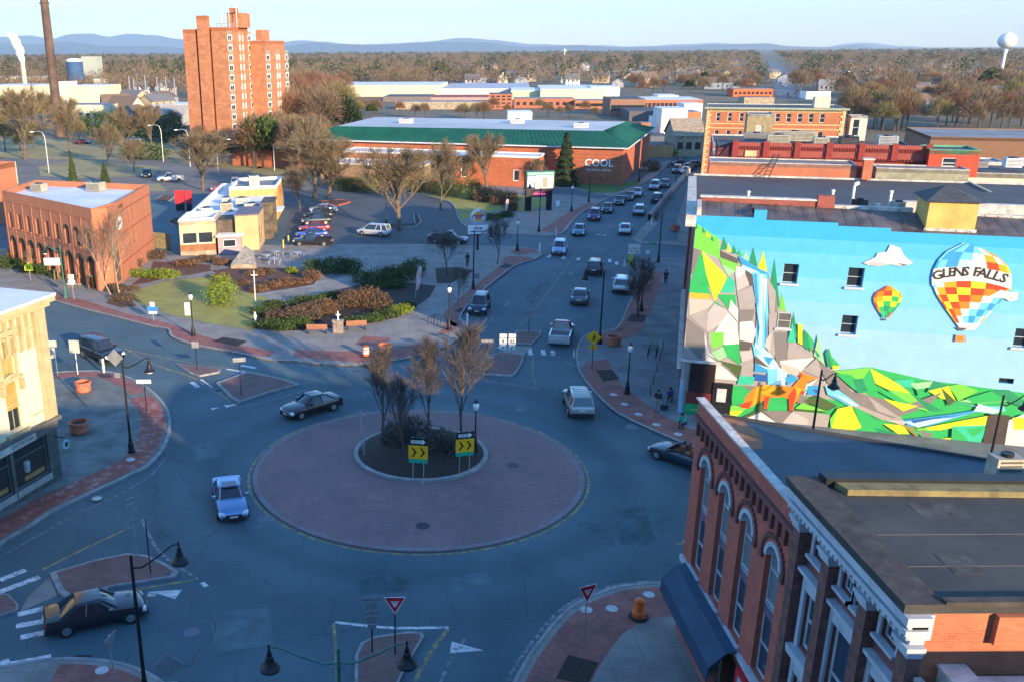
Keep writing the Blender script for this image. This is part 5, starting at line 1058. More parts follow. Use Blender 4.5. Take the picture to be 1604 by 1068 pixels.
block('brown_long_building', 'long brown panelled building at the right edge behind the rooftops', 'building', rc(31, 80, 60, 97), 0, 14.2, mat('brown_panel', (.20, .105, .06), var=.06), ROOFG, .1, pm=mat('brown_edge', (.2, .12, .08)))
block('orange_brick_block', 'orange brick block with grey hipped roof before the brown building', 'building', rc(29.5, 60, 36, 68), 0, 12.7, BR_F, ROOFG, .1, wins={0: [(.8, 3.4, 10.3, 11.6), (4, 5.2, 8, 11.8)]})
block('blue_panel_block', 'dark block with blue-grey panels at the right edge', 'building', rc(37, 58, 60, 66), 0, 13.0, mat('blue_grey_panel', (.13, .16, .20), var=.1), ROOFG, .1, wins={0: [(4.5*i+.3, 4.5*i+.6, 6, 12.8) for i in range(5)]})
block('flat_grey_block', 'flat grey roof with ducts before the blue panel block', 'building', rc(21.5, 34+5, 36, 50), 0, 14.0, mat('olive_render', (.24, .25, .16), var=.15), ROOFD, .3, pm=COPE)
block('cream_balustrade_building', 'cream painted building with classical parapet at the right edge', 'building', rc(24.0, 22, 40, 33), 0, 14.2, mat('cream_stone', (.60, .54, .36), var=.08), ROOFD, .3, pm=mat('cream_stone', (.60, .54, .36)), wins={0: [(.8+1.7*i, 1.9+1.7*i, 12.2, 13.3) for i in range(6)]})
block('low_rear_block', 'low dark roofed block between the mural building and the cream building', 'building', rc(30.2, 0, 44, 21), 0, 12.6, STONE, ROOFD, .2, pm=COPE)
for i, (a, b, z, sx, sy_, h, m) in enumerate(((8, 39, 16.4, 2.2, 1.4, 1.0, ACM), (6, 42, 16.4, 2.6, 1.2, .9, ROOFG), (12, 38, 16.4, 1.4, 1.2, .9, ACM), (15, 41, 16.4, 1.8, 1.4, .8, BLACK), (18.5, 40, 16.4, 1.8, 1.4, 1.0, STEEL), (10, 44, 16.4, 4.2, 1.2, 1.0, ACM), (24, 43, 14.1, 1.8, 1.3, 1.1, STEEL), (26, 42.5, 14.1, 1.4, 1.3, 1.2, ACM), (22.5, 42.8, 14.1, 1.2, 1.2, 1.0, ACM), (28, 44, 14.1, 1.8, 1.5, .6, ROOFG), (31.5, 45, 14.1, 1.5, 1.5, .9, ROOFW))):
    box_unit('rooftop_unit', ['beige unit above the middle of the red parapet', 'wide grey unit above the left of the red parapet', 'small cream unit above the centre of the red parapet', 'black unit above the right half of the red parapet', 'steel unit near the green cornice', 'long low cabinet at the back of the red parapet roof', 'steel duct unit on the grey block', 'right hand beige duct unit on the grey block', 'left hand duct unit on the grey block', 'flat skylight box on the grey block', 'white dome vent at the far corner of the grey block'][i], 'rooftop unit', tuple(ab(a, b, z)), sx, sy_, h, -GA, m, 'roof plant along the avenue')
ld = thing('roof_ladder', 'dark iron ladder leaning on the orange brick wall of the rooftop', 'ladder', tuple(ab(7, 29.5, 14.2))); 
for k, a in enumerate((6.2, 6.7)):
    mb = MB(); mb.tube([ab(a, 28.9, 14.2), ab(a+.8, 29.9, 16.3)], .04, 5); mb.build('stile', BLACK, ld)
for k in range(6): q = k/6+.1; mb = MB(); mb.tube([ab(6.2+.8*q, 28.9+q, 14.2+2.1*q), ab(6.7+.8*q, 28.9+q, 14.2+2.1*q)], .03, 5); mb.build('rung', BLACK, ld)
# brick hotel-like three storey block behind
hb = rc(2.4, 149.5, 29.5, 165)
rows = [(11.2, 13.0), (7.6, 9.4), (4.0, 5.8)]; wz = [o for za, zb in rows for o in [(1.9+i*2.35-(.0 if i < 3 else -.4), 2.7+i*2.35+(.4 if i > 2 else 0), za, zb) for i in range(3)]+[(13.7+i*2.15, 14.6+i*2.15, za, zb) for i in range(5)]]
hbk = block('long_brick_hotel', 'three storey orange brick building with cream quoins, bands and a row of dark windows', 'building', hb, 0, 14.0, BR_F, ROOFD, .1, wins={0: wz}, pm=COPE)
QUO = mat('cream_quoin', (.58, .40, .20)); mb = MB(wframe(hb[0], E1, -E2)); Lh = 27.1
for z in (13.2, 10.6, 9.7, 7.0): mb.box(0, .003, z, Lh, .1, z+.22)
for i in range(24): 
    w_ = .9 if i % 2 else .55; mb.box(-.05, .003, i*.58, w_, .14, i*.58+.5); mb.box(Lh-w_, .003, i*.58, Lh+.05, .14, i*.58+.5)
mb.build('quoins', QUO, hbk); mb = MB(wframe(hb[0], E1, -E2)); mb.box(-.6, .003, 13.75, Lh+.6, .7, 14.1)
for i in range(45): mb.box(i*.6, .15, 13.5, i*.6+.25, .5, 13.74)
mb.build('eaves', mat('green_grey_eaves', (.30, .33, .24)), hbk)
mb = MB(); abbox(mb, 23.5, 151, 14.1, 26.5, 155, 16.2); mb.build('roof_box', BEIGE, hbk)
block('stucco_tower', 'blank tan stucco block with a pale door panel before the brick hotel', 'building', rc(9.5, 128, 14.2, 136), 0, 14.0, mat('olive_tan', (.28, .23, .13), var=.12), ROOFD, .1, wins={0: [(1.7, 2.9, 8.2, 12)]}, wkw=dict(gm=mat('pale_panel2', (.42, .42, .38)), nx=1, nz=1))
block('white_shaft_building', 'small pale shaft with a dark opening right of the brick hotel', 'building', rc(31, 152, 34.2, 157), 0, 12.4, mat('pale_render', (.5, .48, .42)), ROOFD, .1, wins={0: [(.5, 1.7, 8.5, 11.8)]})
for i, (a0, b0, a1, b1, h, m, lab) in enumerate(((3, 60, 25, 75, 11.5, BR_D, 'dark brick block hidden behind the red parapet'), (3, 80, 26, 96, 10.5, BR_O, 'orange brick block farther along the avenue behind the red parapet'), (3, 100, 26, 118, 11, BR_R, 'red brick block near the brick hotel along the avenue'))):
    block('avenue_building', lab, 'building', rc(a0, b0, a1, b1), 0, h, m, ROOFD, .2, wins={3: grid_wins(b1-b0, 4, 1.1, [(4.5, 6.5), (7.8, 9.6)])})
# buildings at the end of the avenue
def fb(name, label, uL, uR, vb, vt, depth, m, rm=None, z0=0, wins=None, gable=0, cat='building', group=None, vbR=None, simple=True, gm=None):
    a = g(uL, vb); b = g(uR, vbR or vb); h = hgt(a.x, a.y, vt); d = (b-a).normalized(); n = Vector((-d.y, d.x, 0)); P4 = [a, b, b+n*depth, a+n*depth]
    w_ = {0: grid_wins((b-a).length, wins[0], wins[1], [(h*q0, h*q1) for q0, q1 in wins[2]], .3, .3)} if wins else None
    r = block(name, label, cat, P4, z0, h, m, rm or ROOFG, 0, group, wins=w_, wkw=dict(simple=True, gm=gm))
    if gable:
        mb = MB(); A, B, C_, D = [p+Vector((0, 0, h+.02)) for p in P4]; o_ = d*.4; r0 = (A+D)/2+Vector((0, 0, gable))-o_; r1 = (B+C_)/2+Vector((0, 0, gable))+o_
        e_ = n*-.4; mb.poly([tuple(A+e_-o_), tuple(B+e_+o_), tuple(r1), tuple(r0)]); mb.poly([tuple(C_-e_+o_), tuple(D-e_-o_), tuple(r0), tuple(r1)]); mb.build('gable_roof', rm or ROOFG, r)
        mb = MB(); mb.poly([tuple(A), tuple(D), tuple((A+D)/2+Vector((0, 0, gable-.1)))][::-1]); mb.poly([tuple(B), tuple(C_), tuple((B+C_)/2+Vector((0, 0, gable-.1)))]); mb.build('gable_wall', m, r)
    return r
fb('white_block', 'tall plain white rendered block at the end of the avenue', 1034, 1074, 213, 171, 14, mat('plain_white_render', (.68, .68, .64), var=.05), ROOFW)
fb('brick_block', 'orange brick block right of the white rendered block', 1074, 1096, 207, 176, 14, BR_F, ROOFG, wins=(2, 1.2, ((.2, .35), (.5, .65))))
fb('white_topped_block', 'white rendered upper block above the orange brick block', 1069, 1098, 196, 163, 12, WHITE, ROOFW)
fb('stone_house', 'rough buff stone building with a hipped roof facing down the avenue', 1055, 1100, 246, 214, 12, STONE, mat('stone_tiles', (.30, .25, .18), var=.2), gable=4, wins=(3, 1.4, ((.35, .7),)))
fb('tan_wall_building', 'low tan walled building beside the stone building', 1016, 1054, 247, 228, 10, mat('tan_wall', (.45, .27, .12)), ROOFD)
fb('dark_low_block', 'low dark roofed workshop behind the tan wall', 1018, 1050, 226, 214, 12, mat('dark_block', (.10, .11, .14)), ROOFD)
fb('orange_kiosk', 'small orange brick kiosk left of the white rendered block', 1003, 1018, 213, 193, 6, BR_F, ROOFG)
fb('grey_shed', 'pale grey shed beside the white rendered block', 1022, 1034, 206, 184, 8, WHITE, ROOFG)
fb('long_brick_works', 'long brick works with a white roof above the arena end', 1006, 1100, 176, 157, 30, BR_F, ROOFW, wins=(14, 1.4, ((.3, .75),)))
fb('dark_warehouse', 'dark roofed warehouse between the arena and the white blocks', 985, 1036, 190, 175, 26, mat('dark_wall', (.10, .09, .10)), ROOFD)
# low wall with railing between avenue and ramp
lw = thing('ramp_wall', 'long low concrete wall between the avenue and its side ramp', 'wall', g(1050, 300)); mb = MB(); ribbon(mb, gp([(1017, 346), (1038, 320), (1062, 290), (1088, 262)]), .5, 0, 1.0); mb.build('wall_body', COPE, lw)
mb = MB(); ribbon(mb, gp([(1017, 346), (1038, 320), (1062, 290), (1088, 262)]), .12, 1.01, 1.15); mb.build('cap', STONE, lw)
# ================================================================ distance: tower block, mill, sheds, houses, water towers, hills
ht = thing('apartment_tower', 'twelve storey orange brick apartment tower with stepped wings and white window columns', 'tower block', tuple(g(366, 240)))
T0 = g(366, 240); HT = hgt(T0.x, T0.y, 49); BT = mat('tower_brick', (.42, .175, .085), var=.10, scale=.5, kind='brick', bw=1.2, bh=.45); BTD = mat('tower_brick_dark', (.30, .10, .04), var=.08)
def tw(x, y): return T0+E1*x*.72+E2*y*.82
FL = HT/12.4
def wing_(x0, x1, y0, y1, h, cols, side='R', name='wing_wall'):
    P4 = [tw(x0, y0), tw(x1, y0), tw(x1, y1), tw(x0, y1)]; mb = MB(); T = None
    for i in range(4):
        ops = [(a, b, 1.0+FL*k, 2.6+FL*k) for a, b in cols for k in range(int(h/FL)-0)] if i == 1 else []
        ops = [o for o in ops if o[3] < h-.5]; t, n = wallgrid(mb, P4[i], P4[(i+1) % 4], 0, h, ops, .12)
        if i == 1: T = (P4[1], t, n, ops)
    mb.build(name, BT, ht); mb = MB(); mb.prism([(p.x, p.y) for p in P4], h+.01, h+.9); mb.build('roof_band', BTD, ht)
    for o in T[3]: 
        wi = window(ht, T[0], T[1], T[2], *o, depth=.05, fm=WHITE, nx=2, nz=1, fw=.28)
    mb = MB(wframe(T[0], T[1], T[2]))
    for a, b in cols:
        for k in range(int(h/FL)): mb.box(a+.1, .004, 2.75+FL*k, b-.1, .03, min(h, 3.7+FL*k))
    if cols: mb.build('spandrels', mat('grey_spandrel', (.26, .26, .2)), ht)
wing_(-6.2, 0, 0, 15.5, HT, [(.3, 3.0), (7.2, 8.0), (9.0, 9.8), (12.6, 14.8)])
wing_(-12.5, -6.21, 1.2, 12, HT+.1, []); wing_(-11.4, -7.2, -.6, 1.19, HT+2.9, []); wing_(-17.5, -12.51, 0, 12, HT-.4, [])
wing_(.01, 6.2, 16.5, 33, HT-3.2, [(.5, 3.2), (7.4, 8.4), (9.2, 10.0), (13.8, 16.0)])
part_box(ht, 'lift_housing', [tw(-4, 8), tw(1.5, 8), tw(1.5, 15), tw(-4, 15)], HT+.91, HT+4.6, BT); part_box(ht, 'stair_housing', [tw(2, 18), tw(4.5, 18), tw(4.5, 24), tw(2, 24)], HT-2.2, HT+.5, BT)
part_box(ht, 'tank_housing', [tw(-2.5, 7), tw(0, 7), tw(0, 9.5), tw(-2.5, 9.5)], HT+4.61, HT+5.8, BT)
mb = MB(); 
for k in range(12): p = tw(-6+k*.5, 4+k*.2); mb.tube([p+Vector((0, 0, HT+.9)), p+Vector((0, 0, HT+2.0))], .07, 4)
mb.tube([tw(-6, 4)+Vector((0, 0, HT+1.9)), tw(-.5, 6.2)+Vector((0, 0, HT+1.9))], .07, 4); mb.build('roof_rail', STEEL, ht)
for k in range(3): mb = MB(); p = tw(-5+k*3, 6); mb.tube([p+Vector((0, 0, HT+.9)), p+Vector((0, 0, HT+5+k))], .07, 4); mb.build('antenna', WHITE, ht)
# tall brown chimney stack
cs = thing('brown_chimney_stack', 'tall slender brown chimney stack with ladder rings at the left', 'chimney', tuple(g(94, 215))); c0 = g(94, 215); h = 60
mb = MB(); mb.tube([c0, c0+Vector((0, 0, h*.5)), c0+Vector((0, 0, h))], [1.5, 1.3, 1.05], 16); mb.build('shaft', mat('brown_stack', (.11, .07, .055), var=.25, scale=.3), cs)
for z in (18, 24, 40, h-4): mb = MB(); mb.lathe([(1.3, z), (1.75-z*.006, z), (1.75-z*.006, z+.4), (1.3, z+.4)], tuple(c0), 16); mb.build('ring', mat('dark_ring', (.08, .06, .05)), cs)
# mill with white stack and steam
CRM = mat('mill_cream', (.56, .51, .36), var=.06, scale=.1); MILLB = mat('mill_blue', (.035, .09, .20), var=.15, scale=.2); GP = mat('mill_grey_panel', (.34, .37, .33), var=.06)
fb('mill_main_block', 'largest cream block of the mill with two round vents', 107, 165, 178, 135, 22, CRM, ROOFW, cat='mill building')
fb('mill_grey_tower', 'tall flat grey green panel tower of the mill', 132, 155, 140, 89, 10, GP, ROOFG, cat='mill building')
fb('mill_small_tower', 'small pale tower beside the grey mill tower', 149, 163, 150, 124, 8, mat('mill_pale', (.5, .52, .48)), ROOFG, cat='mill building')
fb('mill_long_shed', 'long low cream mill shed behind the brown chimney', -20, 82, 140, 121, 30, CRM, ROOFW, cat='mill building')
fb('mill_low_block', 'low cream mill block right of the main block', 165, 205, 182, 156, 20, mat('mill_tan', (.48, .40, .26)), ROOFG, cat='mill building')
fb('mill_front_block', 'low white mill block in front of the main block', 95, 172, 196, 165, 16, CRM, ROOFG, cat='mill building', wins=(6, 1.5, ((.3, .6),)))
fb('mill_link', 'cream mill block behind the bare trees at the left edge', -30, 60, 172, 135, 30, CRM, ROOFW, cat='mill building', wins=(9, 2, ((.3, .5),)))
fb('mill_pipe_house', 'narrow cream building beside the blue silo', 96, 112, 168, 128, 10, mat('mill_pale', (.5, .52, .48)), ROOFG, cat='mill building')
si = thing('blue_silo', 'blue cylindrical silo with a white top at the mill', 'silo', tuple(g(122, 150))); c0 = g(122, 150); h = hgt(c0.x, c0.y, 97); mb = MB(); mb.lathe([(5.0, 0), (5.0, h)], tuple(c0), 20); mb.build('drum', MILLB, si); mb = MB(); mb.lathe([(4.6, h), (4.6, h+1.5), (1, h+2)], tuple(c0), 20); mb.build('top', WHITE, si)
ws_ = thing('white_mill_stack', 'thin pale mill stack with steam rising from it', 'chimney', tuple(g(43, 160))); c0 = g(43, 160); h = hgt(c0.x, c0.y, 99); mb = MB(); mb.tube([c0, c0+Vector((0, 0, h))], [1.3, 1.1], 12); mb.build('shaft', mat('pale_stack', (.55, .5, .4)), ws_)
sm = MB(); rings = []
for k in range(9):
    q = k/8; c = c0+Vector((-3*q*q-1.5*q, 0, h+15*q)); r = .7+2.6*math.sin(math.pi*min(1, q*.8+.1))*(.5+q*.5); rings.append([tuple(c+Vector((r*(1+.25*math.sin(3*a+k*2))*math.cos(a), r*(1+.25*math.sin(2*a+k))*math.sin(a), .6*math.sin(2*a)))) for a in [2*math.pi*j/14 for j in range(14)]])
sm.loft(rings); so_ = sm.build('steam_plume', mat('steam', (.85, .85, .86), 1, kind='plain', spec=0), smooth=True); tag(so_, 'white steam rising from the thin mill stack', 'steam', kind='stuff')
# big sheds beyond the arena
for a in (('cream_warehouse', 'long cream warehouse with a pale roof beyond the tower block', 516, 690, 152, 134, 60, CRM, ROOFW), ('grey_roofed_warehouse', 'very wide warehouse with a blue-grey roof beyond the arena', 690, 830, 152, 139, 90, mat('shed_grey', (.45, .47, .46)), mat('blue_grey_roof2', (.36, .40, .45))),
          ('cream_long_shed', 'long cream shed right of the brick mill block', 846, 948, 158, 140, 60, CRM, ROOFW), ('white_low_shed', 'white shed at the right end of the warehouse row', 925, 970, 156, 137, 30, WHITE, ROOFW), ('cream_corner_shed', 'cream shed between the brick mill block and the long shed', 800, 846, 157, 142, 40, mat('shed_cream', (.52, .48, .33)), ROOFW),
          ('maroon_roofed_shed', 'low shed with a dark red roof before the wide warehouse', 675, 765, 160, 153, 30, mat('shed_pink', (.35, .25, .22)), mat('maroon_roof', (.28, .05, .05))), ('dark_long_shed', 'long dark roofed shed left of the red roofed one', 600, 675, 160, 152, 30, mat('shed_dark', (.16, .13, .12)), ROOFD), ('long_low_wall', 'very long low buff building behind the arena', 620, 770, 172, 160, 14, STONE, ROOFG),
          ('brick_mill', 'brown brick mill block four storeys high beyond the arena', 766, 802, 172, 148, 16, mat('mill_brick', (.36, .13, .07)), ROOFD), ('brick_row', 'low brick row right of the brick mill block', 805, 900, 170, 155, 16, mat('mill_brick', (.36, .13, .07)), ROOFG), ('brick_row', 'brick row beneath the long cream shed', 900, 948, 171, 158, 16, mat('mill_brick2', (.40, .15, .07)), ROOFG),
          ('white_pavilion', 'small white building just behind the arena roof', 795, 833, 196, 176, 12, WHITE, ROOFW), ('dark_brick_works', 'dark brick works at the right end behind the arena', 955, 1010, 182, 156, 26, mat('works_brick', (.24, .13, .09)), ROOFD), ('white_shed', 'white shed above the dark brick works', 1030, 1062, 165, 150, 18, WHITE, ROOFW),
          ('orange_storefront', 'bright orange red storefront block left of the far avenue', 1148, 1210, 152, 140, 18, mat('orange_red_front', (.62, .13, .04)), ROOFG), ('buff_store', 'buff store before the bright orange one', 1165, 1212, 164, 153, 12, STONE, ROOFD), ('white_store', 'white store right of the far avenue', 1262, 1300, 156, 144, 12, WHITE, ROOFD), ('yard_shed', 'pale shed between the mill and the tower block', 225, 290, 178, 164, 20, mat('yard_pale', (.42, .42, .40)), ROOFW),
          ('yard_hall', 'low grey hall left of the tower block', 188, 236, 168, 158, 20, mat('yard_grey', (.35, .34, .32)), ROOFW), ('cream_store', 'small cream building right of the tower block', 470, 496, 135, 123, 20, CRM, ROOFG), ('white_yard', 'white low building right of the tower block', 500, 560, 142, 134, 26, WHITE, ROOFW)):
    w_ = (4, 1.6, ((.12, .2), (.36, .46), (.6, .7), (.8, .9))) if a[0] == 'brick_mill' else ((9, 1.6, ((.3, .65),)) if 'row' in a[0] or 'works' in a[0] or a[0] in ('orange_storefront',) else None)
    fb(*a, wins=w_)
for nm, lab, u, v, vt, r in (('rust_tank', 'round rust brown tank before the cream warehouse', 647, 145, 135, 9),):
    c0 = g(u, v); h = hgt(c0.x, c0.y, vt); t_ = thing(nm, lab, 'tank', tuple(c0)); mb = MB(); mb.lathe([(r, 0), (r, h)], tuple(c0), 20); mb.build('drum', mat('rust_tank', (.35, .13, .05)), t_); mb = MB(); mb.lathe([(r+.2, h), (r*.5, h+.8), (.2, h+1)], tuple(c0), 20); mb.build('lid', mat('rust_lid', (.3, .12, .05)), t_)
# water towers
def wtower(name, label, x, y, zc, r, leg, m):
    t_ = thing(name, label, 'water tower', (x, y, 0)); mb = MB(); mb.lathe([(leg*1.8, 0), (leg, 6), (leg*.9, zc-r*1.6), (leg*1.6, zc-r*.95)], (x, y, 0), 16); mb.build('stem', m, t_, smooth=True)
    mb = MB(); mb.lathe([(r*math.sin(math.pi*k/14)+.01, zc-r*.85*math.cos(math.pi*k/14)) for k in range(15)], (x, y, 0), 24); mb.build('tank', m, t_, smooth=True)
    mb = MB(); mb.lathe([(r*.12, zc+r*.83), (r*.12, zc+r*1.0)], (x, y, 0), 8); mb.build('vent', m, t_)
WTM = mat('water_tower_white', (.66, .68, .70), .5, var=.06, scale=.1)
def at_depth(u, v, y): r = ray(u, v); t = y/r.y; return (r.x*t, y, H+r.z*t)
x, y, z = at_depth(1578, 64, 760); wtower('water_tower', 'white bulb water tower on a tapering stem at the right horizon', x, y, z, 6.6, 1.2, WTM)
x, y, z = at_depth(884.5, 79.5, 2400); wtower('water_tower', 'tiny white water tower on the middle of the horizon', x, y, z, 4.2, 1.2, WTM)
# the far avenue running to the horizon, with cars and poles
mb = MB(); a = [g(1232, 150), g(1222, 125), g(1214, 112), g(1208, 101)]; q = [g(1200, 165)]
ln = [Vector(p) for p in ((215, 520, 0), (305, 765, 0), (470, 1205, 0), (760, 1985, 0))]; ribbon(mb, ln, 19, 0, 0); o = mb.build('far_avenue', mat('far_asphalt', (.13, .15, .18), var=.1, scale=.05)); o.location.z = .05; struct(o)
AVD = Vector((.348, .938, 0))
# hills
def hill(name, dist, prof, m, depth, base=-30):
    pr = sorted(prof); mb = MB(); rows = []
    def top(u):
        for (a, b), (c, d) in zip(pr, pr[1:]):
            if a <= u <= c: t = (u-a)/(c-a); t = t*t*(3-2*t); return b+(d-b)*t
        return pr[0][1] if u < pr[0][0] else pr[-1][1]
    us = [-500+12*i for i in range(220)]; r0 = []; r1 = []; r2 = []; r3 = []
    for u in us:
        j = 1.2*noise.noise(Vector((u*.03, dist*.001, 0)))+.8*noise.noise(Vector((u*.11, dist*.003, 1)))
        x, y, z = at_depth(u, top(u)+j-(5 if u > 700 and dist > 9000 else max(0, min(5, (u-300)/80)) if dist > 9000 else 0), dist); r0.append((x*.90, dist*.86, base)); r1.append((x*.96, dist*.95, base+(z-base)*(.5+.2*noise.noise(Vector((u*.05, 3, dist)))))); r2.append((x, dist, z)); r3.append((x*1.1, dist*1.15, base))
    for A, B in ((r0, r1), (r1, r2), (r2, r3)):
        for i in range(len(us)-1): mb.poly([A[i], A[i+1], B[i+1], B[i]])
    return struct(mb.build(name, m, smooth=True))
FARH = mat('far_mountain_haze_tint', (.07, .17, .27), var=.10, scale=.0004, detail=10, col2=(.05, .13, .22)); MIDH = mat('mountain_haze_tint', (.06, .11, .16), var=.15, scale=.0006, detail=10, col2=(.04, .08, .12)); NEARH = mat('near_hill_forest', (.11, .09, .07), var=.25, scale=.004, detail=10, col2=(.05, .06, .04)); PINE = mat('pine_ridge', (.035, .05, .03), var=.3, scale=.01, detail=9)  # both mountain colours have the blue of distant haze mixed in
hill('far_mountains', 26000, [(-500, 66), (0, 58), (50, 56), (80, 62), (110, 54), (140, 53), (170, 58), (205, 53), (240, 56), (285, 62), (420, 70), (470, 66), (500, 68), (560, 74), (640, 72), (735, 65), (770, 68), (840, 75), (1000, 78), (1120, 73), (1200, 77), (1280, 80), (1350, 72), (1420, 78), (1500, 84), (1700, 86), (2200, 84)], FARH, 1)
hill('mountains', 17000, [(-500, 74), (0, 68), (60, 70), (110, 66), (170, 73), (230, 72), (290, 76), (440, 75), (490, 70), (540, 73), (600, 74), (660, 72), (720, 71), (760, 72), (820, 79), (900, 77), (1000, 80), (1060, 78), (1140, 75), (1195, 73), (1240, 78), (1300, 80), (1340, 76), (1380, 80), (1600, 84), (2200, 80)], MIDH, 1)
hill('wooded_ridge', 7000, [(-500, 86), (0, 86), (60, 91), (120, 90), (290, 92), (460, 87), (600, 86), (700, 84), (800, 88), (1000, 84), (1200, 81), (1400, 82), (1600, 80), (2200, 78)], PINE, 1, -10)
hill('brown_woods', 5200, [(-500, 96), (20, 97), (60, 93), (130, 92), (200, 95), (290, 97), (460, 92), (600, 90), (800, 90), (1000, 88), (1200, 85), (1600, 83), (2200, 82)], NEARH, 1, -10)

mb = MB(); mb.box(-40000, -60, -1, 40000, 31500, 1200); hz = mb.build('haze', mat('haze_air', (1, 1, 1), kind='plain')); m = bpy.data.materials.new('haze_volume'); m.use_nodes = True; N = m.node_tree; N.nodes.remove(N.nodes['Principled BSDF']); v = N.nodes.new('ShaderNodeVolumePrincipled'); v.inputs['Color'].default_value = (.80, .93, .98, 1); v.inputs['Density'].default_value = .000055; v.inputs['Anisotropy'].default_value = .2
N.links.new(v.outputs[0], N.nodes['Material Output'].inputs['Volume']); hz.data.materials.clear(); hz.data.materials.append(m); hz['kind'] = 'stuff'
# ================================================================ trees
BARKT = mat('tan_bark', (.13, .10, .07), var=.25, scale=3); BARK = mat('bark', (.085, .068, .055), var=.3, scale=3); TWIG = mat('bare_twigs', (.19, .13, .085), kind='leaf', scale=.5, var=.15); TWIGD = mat('dark_twigs', (.062, .05, .045), kind='leaf', scale=.5, var=.15)
TWIGG = mat('grey_twigs', (.10, .085, .08), kind='leaf', scale=.5, var=.15); TWIGT = mat('tan_twigs', (.20, .15, .09), kind='leaf', scale=.4, var=.15); TWIGR = mat('reddish_twigs', (.22, .11, .065), kind='leaf', scale=.5, var=.15); NEED = mat('conifer_needles', (.028, .05, .018), kind='leaf', scale=1, var=.2); SHRUBG = mat('evergreen_leaves', (.05, .085, .018), kind='leaf', scale=1, var=.2); SHRUBY = mat('bright_green_leaves', (.17, .24, .02), kind='leaf', scale=1, var=.2)
SHRUBB = mat('brown_shrub_twigs', (.12, .082, .055), kind='leaf', scale=1.5, var=.2); SHRUBO = mat('russet_shrub_twigs', (.16, .09, .052), kind='leaf', scale=1.5, var=.2); WILLOW = mat('olive_twigs', (.20, .17, .07), kind='leaf', scale=.5, var=.15)
BIRCH = mat('pale_bark', (.36, .27, .2), var=.2, scale=3)
def bare_tree(seed, Ht_=10, spread=.5, trunk=.28, limbs=9, r0=.2, up=.35, dens=1.0, tm=None, bm=None, lean=0, tw_w=.009, stems=1, tl=.72, sub=.62, tn=16):
    rs = random.Random(seed); nr = np.random.default_rng(seed); tb = MB(); cb_ = MB(); ends = []
    def rot(d, ang, az):
        d = d.normalized(); a = Vector((0, 0, 1)) if abs(d.z) < .9 else Vector((1, 0, 0)); u = d.cross(a).normalized(); v = d.cross(u)
        return (d*math.cos(ang)+(u*math.cos(az)+v*math.sin(az))*math.sin(ang)).normalized()
    def grow(p, d, L_, r, lev):
        pts = [p]; rr = [r]; n = 4 if lev < 2 else 3
        for i in range(n):
            d = (d+Vector((rs.uniform(-1, 1), rs.uniform(-1, 1), rs.uniform(-.3, .8)+up*.5))*(.10+.05*lev)).normalized(); pts.append(pts[-1]+d*L_/n); rr.append(r*(1-.62*(i+1)/n))
        (tb if lev == 0 else cb_).tube(pts, rr, 7 if lev == 0 else (5 if lev == 1 else 3), cap=lev == 0)
        if lev >= 3: ends.append((pts, d, L_)); return
        if lev == 2: ends.append((pts[1:], d, L_))
        k = {0: limbs, 1: 6, 2: 4}[lev]
        for i in range(k):
            t = (trunk if lev == 0 else .25)+(1-(trunk if lev == 0 else .25))*(i+rs.random()*.6)/k; s = min(n-1, int(t*n)); f = t*n-s; q = pts[s].lerp(pts[min(n, s+1)], min(1, f))
            ang = rs.uniform(.35, .8)*(spread+.45) if lev == 0 else rs.uniform(.4, .85)
            if lev == 0: ang *= 1.15-.55*t
            grow(q, rot(d if lev else Vector((0, 0, 1)), ang, rs.uniform(0, 6.28)), L_*((sub if lev == 0 else .55)*(1.15-.5*t)), rr[s]*(.55 if lev == 0 else .6), lev+1)
    for k in range(stems):
        d0 = Vector((rs.uniform(-.25, .25), rs.uniform(-.25, .25), 1)) if stems > 1 else Vector((lean, 0, 1)); grow(Vector((rs.uniform(-.2, .2)*(stems > 1), 0, -.05)), d0.normalized(), Ht_*tl, r0, 0)
    Cs, As, Bs = [], [], []
    for pts, d, L_ in ends:
        k = max(3, int(tn*dens)); 
        for _ in range(k):
            s = rs.randrange(len(pts)-1) if len(pts) > 1 else 0; q = pts[s].lerp(pts[s+1], rs.random()) if len(pts) > 1 else pts[0]
            dd = (d+Vector((rs.gauss(0, .42), rs.gauss(0, .42), rs.gauss(.15, .35)))).normalized(); l = Ht_*rs.uniform(.035, .10); sd_ = dd.cross(Vector((rs.gauss(0, 1), rs.gauss(0, 1), rs.gauss(0, 1)))).normalized()
            Cs.append(q+dd*l/2); As.append(dd*l/2); Bs.append(sd_*tw_w*Ht_/10)
    root = bpy.data.objects.new('bare_tree', None); SC.collection.objects.link(root)
    tb.build('trunk', bm or BARK, root, True, local=True); b_ = cb_.build('branches', bm or BARK, root, False, local=True)
    quads_obj('crown', np.array(Cs, 'f'), np.array(As, 'f'), np.array(Bs, 'f'), tm or TWIG, root); return root
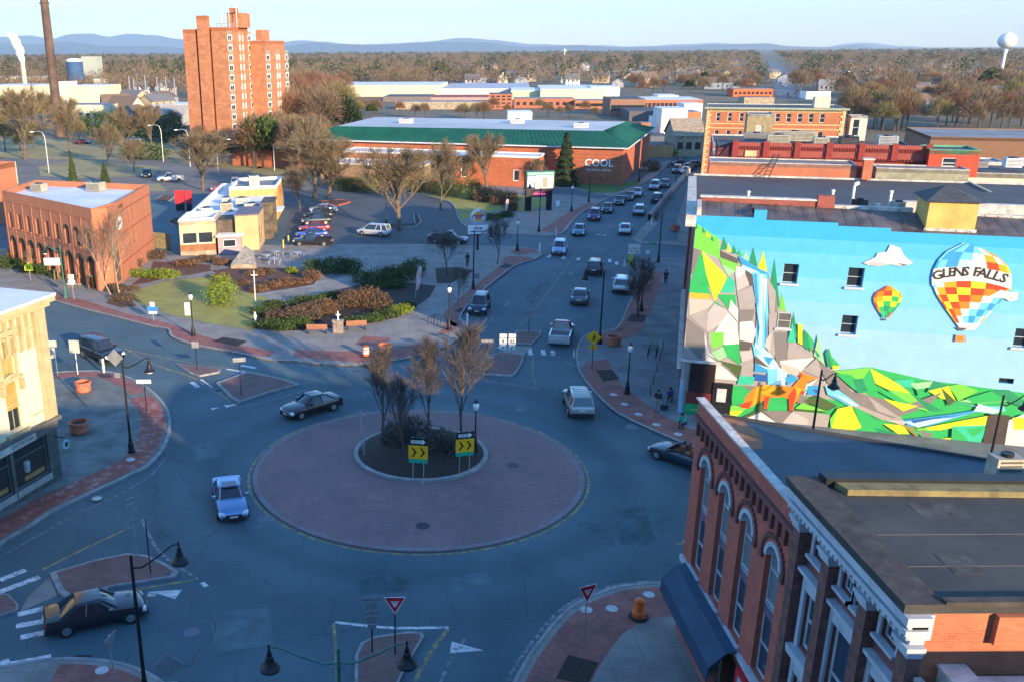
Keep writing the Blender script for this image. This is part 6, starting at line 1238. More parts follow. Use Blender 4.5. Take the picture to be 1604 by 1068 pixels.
def conifer(seed, h, r, m=None, dens=1.0):
    nr = np.random.default_rng(seed); root = bpy.data.objects.new('conifer_tree', None); SC.collection.objects.link(root)
    mb = MB(); mb.tube([(0, 0, -.05), (0, 0, h*.9)], [r*.09, .02], 7); mb.build('trunk', BARK, root, local=True)
    n = int(2600*dens); t = nr.random(n)**.75; z = h*(.06+.94*(1-t)); lay = .78+.22*np.cos(z/h*55+nr.normal(size=n)*.3); ang = nr.random(n)*6.283
    rad = r*(t**.9)*lay*(.55+.45*nr.random(n)**.5)*(1+.15*np.sin(ang*5+z)); C_ = np.stack([rad*np.cos(ang), rad*np.sin(ang), z-.25*rad], 1)
    A = np.stack([np.cos(ang), np.sin(ang), -.35-.3*nr.random(n)], 1); A /= np.linalg.norm(A, axis=1)[:, None]; B = np.stack([-np.sin(ang), np.cos(ang), .3*nr.normal(size=n)], 1)
    sz = (h*.028*(.6+.8*nr.random(n)))[:, None]; quads_obj('crown', C_, A*sz*1.5, B*sz*.55, m or NEED, root); return root
def put(root, u, v, label, cat='tree', group=None, s=1.0, rz=0, name='bare_tree', xy=None, first=[set()]):
    o = copy_tree(root) if root.as_pointer() in first[0] else root; first[0].add(root.as_pointer())
    if name: o.name = name
    p = g(u, v) if xy is None else Vector((xy[0], xy[1], 0)); o.location = p; o.rotation_euler = (0, 0, rz); o.scale = (s, s, s)
    for k in ('group',):
        if k in o: del o[k]
    tag(o, label, cat, group); return o
def th(u, vb, vt): p = g(u, vb); return hgt(p.x, p.y, vt)
# island: oval upright bare trees
ISL = [bare_tree(10+i, 9, .22, .16, 11, .12, .8, .8, TWIGG, BARK, tl=.68, sub=.68) for i in range(4)]
for i, (u, v, vt, lab) in enumerate(((600, 690, 556, 'dark bare tree at the left of the roundabout island'), (632, 720, 600, 'smaller bare tree at the front of the roundabout island'), (672, 684, 545, 'bare tree in the middle of the roundabout island'), (722, 690, 522, 'tallest bare tree on the island, its top lit by the sun'))):
    o = put(ISL[i], u, v, lab, 'tree', 'bare trees on the roundabout island', 1, i); o.location.z = .5; s = (th(u, v, vt)-.3)/8.6; o.scale = (s*.92, s*.92, s)
    o.name = 'island_tree'
nrs = np.random.default_rng(5)
def shrub(label, u, v, rx, ry, rz, m, group=None, z=.15, dens=150, size=.09, elong=1.2, name='shrub', rot=0, lump=3):
    p = g(u, v, z); bl = [((0, 0, rz*.45), (rx, ry, rz*.6))]
    for k in range(lump): a = nrs.random()*6.28; bl.append(((rx*.45*math.cos(a), ry*.45*math.sin(a), rz*(.35+.25*nrs.random())), (rx*.62, ry*.62, rz*.52)))
    o = leafcloud(nrs, bl, dens/max(.4, (rx*ry)**.5)*1.0, size, name, m, None, elong); o.location = p; o.rotation_euler = (0, 0, rot); tag(o, label, 'shrub', group); return o
for i, (u, v, r, h, lab) in enumerate(((618, 694, .9, 1.5, 'dark leafless shrub at the left foot of the island trees'), (650, 690, 1.1, 1.6, 'dark shrub behind the front sign of the island'), (690, 700, 1.0, 1.3, 'dark shrub right of the front chevron sign'), (712, 708, .8, 1.0, 'low dark shrub under the tallest island tree'), (668, 705, .9, 1.2, 'low shrub in the middle of the island'))):
    shrub(lab, u, v, r, r, h, TWIGG, 'shrubs on the island', .6, 260, .035, 6)
# park shrubs and hedges
SH = [(348, 478, 1.9, 1.9, 3.1, 'Y', 'large round bright green bush on the lawn'), (229, 433, 2.2, .9, .9, 'Y', 'left part of the low bright hedge above the lawn'), (256, 436, 2.4, 1.0, 1.1, 'Y', 'right part of the low bright hedge above the lawn'),
      (500, 427, 2.0, 1.5, 1.7, 'G', 'clipped dark hedge left part below the parking lot'), (525, 428, 2.4, 1.6, 1.9, 'G', 'clipped dark hedge middle part below the parking lot'), (549, 427, 2.0, 1.5, 1.7, 'G', 'clipped dark hedge right part below the parking lot'),
      (575, 443, 2.0, 1.5, 1.3, 'G', 'left end of the long dark hedge beside the park path'), (600, 440, 2.4, 1.7, 1.6, 'G', 'second section of the long dark hedge beside the park path'), (628, 438, 2.6, 1.8, 1.8, 'G', 'third section of the long dark hedge beside the park path'), (648, 430, 1.6, 1.5, 1.9, 'G', 'tall right end of the long dark hedge'),
      (590, 452, 1.4, 1.0, .8, 'G', 'low cushion shrub under the long hedge, left'), (618, 450, 1.4, 1.0, .9, 'G', 'low cushion shrub under the long hedge, right'), (585, 458, 1.2, .9, .7, 'G', 'small cushion shrub at the tip of the mulch bed'),
      (415, 512, 1.5, 1.0, .7, 'G', 'low spreading juniper at the left end of the corner bed'), (440, 515, 1.8, 1.0, .8, 'G', 'low spreading juniper behind the left bench'), (465, 511, 1.6, 1.0, .9, 'G', 'low juniper left of the monument'), (412, 494, 1.5, 1.0, .9, 'G', 'dark juniper near the lawn edge'), (440, 483, 2.0, .9, .9, 'G', 'long juniper along the path, left part'), (480, 476, 2.0, .9, .9, 'G', 'long juniper along the path, middle part'), (520, 470, 1.8, .9, .9, 'G', 'long juniper along the path, right part'), (555, 507, 1.4, .9, .7, 'G', 'low juniper right of the monument'), (580, 503, 1.3, .9, .7, 'G', 'low juniper behind the right bench'), (605, 497, 1.4, 1.0, .8, 'G', 'low juniper at the bed edge beside the right bench'), (628, 490, 1.3, 1.0, .8, 'Y', 'pale green juniper at the bed edge'), (640, 483, .9, .8, .6, 'G', 'last small juniper at the right tip of the bed'),
      (455, 500, 1.7, 1.2, 1.3, 'B', 'brown leafless shrub mound left in the corner bed'), (490, 492, 1.9, 1.3, 1.5, 'B', 'rounded brown shrub mound in the middle of the bed'), (480, 502, 1.4, 1.0, 1.0, 'B', 'lower brown shrub before the mound'), (510, 490, 1.6, 1.2, 1.5, 'O', 'russet shrub left of the tall one'), (550, 480, 1.3, 1.1, 1.9, 'B', 'upright brown shrub in the bed'), (575, 478, 1.9, 1.5, 2.2, 'O', 'largest russet shrub mound in the corner bed'), (592, 482, 1.5, 1.2, 1.8, 'B', 'brown shrub right of the largest mound'), (430, 499, 1.2, 1.0, 1.0, 'B', 'small brown shrub near the lawn side'),
      (345, 439, 1.2, .9, .8, 'O', 'russet shrub at the upper bed, left'), (400, 431, 1.2, .9, .8, 'O', 'russet shrub at the upper bed near the tables'), (425, 450, 1.2, .9, .8, 'O', 'orange shrub low in the upper bed'), (445, 446, 1.2, .9, .9, 'O', 'orange shrub in the upper bed beside the path'), (490, 438, 1.1, .9, 1.2, 'O', 'tall russet shrub at the right end of the upper bed'), (470, 445, 1.2, .8, .7, 'O', 'low russet shrub above the path'), (405, 457, 1.1, .8, .7, 'O', 'russet shrub next to the lawn'), (457, 428, .8, .6, .7, 'Y', 'small yellow green shrub in the upper bed'), (420, 427, .8, .6, .6, 'B', 'small brown shrub by the tables'), (380, 445, 1.0, .8, .6, 'B', 'brown shrub beside the round bush'),
      (195, 470, 1.4, 1.0, .8, 'B', 'brown shrub at the left end of the park'), (185, 458, 1.2, .9, 1.0, 'B', 'brown twiggy shrub at the foot of the steps'), (208, 455, .8, .7, .6, 'B', 'small brown shrub left of the lawn'), (240, 405, 1.8, 1.2, 1.2, 'B', 'brown shrub beside the restaurant'), (290, 415, 1.8, 1.0, .8, 'O', 'reddish ground shrub before the restaurant'), (350, 415, 1.3, .8, .8, 'O', 'red shrub before the restaurant entrance'), (325, 410, 1.6, .8, .9, 'B', 'brown shrub at the restaurant base'), (205, 420, 1.6, 1.2, 1.8, 'B', 'brown twiggy shrub against the brick building side'), (220, 408, 1.4, 1.1, 1.4, 'B', 'brown shrub at the far corner of the brick building'),
      (72, 430, 1.4, 1.1, 1.3, 'G', 'dark green shrub left of the stone steps'), (50, 427, 1.6, 1.2, 1.1, 'G', 'dark green shrub before the arcade'), (20, 420, 1.8, 1.2, 1.2, 'G', 'dark green shrub before the arcade at the left'), (-5, 415, 2.0, 1.2, 1.2, 'G', 'dark green shrub at the left edge before the arcade'), (90, 436, 1.0, .9, .9, 'G', 'small dark shrub by the step wall'), (60, 415, 2.0, 1.5, 2.4, 'B', 'tall brown twiggy shrub before the arcade'), (30, 410, 1.8, 1.3, 2.2, 'B', 'tall brown twiggy shrub at the left of the arcade'),
      (558, 298, 2.6, 2.2, 2.6, 'G', 'evergreen shrub left of the fence by the arena'), (580, 300, 2.6, 2.4, 3.0, 'Y', 'round yellow green evergreen by the arena lot'), (535, 297, 2.4, 2.0, 2.4, 'G', 'dark evergreen behind the parking lot'), (705, 308, 3.0, 2.4, 3.4, 'G', 'dark evergreen by the arena entrance'), (690, 303, 3.0, 2.4, 3.6, 'W', 'olive leafless bush by the arena entrance'), (735, 312, 2.6, 2.2, 3.8, 'G', 'dark evergreen beside the arena doors'), (660, 300, 3.0, 2.4, 3.2, 'W', 'olive bush left of the arena entrance'), (765, 315, 2.6, 2.0, 2.4, 'R', 'dark red twiggy hedge before the arena'), (790, 320, 2.6, 2.0, 2.4, 'R', 'dark red twiggy hedge left of the marquee'), (800, 330, 1.3, 1.2, 1.6, 'O', 'round orange shrub left of the marquee'), (770, 345, 2.0, 1.4, 1.1, 'G', 'dark shrub behind the restaurant pole sign'), (795, 340, 1.4, 1.1, .9, 'G', 'low green shrub below the orange one'), (880, 287, 3.0, 1.2, 1.2, 'R', 'clipped dark hedge before the arena wordmark'), (905, 280, 3.2, 1.2, 1.2, 'R', 'clipped dark hedge under the arena wordmark'), (1018, 268, 2.2, 1.8, 2.2, 'R', 'dark bush beside the arena side wall'), (1050, 245, 2.0, 1.8, 1.8, 'Y', 'green bush beside the stone building')]
SM = {'Y': SHRUBY, 'G': SHRUBG, 'B': SHRUBB, 'O': SHRUBO, 'W': WILLOW, 'R': TWIGR}
for u, v, rx, ry, rz, k, lab in SH: shrub(lab, u, v, rx, ry, rz*(.85 if k in 'BO' else 1), SM[k], None, .15, 620 if k in 'YG' else 560, .055 if k in 'YG' else .045, 1.3 if k in 'YG' else 3.6, 'evergreen_shrub' if k in 'YG' else 'bare_shrub', 0)
# street and park trees
ST_ = [bare_tree(30+i, 6.5, .55, .34, 10, .075, .35, .6, TWIGG, BARK, tl=.6, sub=.8) for i in range(3)]
BIG = [bare_tree(50+i, 12, .75, .3, 12, .24, .35, 1.2, TWIGT, BARKT, tw_w=.010, tl=.5, sub=1.0) for i in range(4)]
GR = 'young street trees with dark bare crowns'
for i, (u, v, vt, k, lab) in enumerate(((701, 432, 358, 1, 'dark rounded bare tree before the black pickup'), (779, 416, 342, 0, 'bare street tree beside the restaurant pole sign'), (717, 473, 418, 2, 'thin bare street tree by the curved pavement'), (998, 497, 400, 0, 'bare street tree on the east pavement near the parked car'), (1000, 498, 430, 2, 'second stem tree right behind the east pavement tree'))):
    o = put(ST_[k], u, v, lab, 'tree', GR, th(u, v, vt)/6.3, i*1.3, 'street_tree'); o.name = 'street_tree'
    if i == 0: o.scale = (o.scale[0]*1.35, o.scale[1]*1.35, o.scale[2])
for i, (u, v, vt, lab, wd) in enumerate(((626, 362, 222, 'large tan bare tree standing in the parking lot island', 1.5), (492, 312, 202, 'wide tan bare tree at the far end of the parking lot', 1.6), (515, 310, 215, 'tan bare tree on the red kerbed island of the lot', 1.6), (318, 298, 200, 'broad tan bare tree behind the restaurant roof', 1.5), (762, 300, 205, 'tan bare tree standing before the arena roof', 1.2), (690, 330, 216, 'slender tan bare tree in front of the arena wing', .8), (108, 240, 152, 'tan bare tree before the mill', 1.0), (40, 250, 130, 'large olive bare tree at the left edge before the mill', 1.1), (240, 240, 160, 'bare tree before the yard left of the tower', 1.0), (640, 240, 198, 'small bare tree by the arena wing', .8), (730, 296, 240, 'bare tree left of the arena doors', .8), (840, 296, 246, 'thin bare tree behind the marquee', .7), (470, 330, 255, 'tan bare tree behind the parked cars', .9), (170, 262, 190, 'leaning bare tree before the parking yard', .9), (195, 240, 165, 'bare tree left of the parkway lamps', .9), (210, 270, 215, 'low bare tree beside the parkway', .9))):
    s = th(u, v, vt)/11.3; o = put(BIG[i % 4], u, v, lab, 'tree', None, s, i*1.7, 'large_bare_tree'); o.scale = (s*wd, s*wd, s); o.name = 'large_bare_tree'
for i, (u, v, vt, lab) in enumerate(((178, 470, 360, 'leaning pale barked tree at the steps corner, left stem'), (190, 470, 345, 'leaning pale barked tree at the steps corner, right stem'), (48, 440, 395, 'small bare tree before the arcade beside the yellow sign'))):
    t_ = bare_tree(90+i, 7, .4, .35, 7, .06, .3, .35, TWIG, BIRCH, lean=-.35 if i == 0 else (-.1 if i == 1 else 0)); put(t_, u, v, lab, 'tree', None, th(u, v, vt)/6.5, 0); t_.name = 'pale_barked_tree'
CON = [conifer(1, 10, 2.6, NEED, 1.3), conifer(2, 8, 2.4, SHRUBG, 1.0)]
o = put(CON[0], 884, 292, 'tall dark spruce standing against the arena wall', 'tree', None, th(884, 292, 209)/10); o.name = 'spruce_tree'
for i, (u, v, vt, lab) in enumerate(((115, 285, 238, 'slim green conifer left of the parkway'), (165, 288, 255, 'bushy green conifer right of the slim one'), (140, 425, 402, 'tiny clipped conifer by the arcade steps'))):
    o = put(CON[1], u, v, lab, 'tree', None, th(u, v, vt)/8, i, 'conifer_tree'); o.name = 'conifer_tree'; o.scale = (o.scale[0]*(.6 if i == 0 else 1), o.scale[1]*(.6 if i == 0 else 1), o.scale[2])
for i, (u, v, rx, rz, lab) in enumerate(((175, 215, 9, 8, 'wide dark green evergreen clump right of the brown stack'), (205, 216, 8, 7, 'evergreen clump left of the parkway lamps'), (250, 222, 9, 7, 'evergreen clump before the tower block'), (228, 250, 6, 4, 'low spreading evergreen by the parkway'))):
    shrub(lab, u, v, rx, rx*.7, rz, SHRUBG, None, 0, 150, .2, 1.3, 'evergreen_clump')
# -------- woods: individual trees first, then the far woods as one mass
WK = []
def woodtree(seed, m, h=13, r=5.0, n=520, ev=False):
    nr = np.random.default_rng(seed); root = bpy.data.objects.new('woodland_tree', None); SC.collection.objects.link(root)
    mb = MB(); mb.tube([(0, 0, -.2), (.1, 0, h*.35), (0, .1, h*.8)], [.28, .2, .05], 5)
    for k in range(6): a = k*1.05+seed; mb.tube([(0, 0, h*(.25+.06*k)), (r*.45*math.cos(a), r*.45*math.sin(a), h*(.5+.06*k))], [.12, .04], 4)
    mb.build('trunk', BARK, root, local=True)
    d = rndu(nr, n); d[:, 2] = np.abs(d[:, 2])*1.0-.25; q = (.35+.65*nr.random(n)**.6)[:, None]; C_ = np.array([0, 0, h*.52])+d*np.array([r, r, h*.47])*q*(1+.12*np.sin(4*np.arctan2(d[:, 1], d[:, 0])+seed))[:, None]
    A = d*[1, 1, 1.3]+nr.normal(size=(n, 3))*.35+[0, 0, .35]; A /= np.linalg.norm(A, axis=1)[:, None]; B = np.cross(A, rndu(nr, n)); B /= np.linalg.norm(B, axis=1)[:, None]
    if ev: quads_obj('crown', C_, A*.34, B*.22, m, root)
    else: quads_obj('crown', C_, A*(.7*(.6+.8*nr.random(n)))[:, None], B*.03, m, root)
    return root
for k, (m, ev) in enumerate(((TWIG, 0), (TWIGR, 0), (TWIGT, 0), (WILLOW, 0), (TWIG, 0), (SHRUBG, 1), (NEED, 1))): WK.append(woodtree(k+3, m, 12, 4.6, 1900 if not ev else 1500, ev))
LBW = ['brown bare tree', 'reddish bare tree', 'tan bare tree', 'olive bare tree', 'rounded brown bare tree', 'green leafy evergreen', 'dark green evergreen']
rw_ = random.Random(3); cnt = 0
def wood(u, v, k=None, s=1.0, where=''):
    global cnt
    k = k if k is not None else rw_.choices(range(7), (30, 22, 18, 12, 20, 3, 3))[0]
    put(WK[k], u, v, LBW[k]+where, 'tree', 'bare trees'+where, s*rw_.uniform(.8, 1.15), rw_.uniform(0, 6), 'woodland_tree'); cnt += 1
def scatter(n, u0, u1, v0, v1, k=None, s=1.0, w=''):
    for _ in range(n): wood(rw_.uniform(u0, u1), rw_.uniform(v0, v1), k, s, w)
W_ = ' beside the right foot of the tower block'
scatter(26, 395, 500, 215, 272, None, 1.0, W_); scatter(30, 425, 545, 190, 232, None, 1.35, ' between the tower block and the arena'); scatter(18, 520, 790, 176, 190, None, .6, ' just behind the arena roof'); scatter(8, 790, 1000, 174, 188, None, .5, ' behind the right end of the arena')
scatter(64, 1325, 1640, 160, 214, None, 1.1, ' behind the brown building at the right'); scatter(34, 1240, 1640, 134, 158, None, 1.15, ' in the second row right of the far avenue'); scatter(10, 280, 420, 235, 262, None, .6, ' at the foot of the tower block'); scatter(12, -20, 130, 205, 245, 3, .7, ' before the mill at the left')
scatter(14, 170, 290, 180, 212, None, .6, ' in the yard left of the tower block'); scatter(28, 980, 1205, 128, 152, None, .9, ' left of the far avenue'); scatter(8, 0, 100, 180, 200, 3, .9, ' around the brown chimney'); scatter(16, 500, 760, 118, 132, None, 1.1, ' beyond the long cream warehouse'); scatter(20, 455, 540, 150, 190, 1, 1.25, ' right beside the tower block')
# the houses of the town
HM = [mat('house_white', (.66, .65, .62)), mat('house_cream', (.55, .50, .38)), mat('house_grey', (.35, .36, .36)), mat('house_tan', (.42, .33, .22)), mat('house_blue', (.25, .30, .36))]; RM_ = [mat('shingle_grey', (.14, .14, .15)), mat('shingle_brown', (.16, .11, .08)), mat('shingle_pale', (.32, .31, .30))]
HP = []
for i in range(5):
    r = bpy.data.objects.new('town_house', None); SC.collection.objects.link(r); L_, W_, hh, gb = ((9, 7, 5.5, 3), (11, 8, 5.5, 3.2), (8, 8, 3.5, 2.6), (13, 8, 5.8, 2.5), (18, 11, 4.5, 2.8))[i]
    mb = MB(); mb.box(-L_/2, -W_/2, 0, L_/2, W_/2, hh); mb.poly([(-L_/2, -W_/2, hh), (-L_/2, 0, hh+gb), (-L_/2, W_/2, hh)]); mb.poly([(L_/2, -W_/2, hh), (L_/2, W_/2, hh), (L_/2, 0, hh+gb)]); mb.build('wall', HM[i], r, local=True)
    mb = MB(); e_ = .4; mb.loft([[(x, -W_/2-e_, hh-.3), (x, 0, hh+gb), (x, W_/2+e_, hh-.3), (x, W_/2+e_, hh-.1), (x, 0, hh+gb+.25), (x, -W_/2-e_, hh-.1)] for x in (-L_/2-e_, L_/2+e_)]); mb.build('roof', RM_[i % 3], r, local=True)
    mb = MB(); 
    for x in (-L_*.3, 0, L_*.3):
        for z in ((1.2, 3.8) if hh > 5 else (1.2,)): mb.poly([(x-.5, -W_/2-.02, z), (x+.5, -W_/2-.02, z), (x+.5, -W_/2-.02, z+1.3), (x-.5, -W_/2-.02, z+1.3)])
    mb.build('windows', GLS, r, local=True); HP.append(r)
LH = ['white gabled house among the bare trees', 'cream gabled house among the bare trees', 'small grey house among the bare trees', 'tan gabled house among the bare trees', 'long blue grey gabled building among the bare trees']
for k in range(142):
    if k < 75: u, v = rw_.uniform(960, 1640), rw_.triangular(100, 190, 122)
    elif k < 130: u, v = rw_.uniform(700, 1210), rw_.uniform(102, 140)
    else: u, v = rw_.uniform(170, 290), rw_.uniform(150, 200)
    if 1205-40 < u < 1290 and v < 160: continue
    if u < 1330 and v > 150 and u > 960: v = rw_.uniform(120, 148)
    i = rw_.randrange(5); wh = ' right of the far avenue' if u > 1245 else (' left of the far avenue' if u > 955 else (' beyond the warehouses' if u > 600 else ' near the mill')); o = put(HP[i], u, v, LH[i]+wh, 'house', 'houses'+wh, rw_.uniform(.9, 1.2), rw_.uniform(-.6, .6)+(1.57 if rw_.random() < .4 else 0), 'town_house')
# far woods
nf = np.random.default_rng(11)
def far_woods(name, label, n, m, dmin, dmax, per, sz, avoid=True, power=.0, h=12, ev=False):
    D = dmin*(dmax/dmin)**nf.random(n); U = nf.uniform(-620, 1250, n); X = U/F*D*1.0*.98+0; 
    pos = np.stack([X, D*1.0, np.zeros(n)], 1)
    if avoid:      # keep the avenue, the mill and the sheds clear
        ax = 215+(pos[:, 1]-520)*.371; k = ~((np.abs(pos[:, 0]-ax) < 15+pos[:, 1]*.006))
        k &= ~((pos[:, 0] > -30) & (pos[:, 0] < 230) & (pos[:, 1] < 660)) & ~((pos[:, 0] < -90) & (pos[:, 1] < 560)); k &= ~((pos[:, 0] > 60) & (pos[:, 1] < 1500) & (nf.random(len(pos)) < .5)); pos = pos[k]
    n = len(pos); sc = sz*(.7+.6*nf.random(n))*(1+pos[:, 1]/2600); rad = 4.5*sc; 
    C_ = np.repeat(pos, per, 0); R2 = np.repeat(rad, per)[:, None]; hh = np.repeat(h*(.75+.5*nf.random(n))*np.minimum(sc, 1.25), per)[:, None]; d = rndu(nf, len(C_)); d[:, 2] = np.abs(d[:, 2]); q = (.5+.5*nf.random(len(C_)))[:, None]
    C_ = C_+d*q*np.concatenate([R2, R2, hh*.62], 1)+np.concatenate([R2*0, R2*0, hh*.3], 1)
    A = d+nf.normal(size=d.shape)*.5+[0, 0, .4]; A /= np.linalg.norm(A, axis=1)[:, None]; B = np.cross(A, rndu(nf, len(A))); B /= np.linalg.norm(B, axis=1)[:, None]
    sq = np.repeat((.75+pos[:, 1]/2600), per)[:, None]; o = quads_obj(name, C_, A*sq*(.6 if ev else .85), B*sq*(.5 if ev else .11), m); tag(o, label, 'woods', kind='stuff'); return o
far_woods('brown_woods_mass', 'brown bare woods covering the plain to the horizon', 5200, TWIG, 520, 5600, 64, 1.1); far_woods('dull_woods_mass', 'dull brown bare woods covering the plain', 3600, mat('dull_twigs', (.13, .095, .07), kind='leaf', scale=.05, var=.3), 520, 5600, 64, 1.0)
far_woods('tan_woods_mass', 'tan bare tree tops scattered over the plain', 2300, TWIGT, 480, 4500, 60, .95); far_woods('evergreen_woods_mass', 'dark evergreen trees scattered through the far woods', 1500, NEED, 700, 6500, 60, 1.0, ev=True, h=14)
# ================================================================ lamps, signs, street furniture
GREENP = mat('verdigris_green', (.05, .16, .13), .6, .2, var=.25, scale=3); GLOBE = mat('white_globe', (.75, .75, .72), .3, var=.03); AMB = mat('amber_lens', (.5, .4, .2), .3)
def bell(root, x, y, z, s=1.0):
    mb = MB(); mb.lathe([(.03, 0), (.05, -.12), (.09, -.14), (.09, -.3), (.14, -.34), (.16, -.55), (.30, -.72), (.36, -.78), (.36, -.84), (.10, -.84)], (x, y, z), 14); mb.lathe([(.02, .0), (.06, .06), (.02, .16)], (x, y, z), 8); l = mb.build('pendant_lamp', BLACK, root, True, local=True)
    mb = MB(); mb.lathe([(.24, -.845), (.22, -.93), (.12, -1.0), (.02, -1.02)], (x, y, z), 12); mb.build('globe', GLOBE, l, True, local=True)
def pole(root, h, r=.085, m=None, base=True):
    mb = MB(); mb.lathe(([(.26, 0), (.26, .18), (.2, .24), (.19, .6), (.13, .75), (.12, 1.0), (r*1.15, 1.08)] if base else [(r*1.1, 0)])+[(r, 1.5), (r*.72, h), (.02, h+.02)], (0, 0, 0), 10); return mb.build('pole', m or BLACK, root, True, local=True)
def lamp(label, loc, rz, h=6.9, arm=1.9, double=False, armm=None, polem=None, group='pendant street lamps round the junction'):
    r = thing('street_lamp', label, 'street lamp', loc, rz, group); pole(r, h, m=polem)
    for s in ((1, -1) if double else (1,)):
        mb = MB(); mb.tube([(0, 0, h-.55), (s*arm*.2, 0, h-.62), (s*arm*.55, 0, h-.28), (s*arm*.85, 0, h+.1), (s*arm, 0, h+.12)], [.05, .045, .04, .035, .035], 7); mb.build('arm', armm or polem or BLACK, r, True, local=True); bell(r, s*arm, 0, h+.08)
    return r
def acorn(label, loc, h=4.0, banner=False):
    r = thing('lamp_post', label, 'lamp post', loc, 0, 'lantern topped lamp posts'); pole(r, h-.65, .06)
    mb = MB(); mb.lathe([(.1, h-.65), (.17, h-.55), (.22, h-.3), (.14, h-.12)], (0, 0, 0), 10); l = mb.build('lantern', GLOBE, r, True, local=True); mb = MB(); mb.lathe([(.2, h-.12), (.12, h-.02), (.03, h+.1)], (0, 0, 0), 10); mb.build('lantern_cap', BLACK, l, local=True)
    if banner: MB().box(-.65, -.02, h*.48, -.12, .02, h*.78).build('banner', mat('pale_banner', (.6, .58, .55), kind='noise', scale=3, var=.2), r, local=True)
    return r
def gz(u, v): return g(u, v, Z1)
# (base pixel, head pixel of the pole top, arm heading)
def lh(u, v, vt): p = g(u, v); return hgt(p.x, p.y, vt)
lamp('black street lamp on the brick band left of the roundabout', gz(206, 708), R_(-12), lh(206, 708, 562), 1.9)
for r_ in [bpy.data.objects['street_lamp']]:
    MB().prism([(0, 0)]*0 or [(0, 0), (1, 0), (0, 1)], 0, 0) if 0 else None
    MB(Matrix.Translation((-.45, -.1, lh(206, 708, 562)+.05)) @ Matrix.Rotation(R_(45), 4, 'Y')).box(-.42, -.02, -.42, .42, .02, .42).build('diamond_sign_back', STEEL, r_, local=True)
    MB().box(-.6, -.12, 5.4, -.2, -.08, 5.75).build('small_plate', STEEL, r_, local=True)
p_ = None
def base_for(u, v_top, h, slope=.0):
    """ground point under a pole top of height h seen at (u, v_top)"""
    return g(u, v_top, h)
q = base_for(205, 874, 6.9); lamp('black street lamp nearest the viewer at the lower left', (q.x, q.y, Z1), R_(22), 6.9, 1.9)
q = base_for(530, 1032, 6.3); lamp('double armed green street lamp at the bottom of the picture', (q.x, q.y, Z1), R_(2), 6.6, 2.35, True, GREENP, GREENP)
q = base_for(941, 420, 7.4); lamp('tall black street lamp beside the east crossing', gz(939, 538), R_(195), lh(939, 538, 424), 1.9)
lamp('black street lamp by the restaurant pole sign', gz(741, 453), R_(5), lh(741, 453, 362), 1.9)
lamp('black street lamp at the corner of the ramp street', gz(1031, 411), R_(170), lh(1031, 411, 335), .8)
lamp('black street lamp before the marquee', gz(844, 363), R_(175), 7.2, 1.6)
for u, v, vt in ((922, 317, 278), (1001, 285, 252), (1058, 292, 258), (1072, 280, 245)): lamp('black street lamp far up the avenue, base near the %s' % {922: 'arena lawn corner', 1001: 'arena side wall', 1058: 'middle of the ramp wall', 1072: 'far end of the ramp wall'}[u], gz(u, v), R_(0 if u < 1010 else 180), lh(u, v, vt), 1.8)
q = base_for(1287, 582, 7.0); lamp('black street lamp in front of the painted fox wall', (q.x, q.y, Z1), R_(-75), 7.0, 1.2)
q = base_for(1572, 622, 6.8); lamp('black street lamp in front of the painted wall at the right edge', (q.x, q.y, Z1), R_(-15), 6.8, 1.2)
q = gz(103, 467); lamp('tall green street lamp with a white board before the stone steps', q, R_(195), lh(103, 467, 385), 1.6, False, GREENP, GREENP)
r_ = [o for o in bpy.data.objects if o.get('label', '').startswith('tall green street lamp')][0]; MB(Matrix.Rotation(R_(-195), 4, 'Z')).box(-1.9, -.05, 3.7, -.15, .05, 4.5).build('white_board', WHITE, r_, local=True)
acorn('lamp post with a pale banner at the lawn edge', gz(303, 526), 4.2, True); acorn('lamp post on the east brick band', gz(982, 616), 4.1); acorn('lamp post at the park corner beside the bike rack', gz(703, 517), 4.4); acorn('dark signal post with lantern at the lot exit', gz(810, 393), 4.2); acorn('lamp post before the arena side road', gz(895, 331), 4.3)
acorn('lamp post by the parking lot tree', gz(605, 352), 5.0); acorn('lantern post behind the right chevron sign', g(744, 706, .5), 3.6)
acorn('lamp post behind the east pavement tree', gz(1004, 487), 4.6)
GRH = 'parkway lamps'
for u, v, vt, lab, s in ((77, 272, 206, 'grey parkway lamp farthest left', -1), (256, 254, 196, 'grey parkway lamp left of the pair', -1), (298, 262, 203, 'grey parkway lamp right of the pair', -1), (342, 272, 218, 'grey parkway lamp near the restaurant tree', 1), (430, 268, 222, 'grey parkway lamp before the tower block', 1)):
    r = thing('parkway_lamp', lab, 'street lamp', g(u, v), 0, GRH); h = lh(u, v, vt); mb = MB(); mb.tube([(0, 0, 0), (0, 0, h*.85), (s*.4, 0, h*.97), (s*1.3, 0, h), (s*2.4, 0, h-.1)], [.12, .09, .08, .07, .06], 8); mb.build('pole', STEEL, r, True, local=True)
    MB().box(min(s*2.3, s*3.1), -.15, h-.22, max(s*2.3, s*3.1), .15, h-.05).build('lamp_head', WHITE, r, local=True)
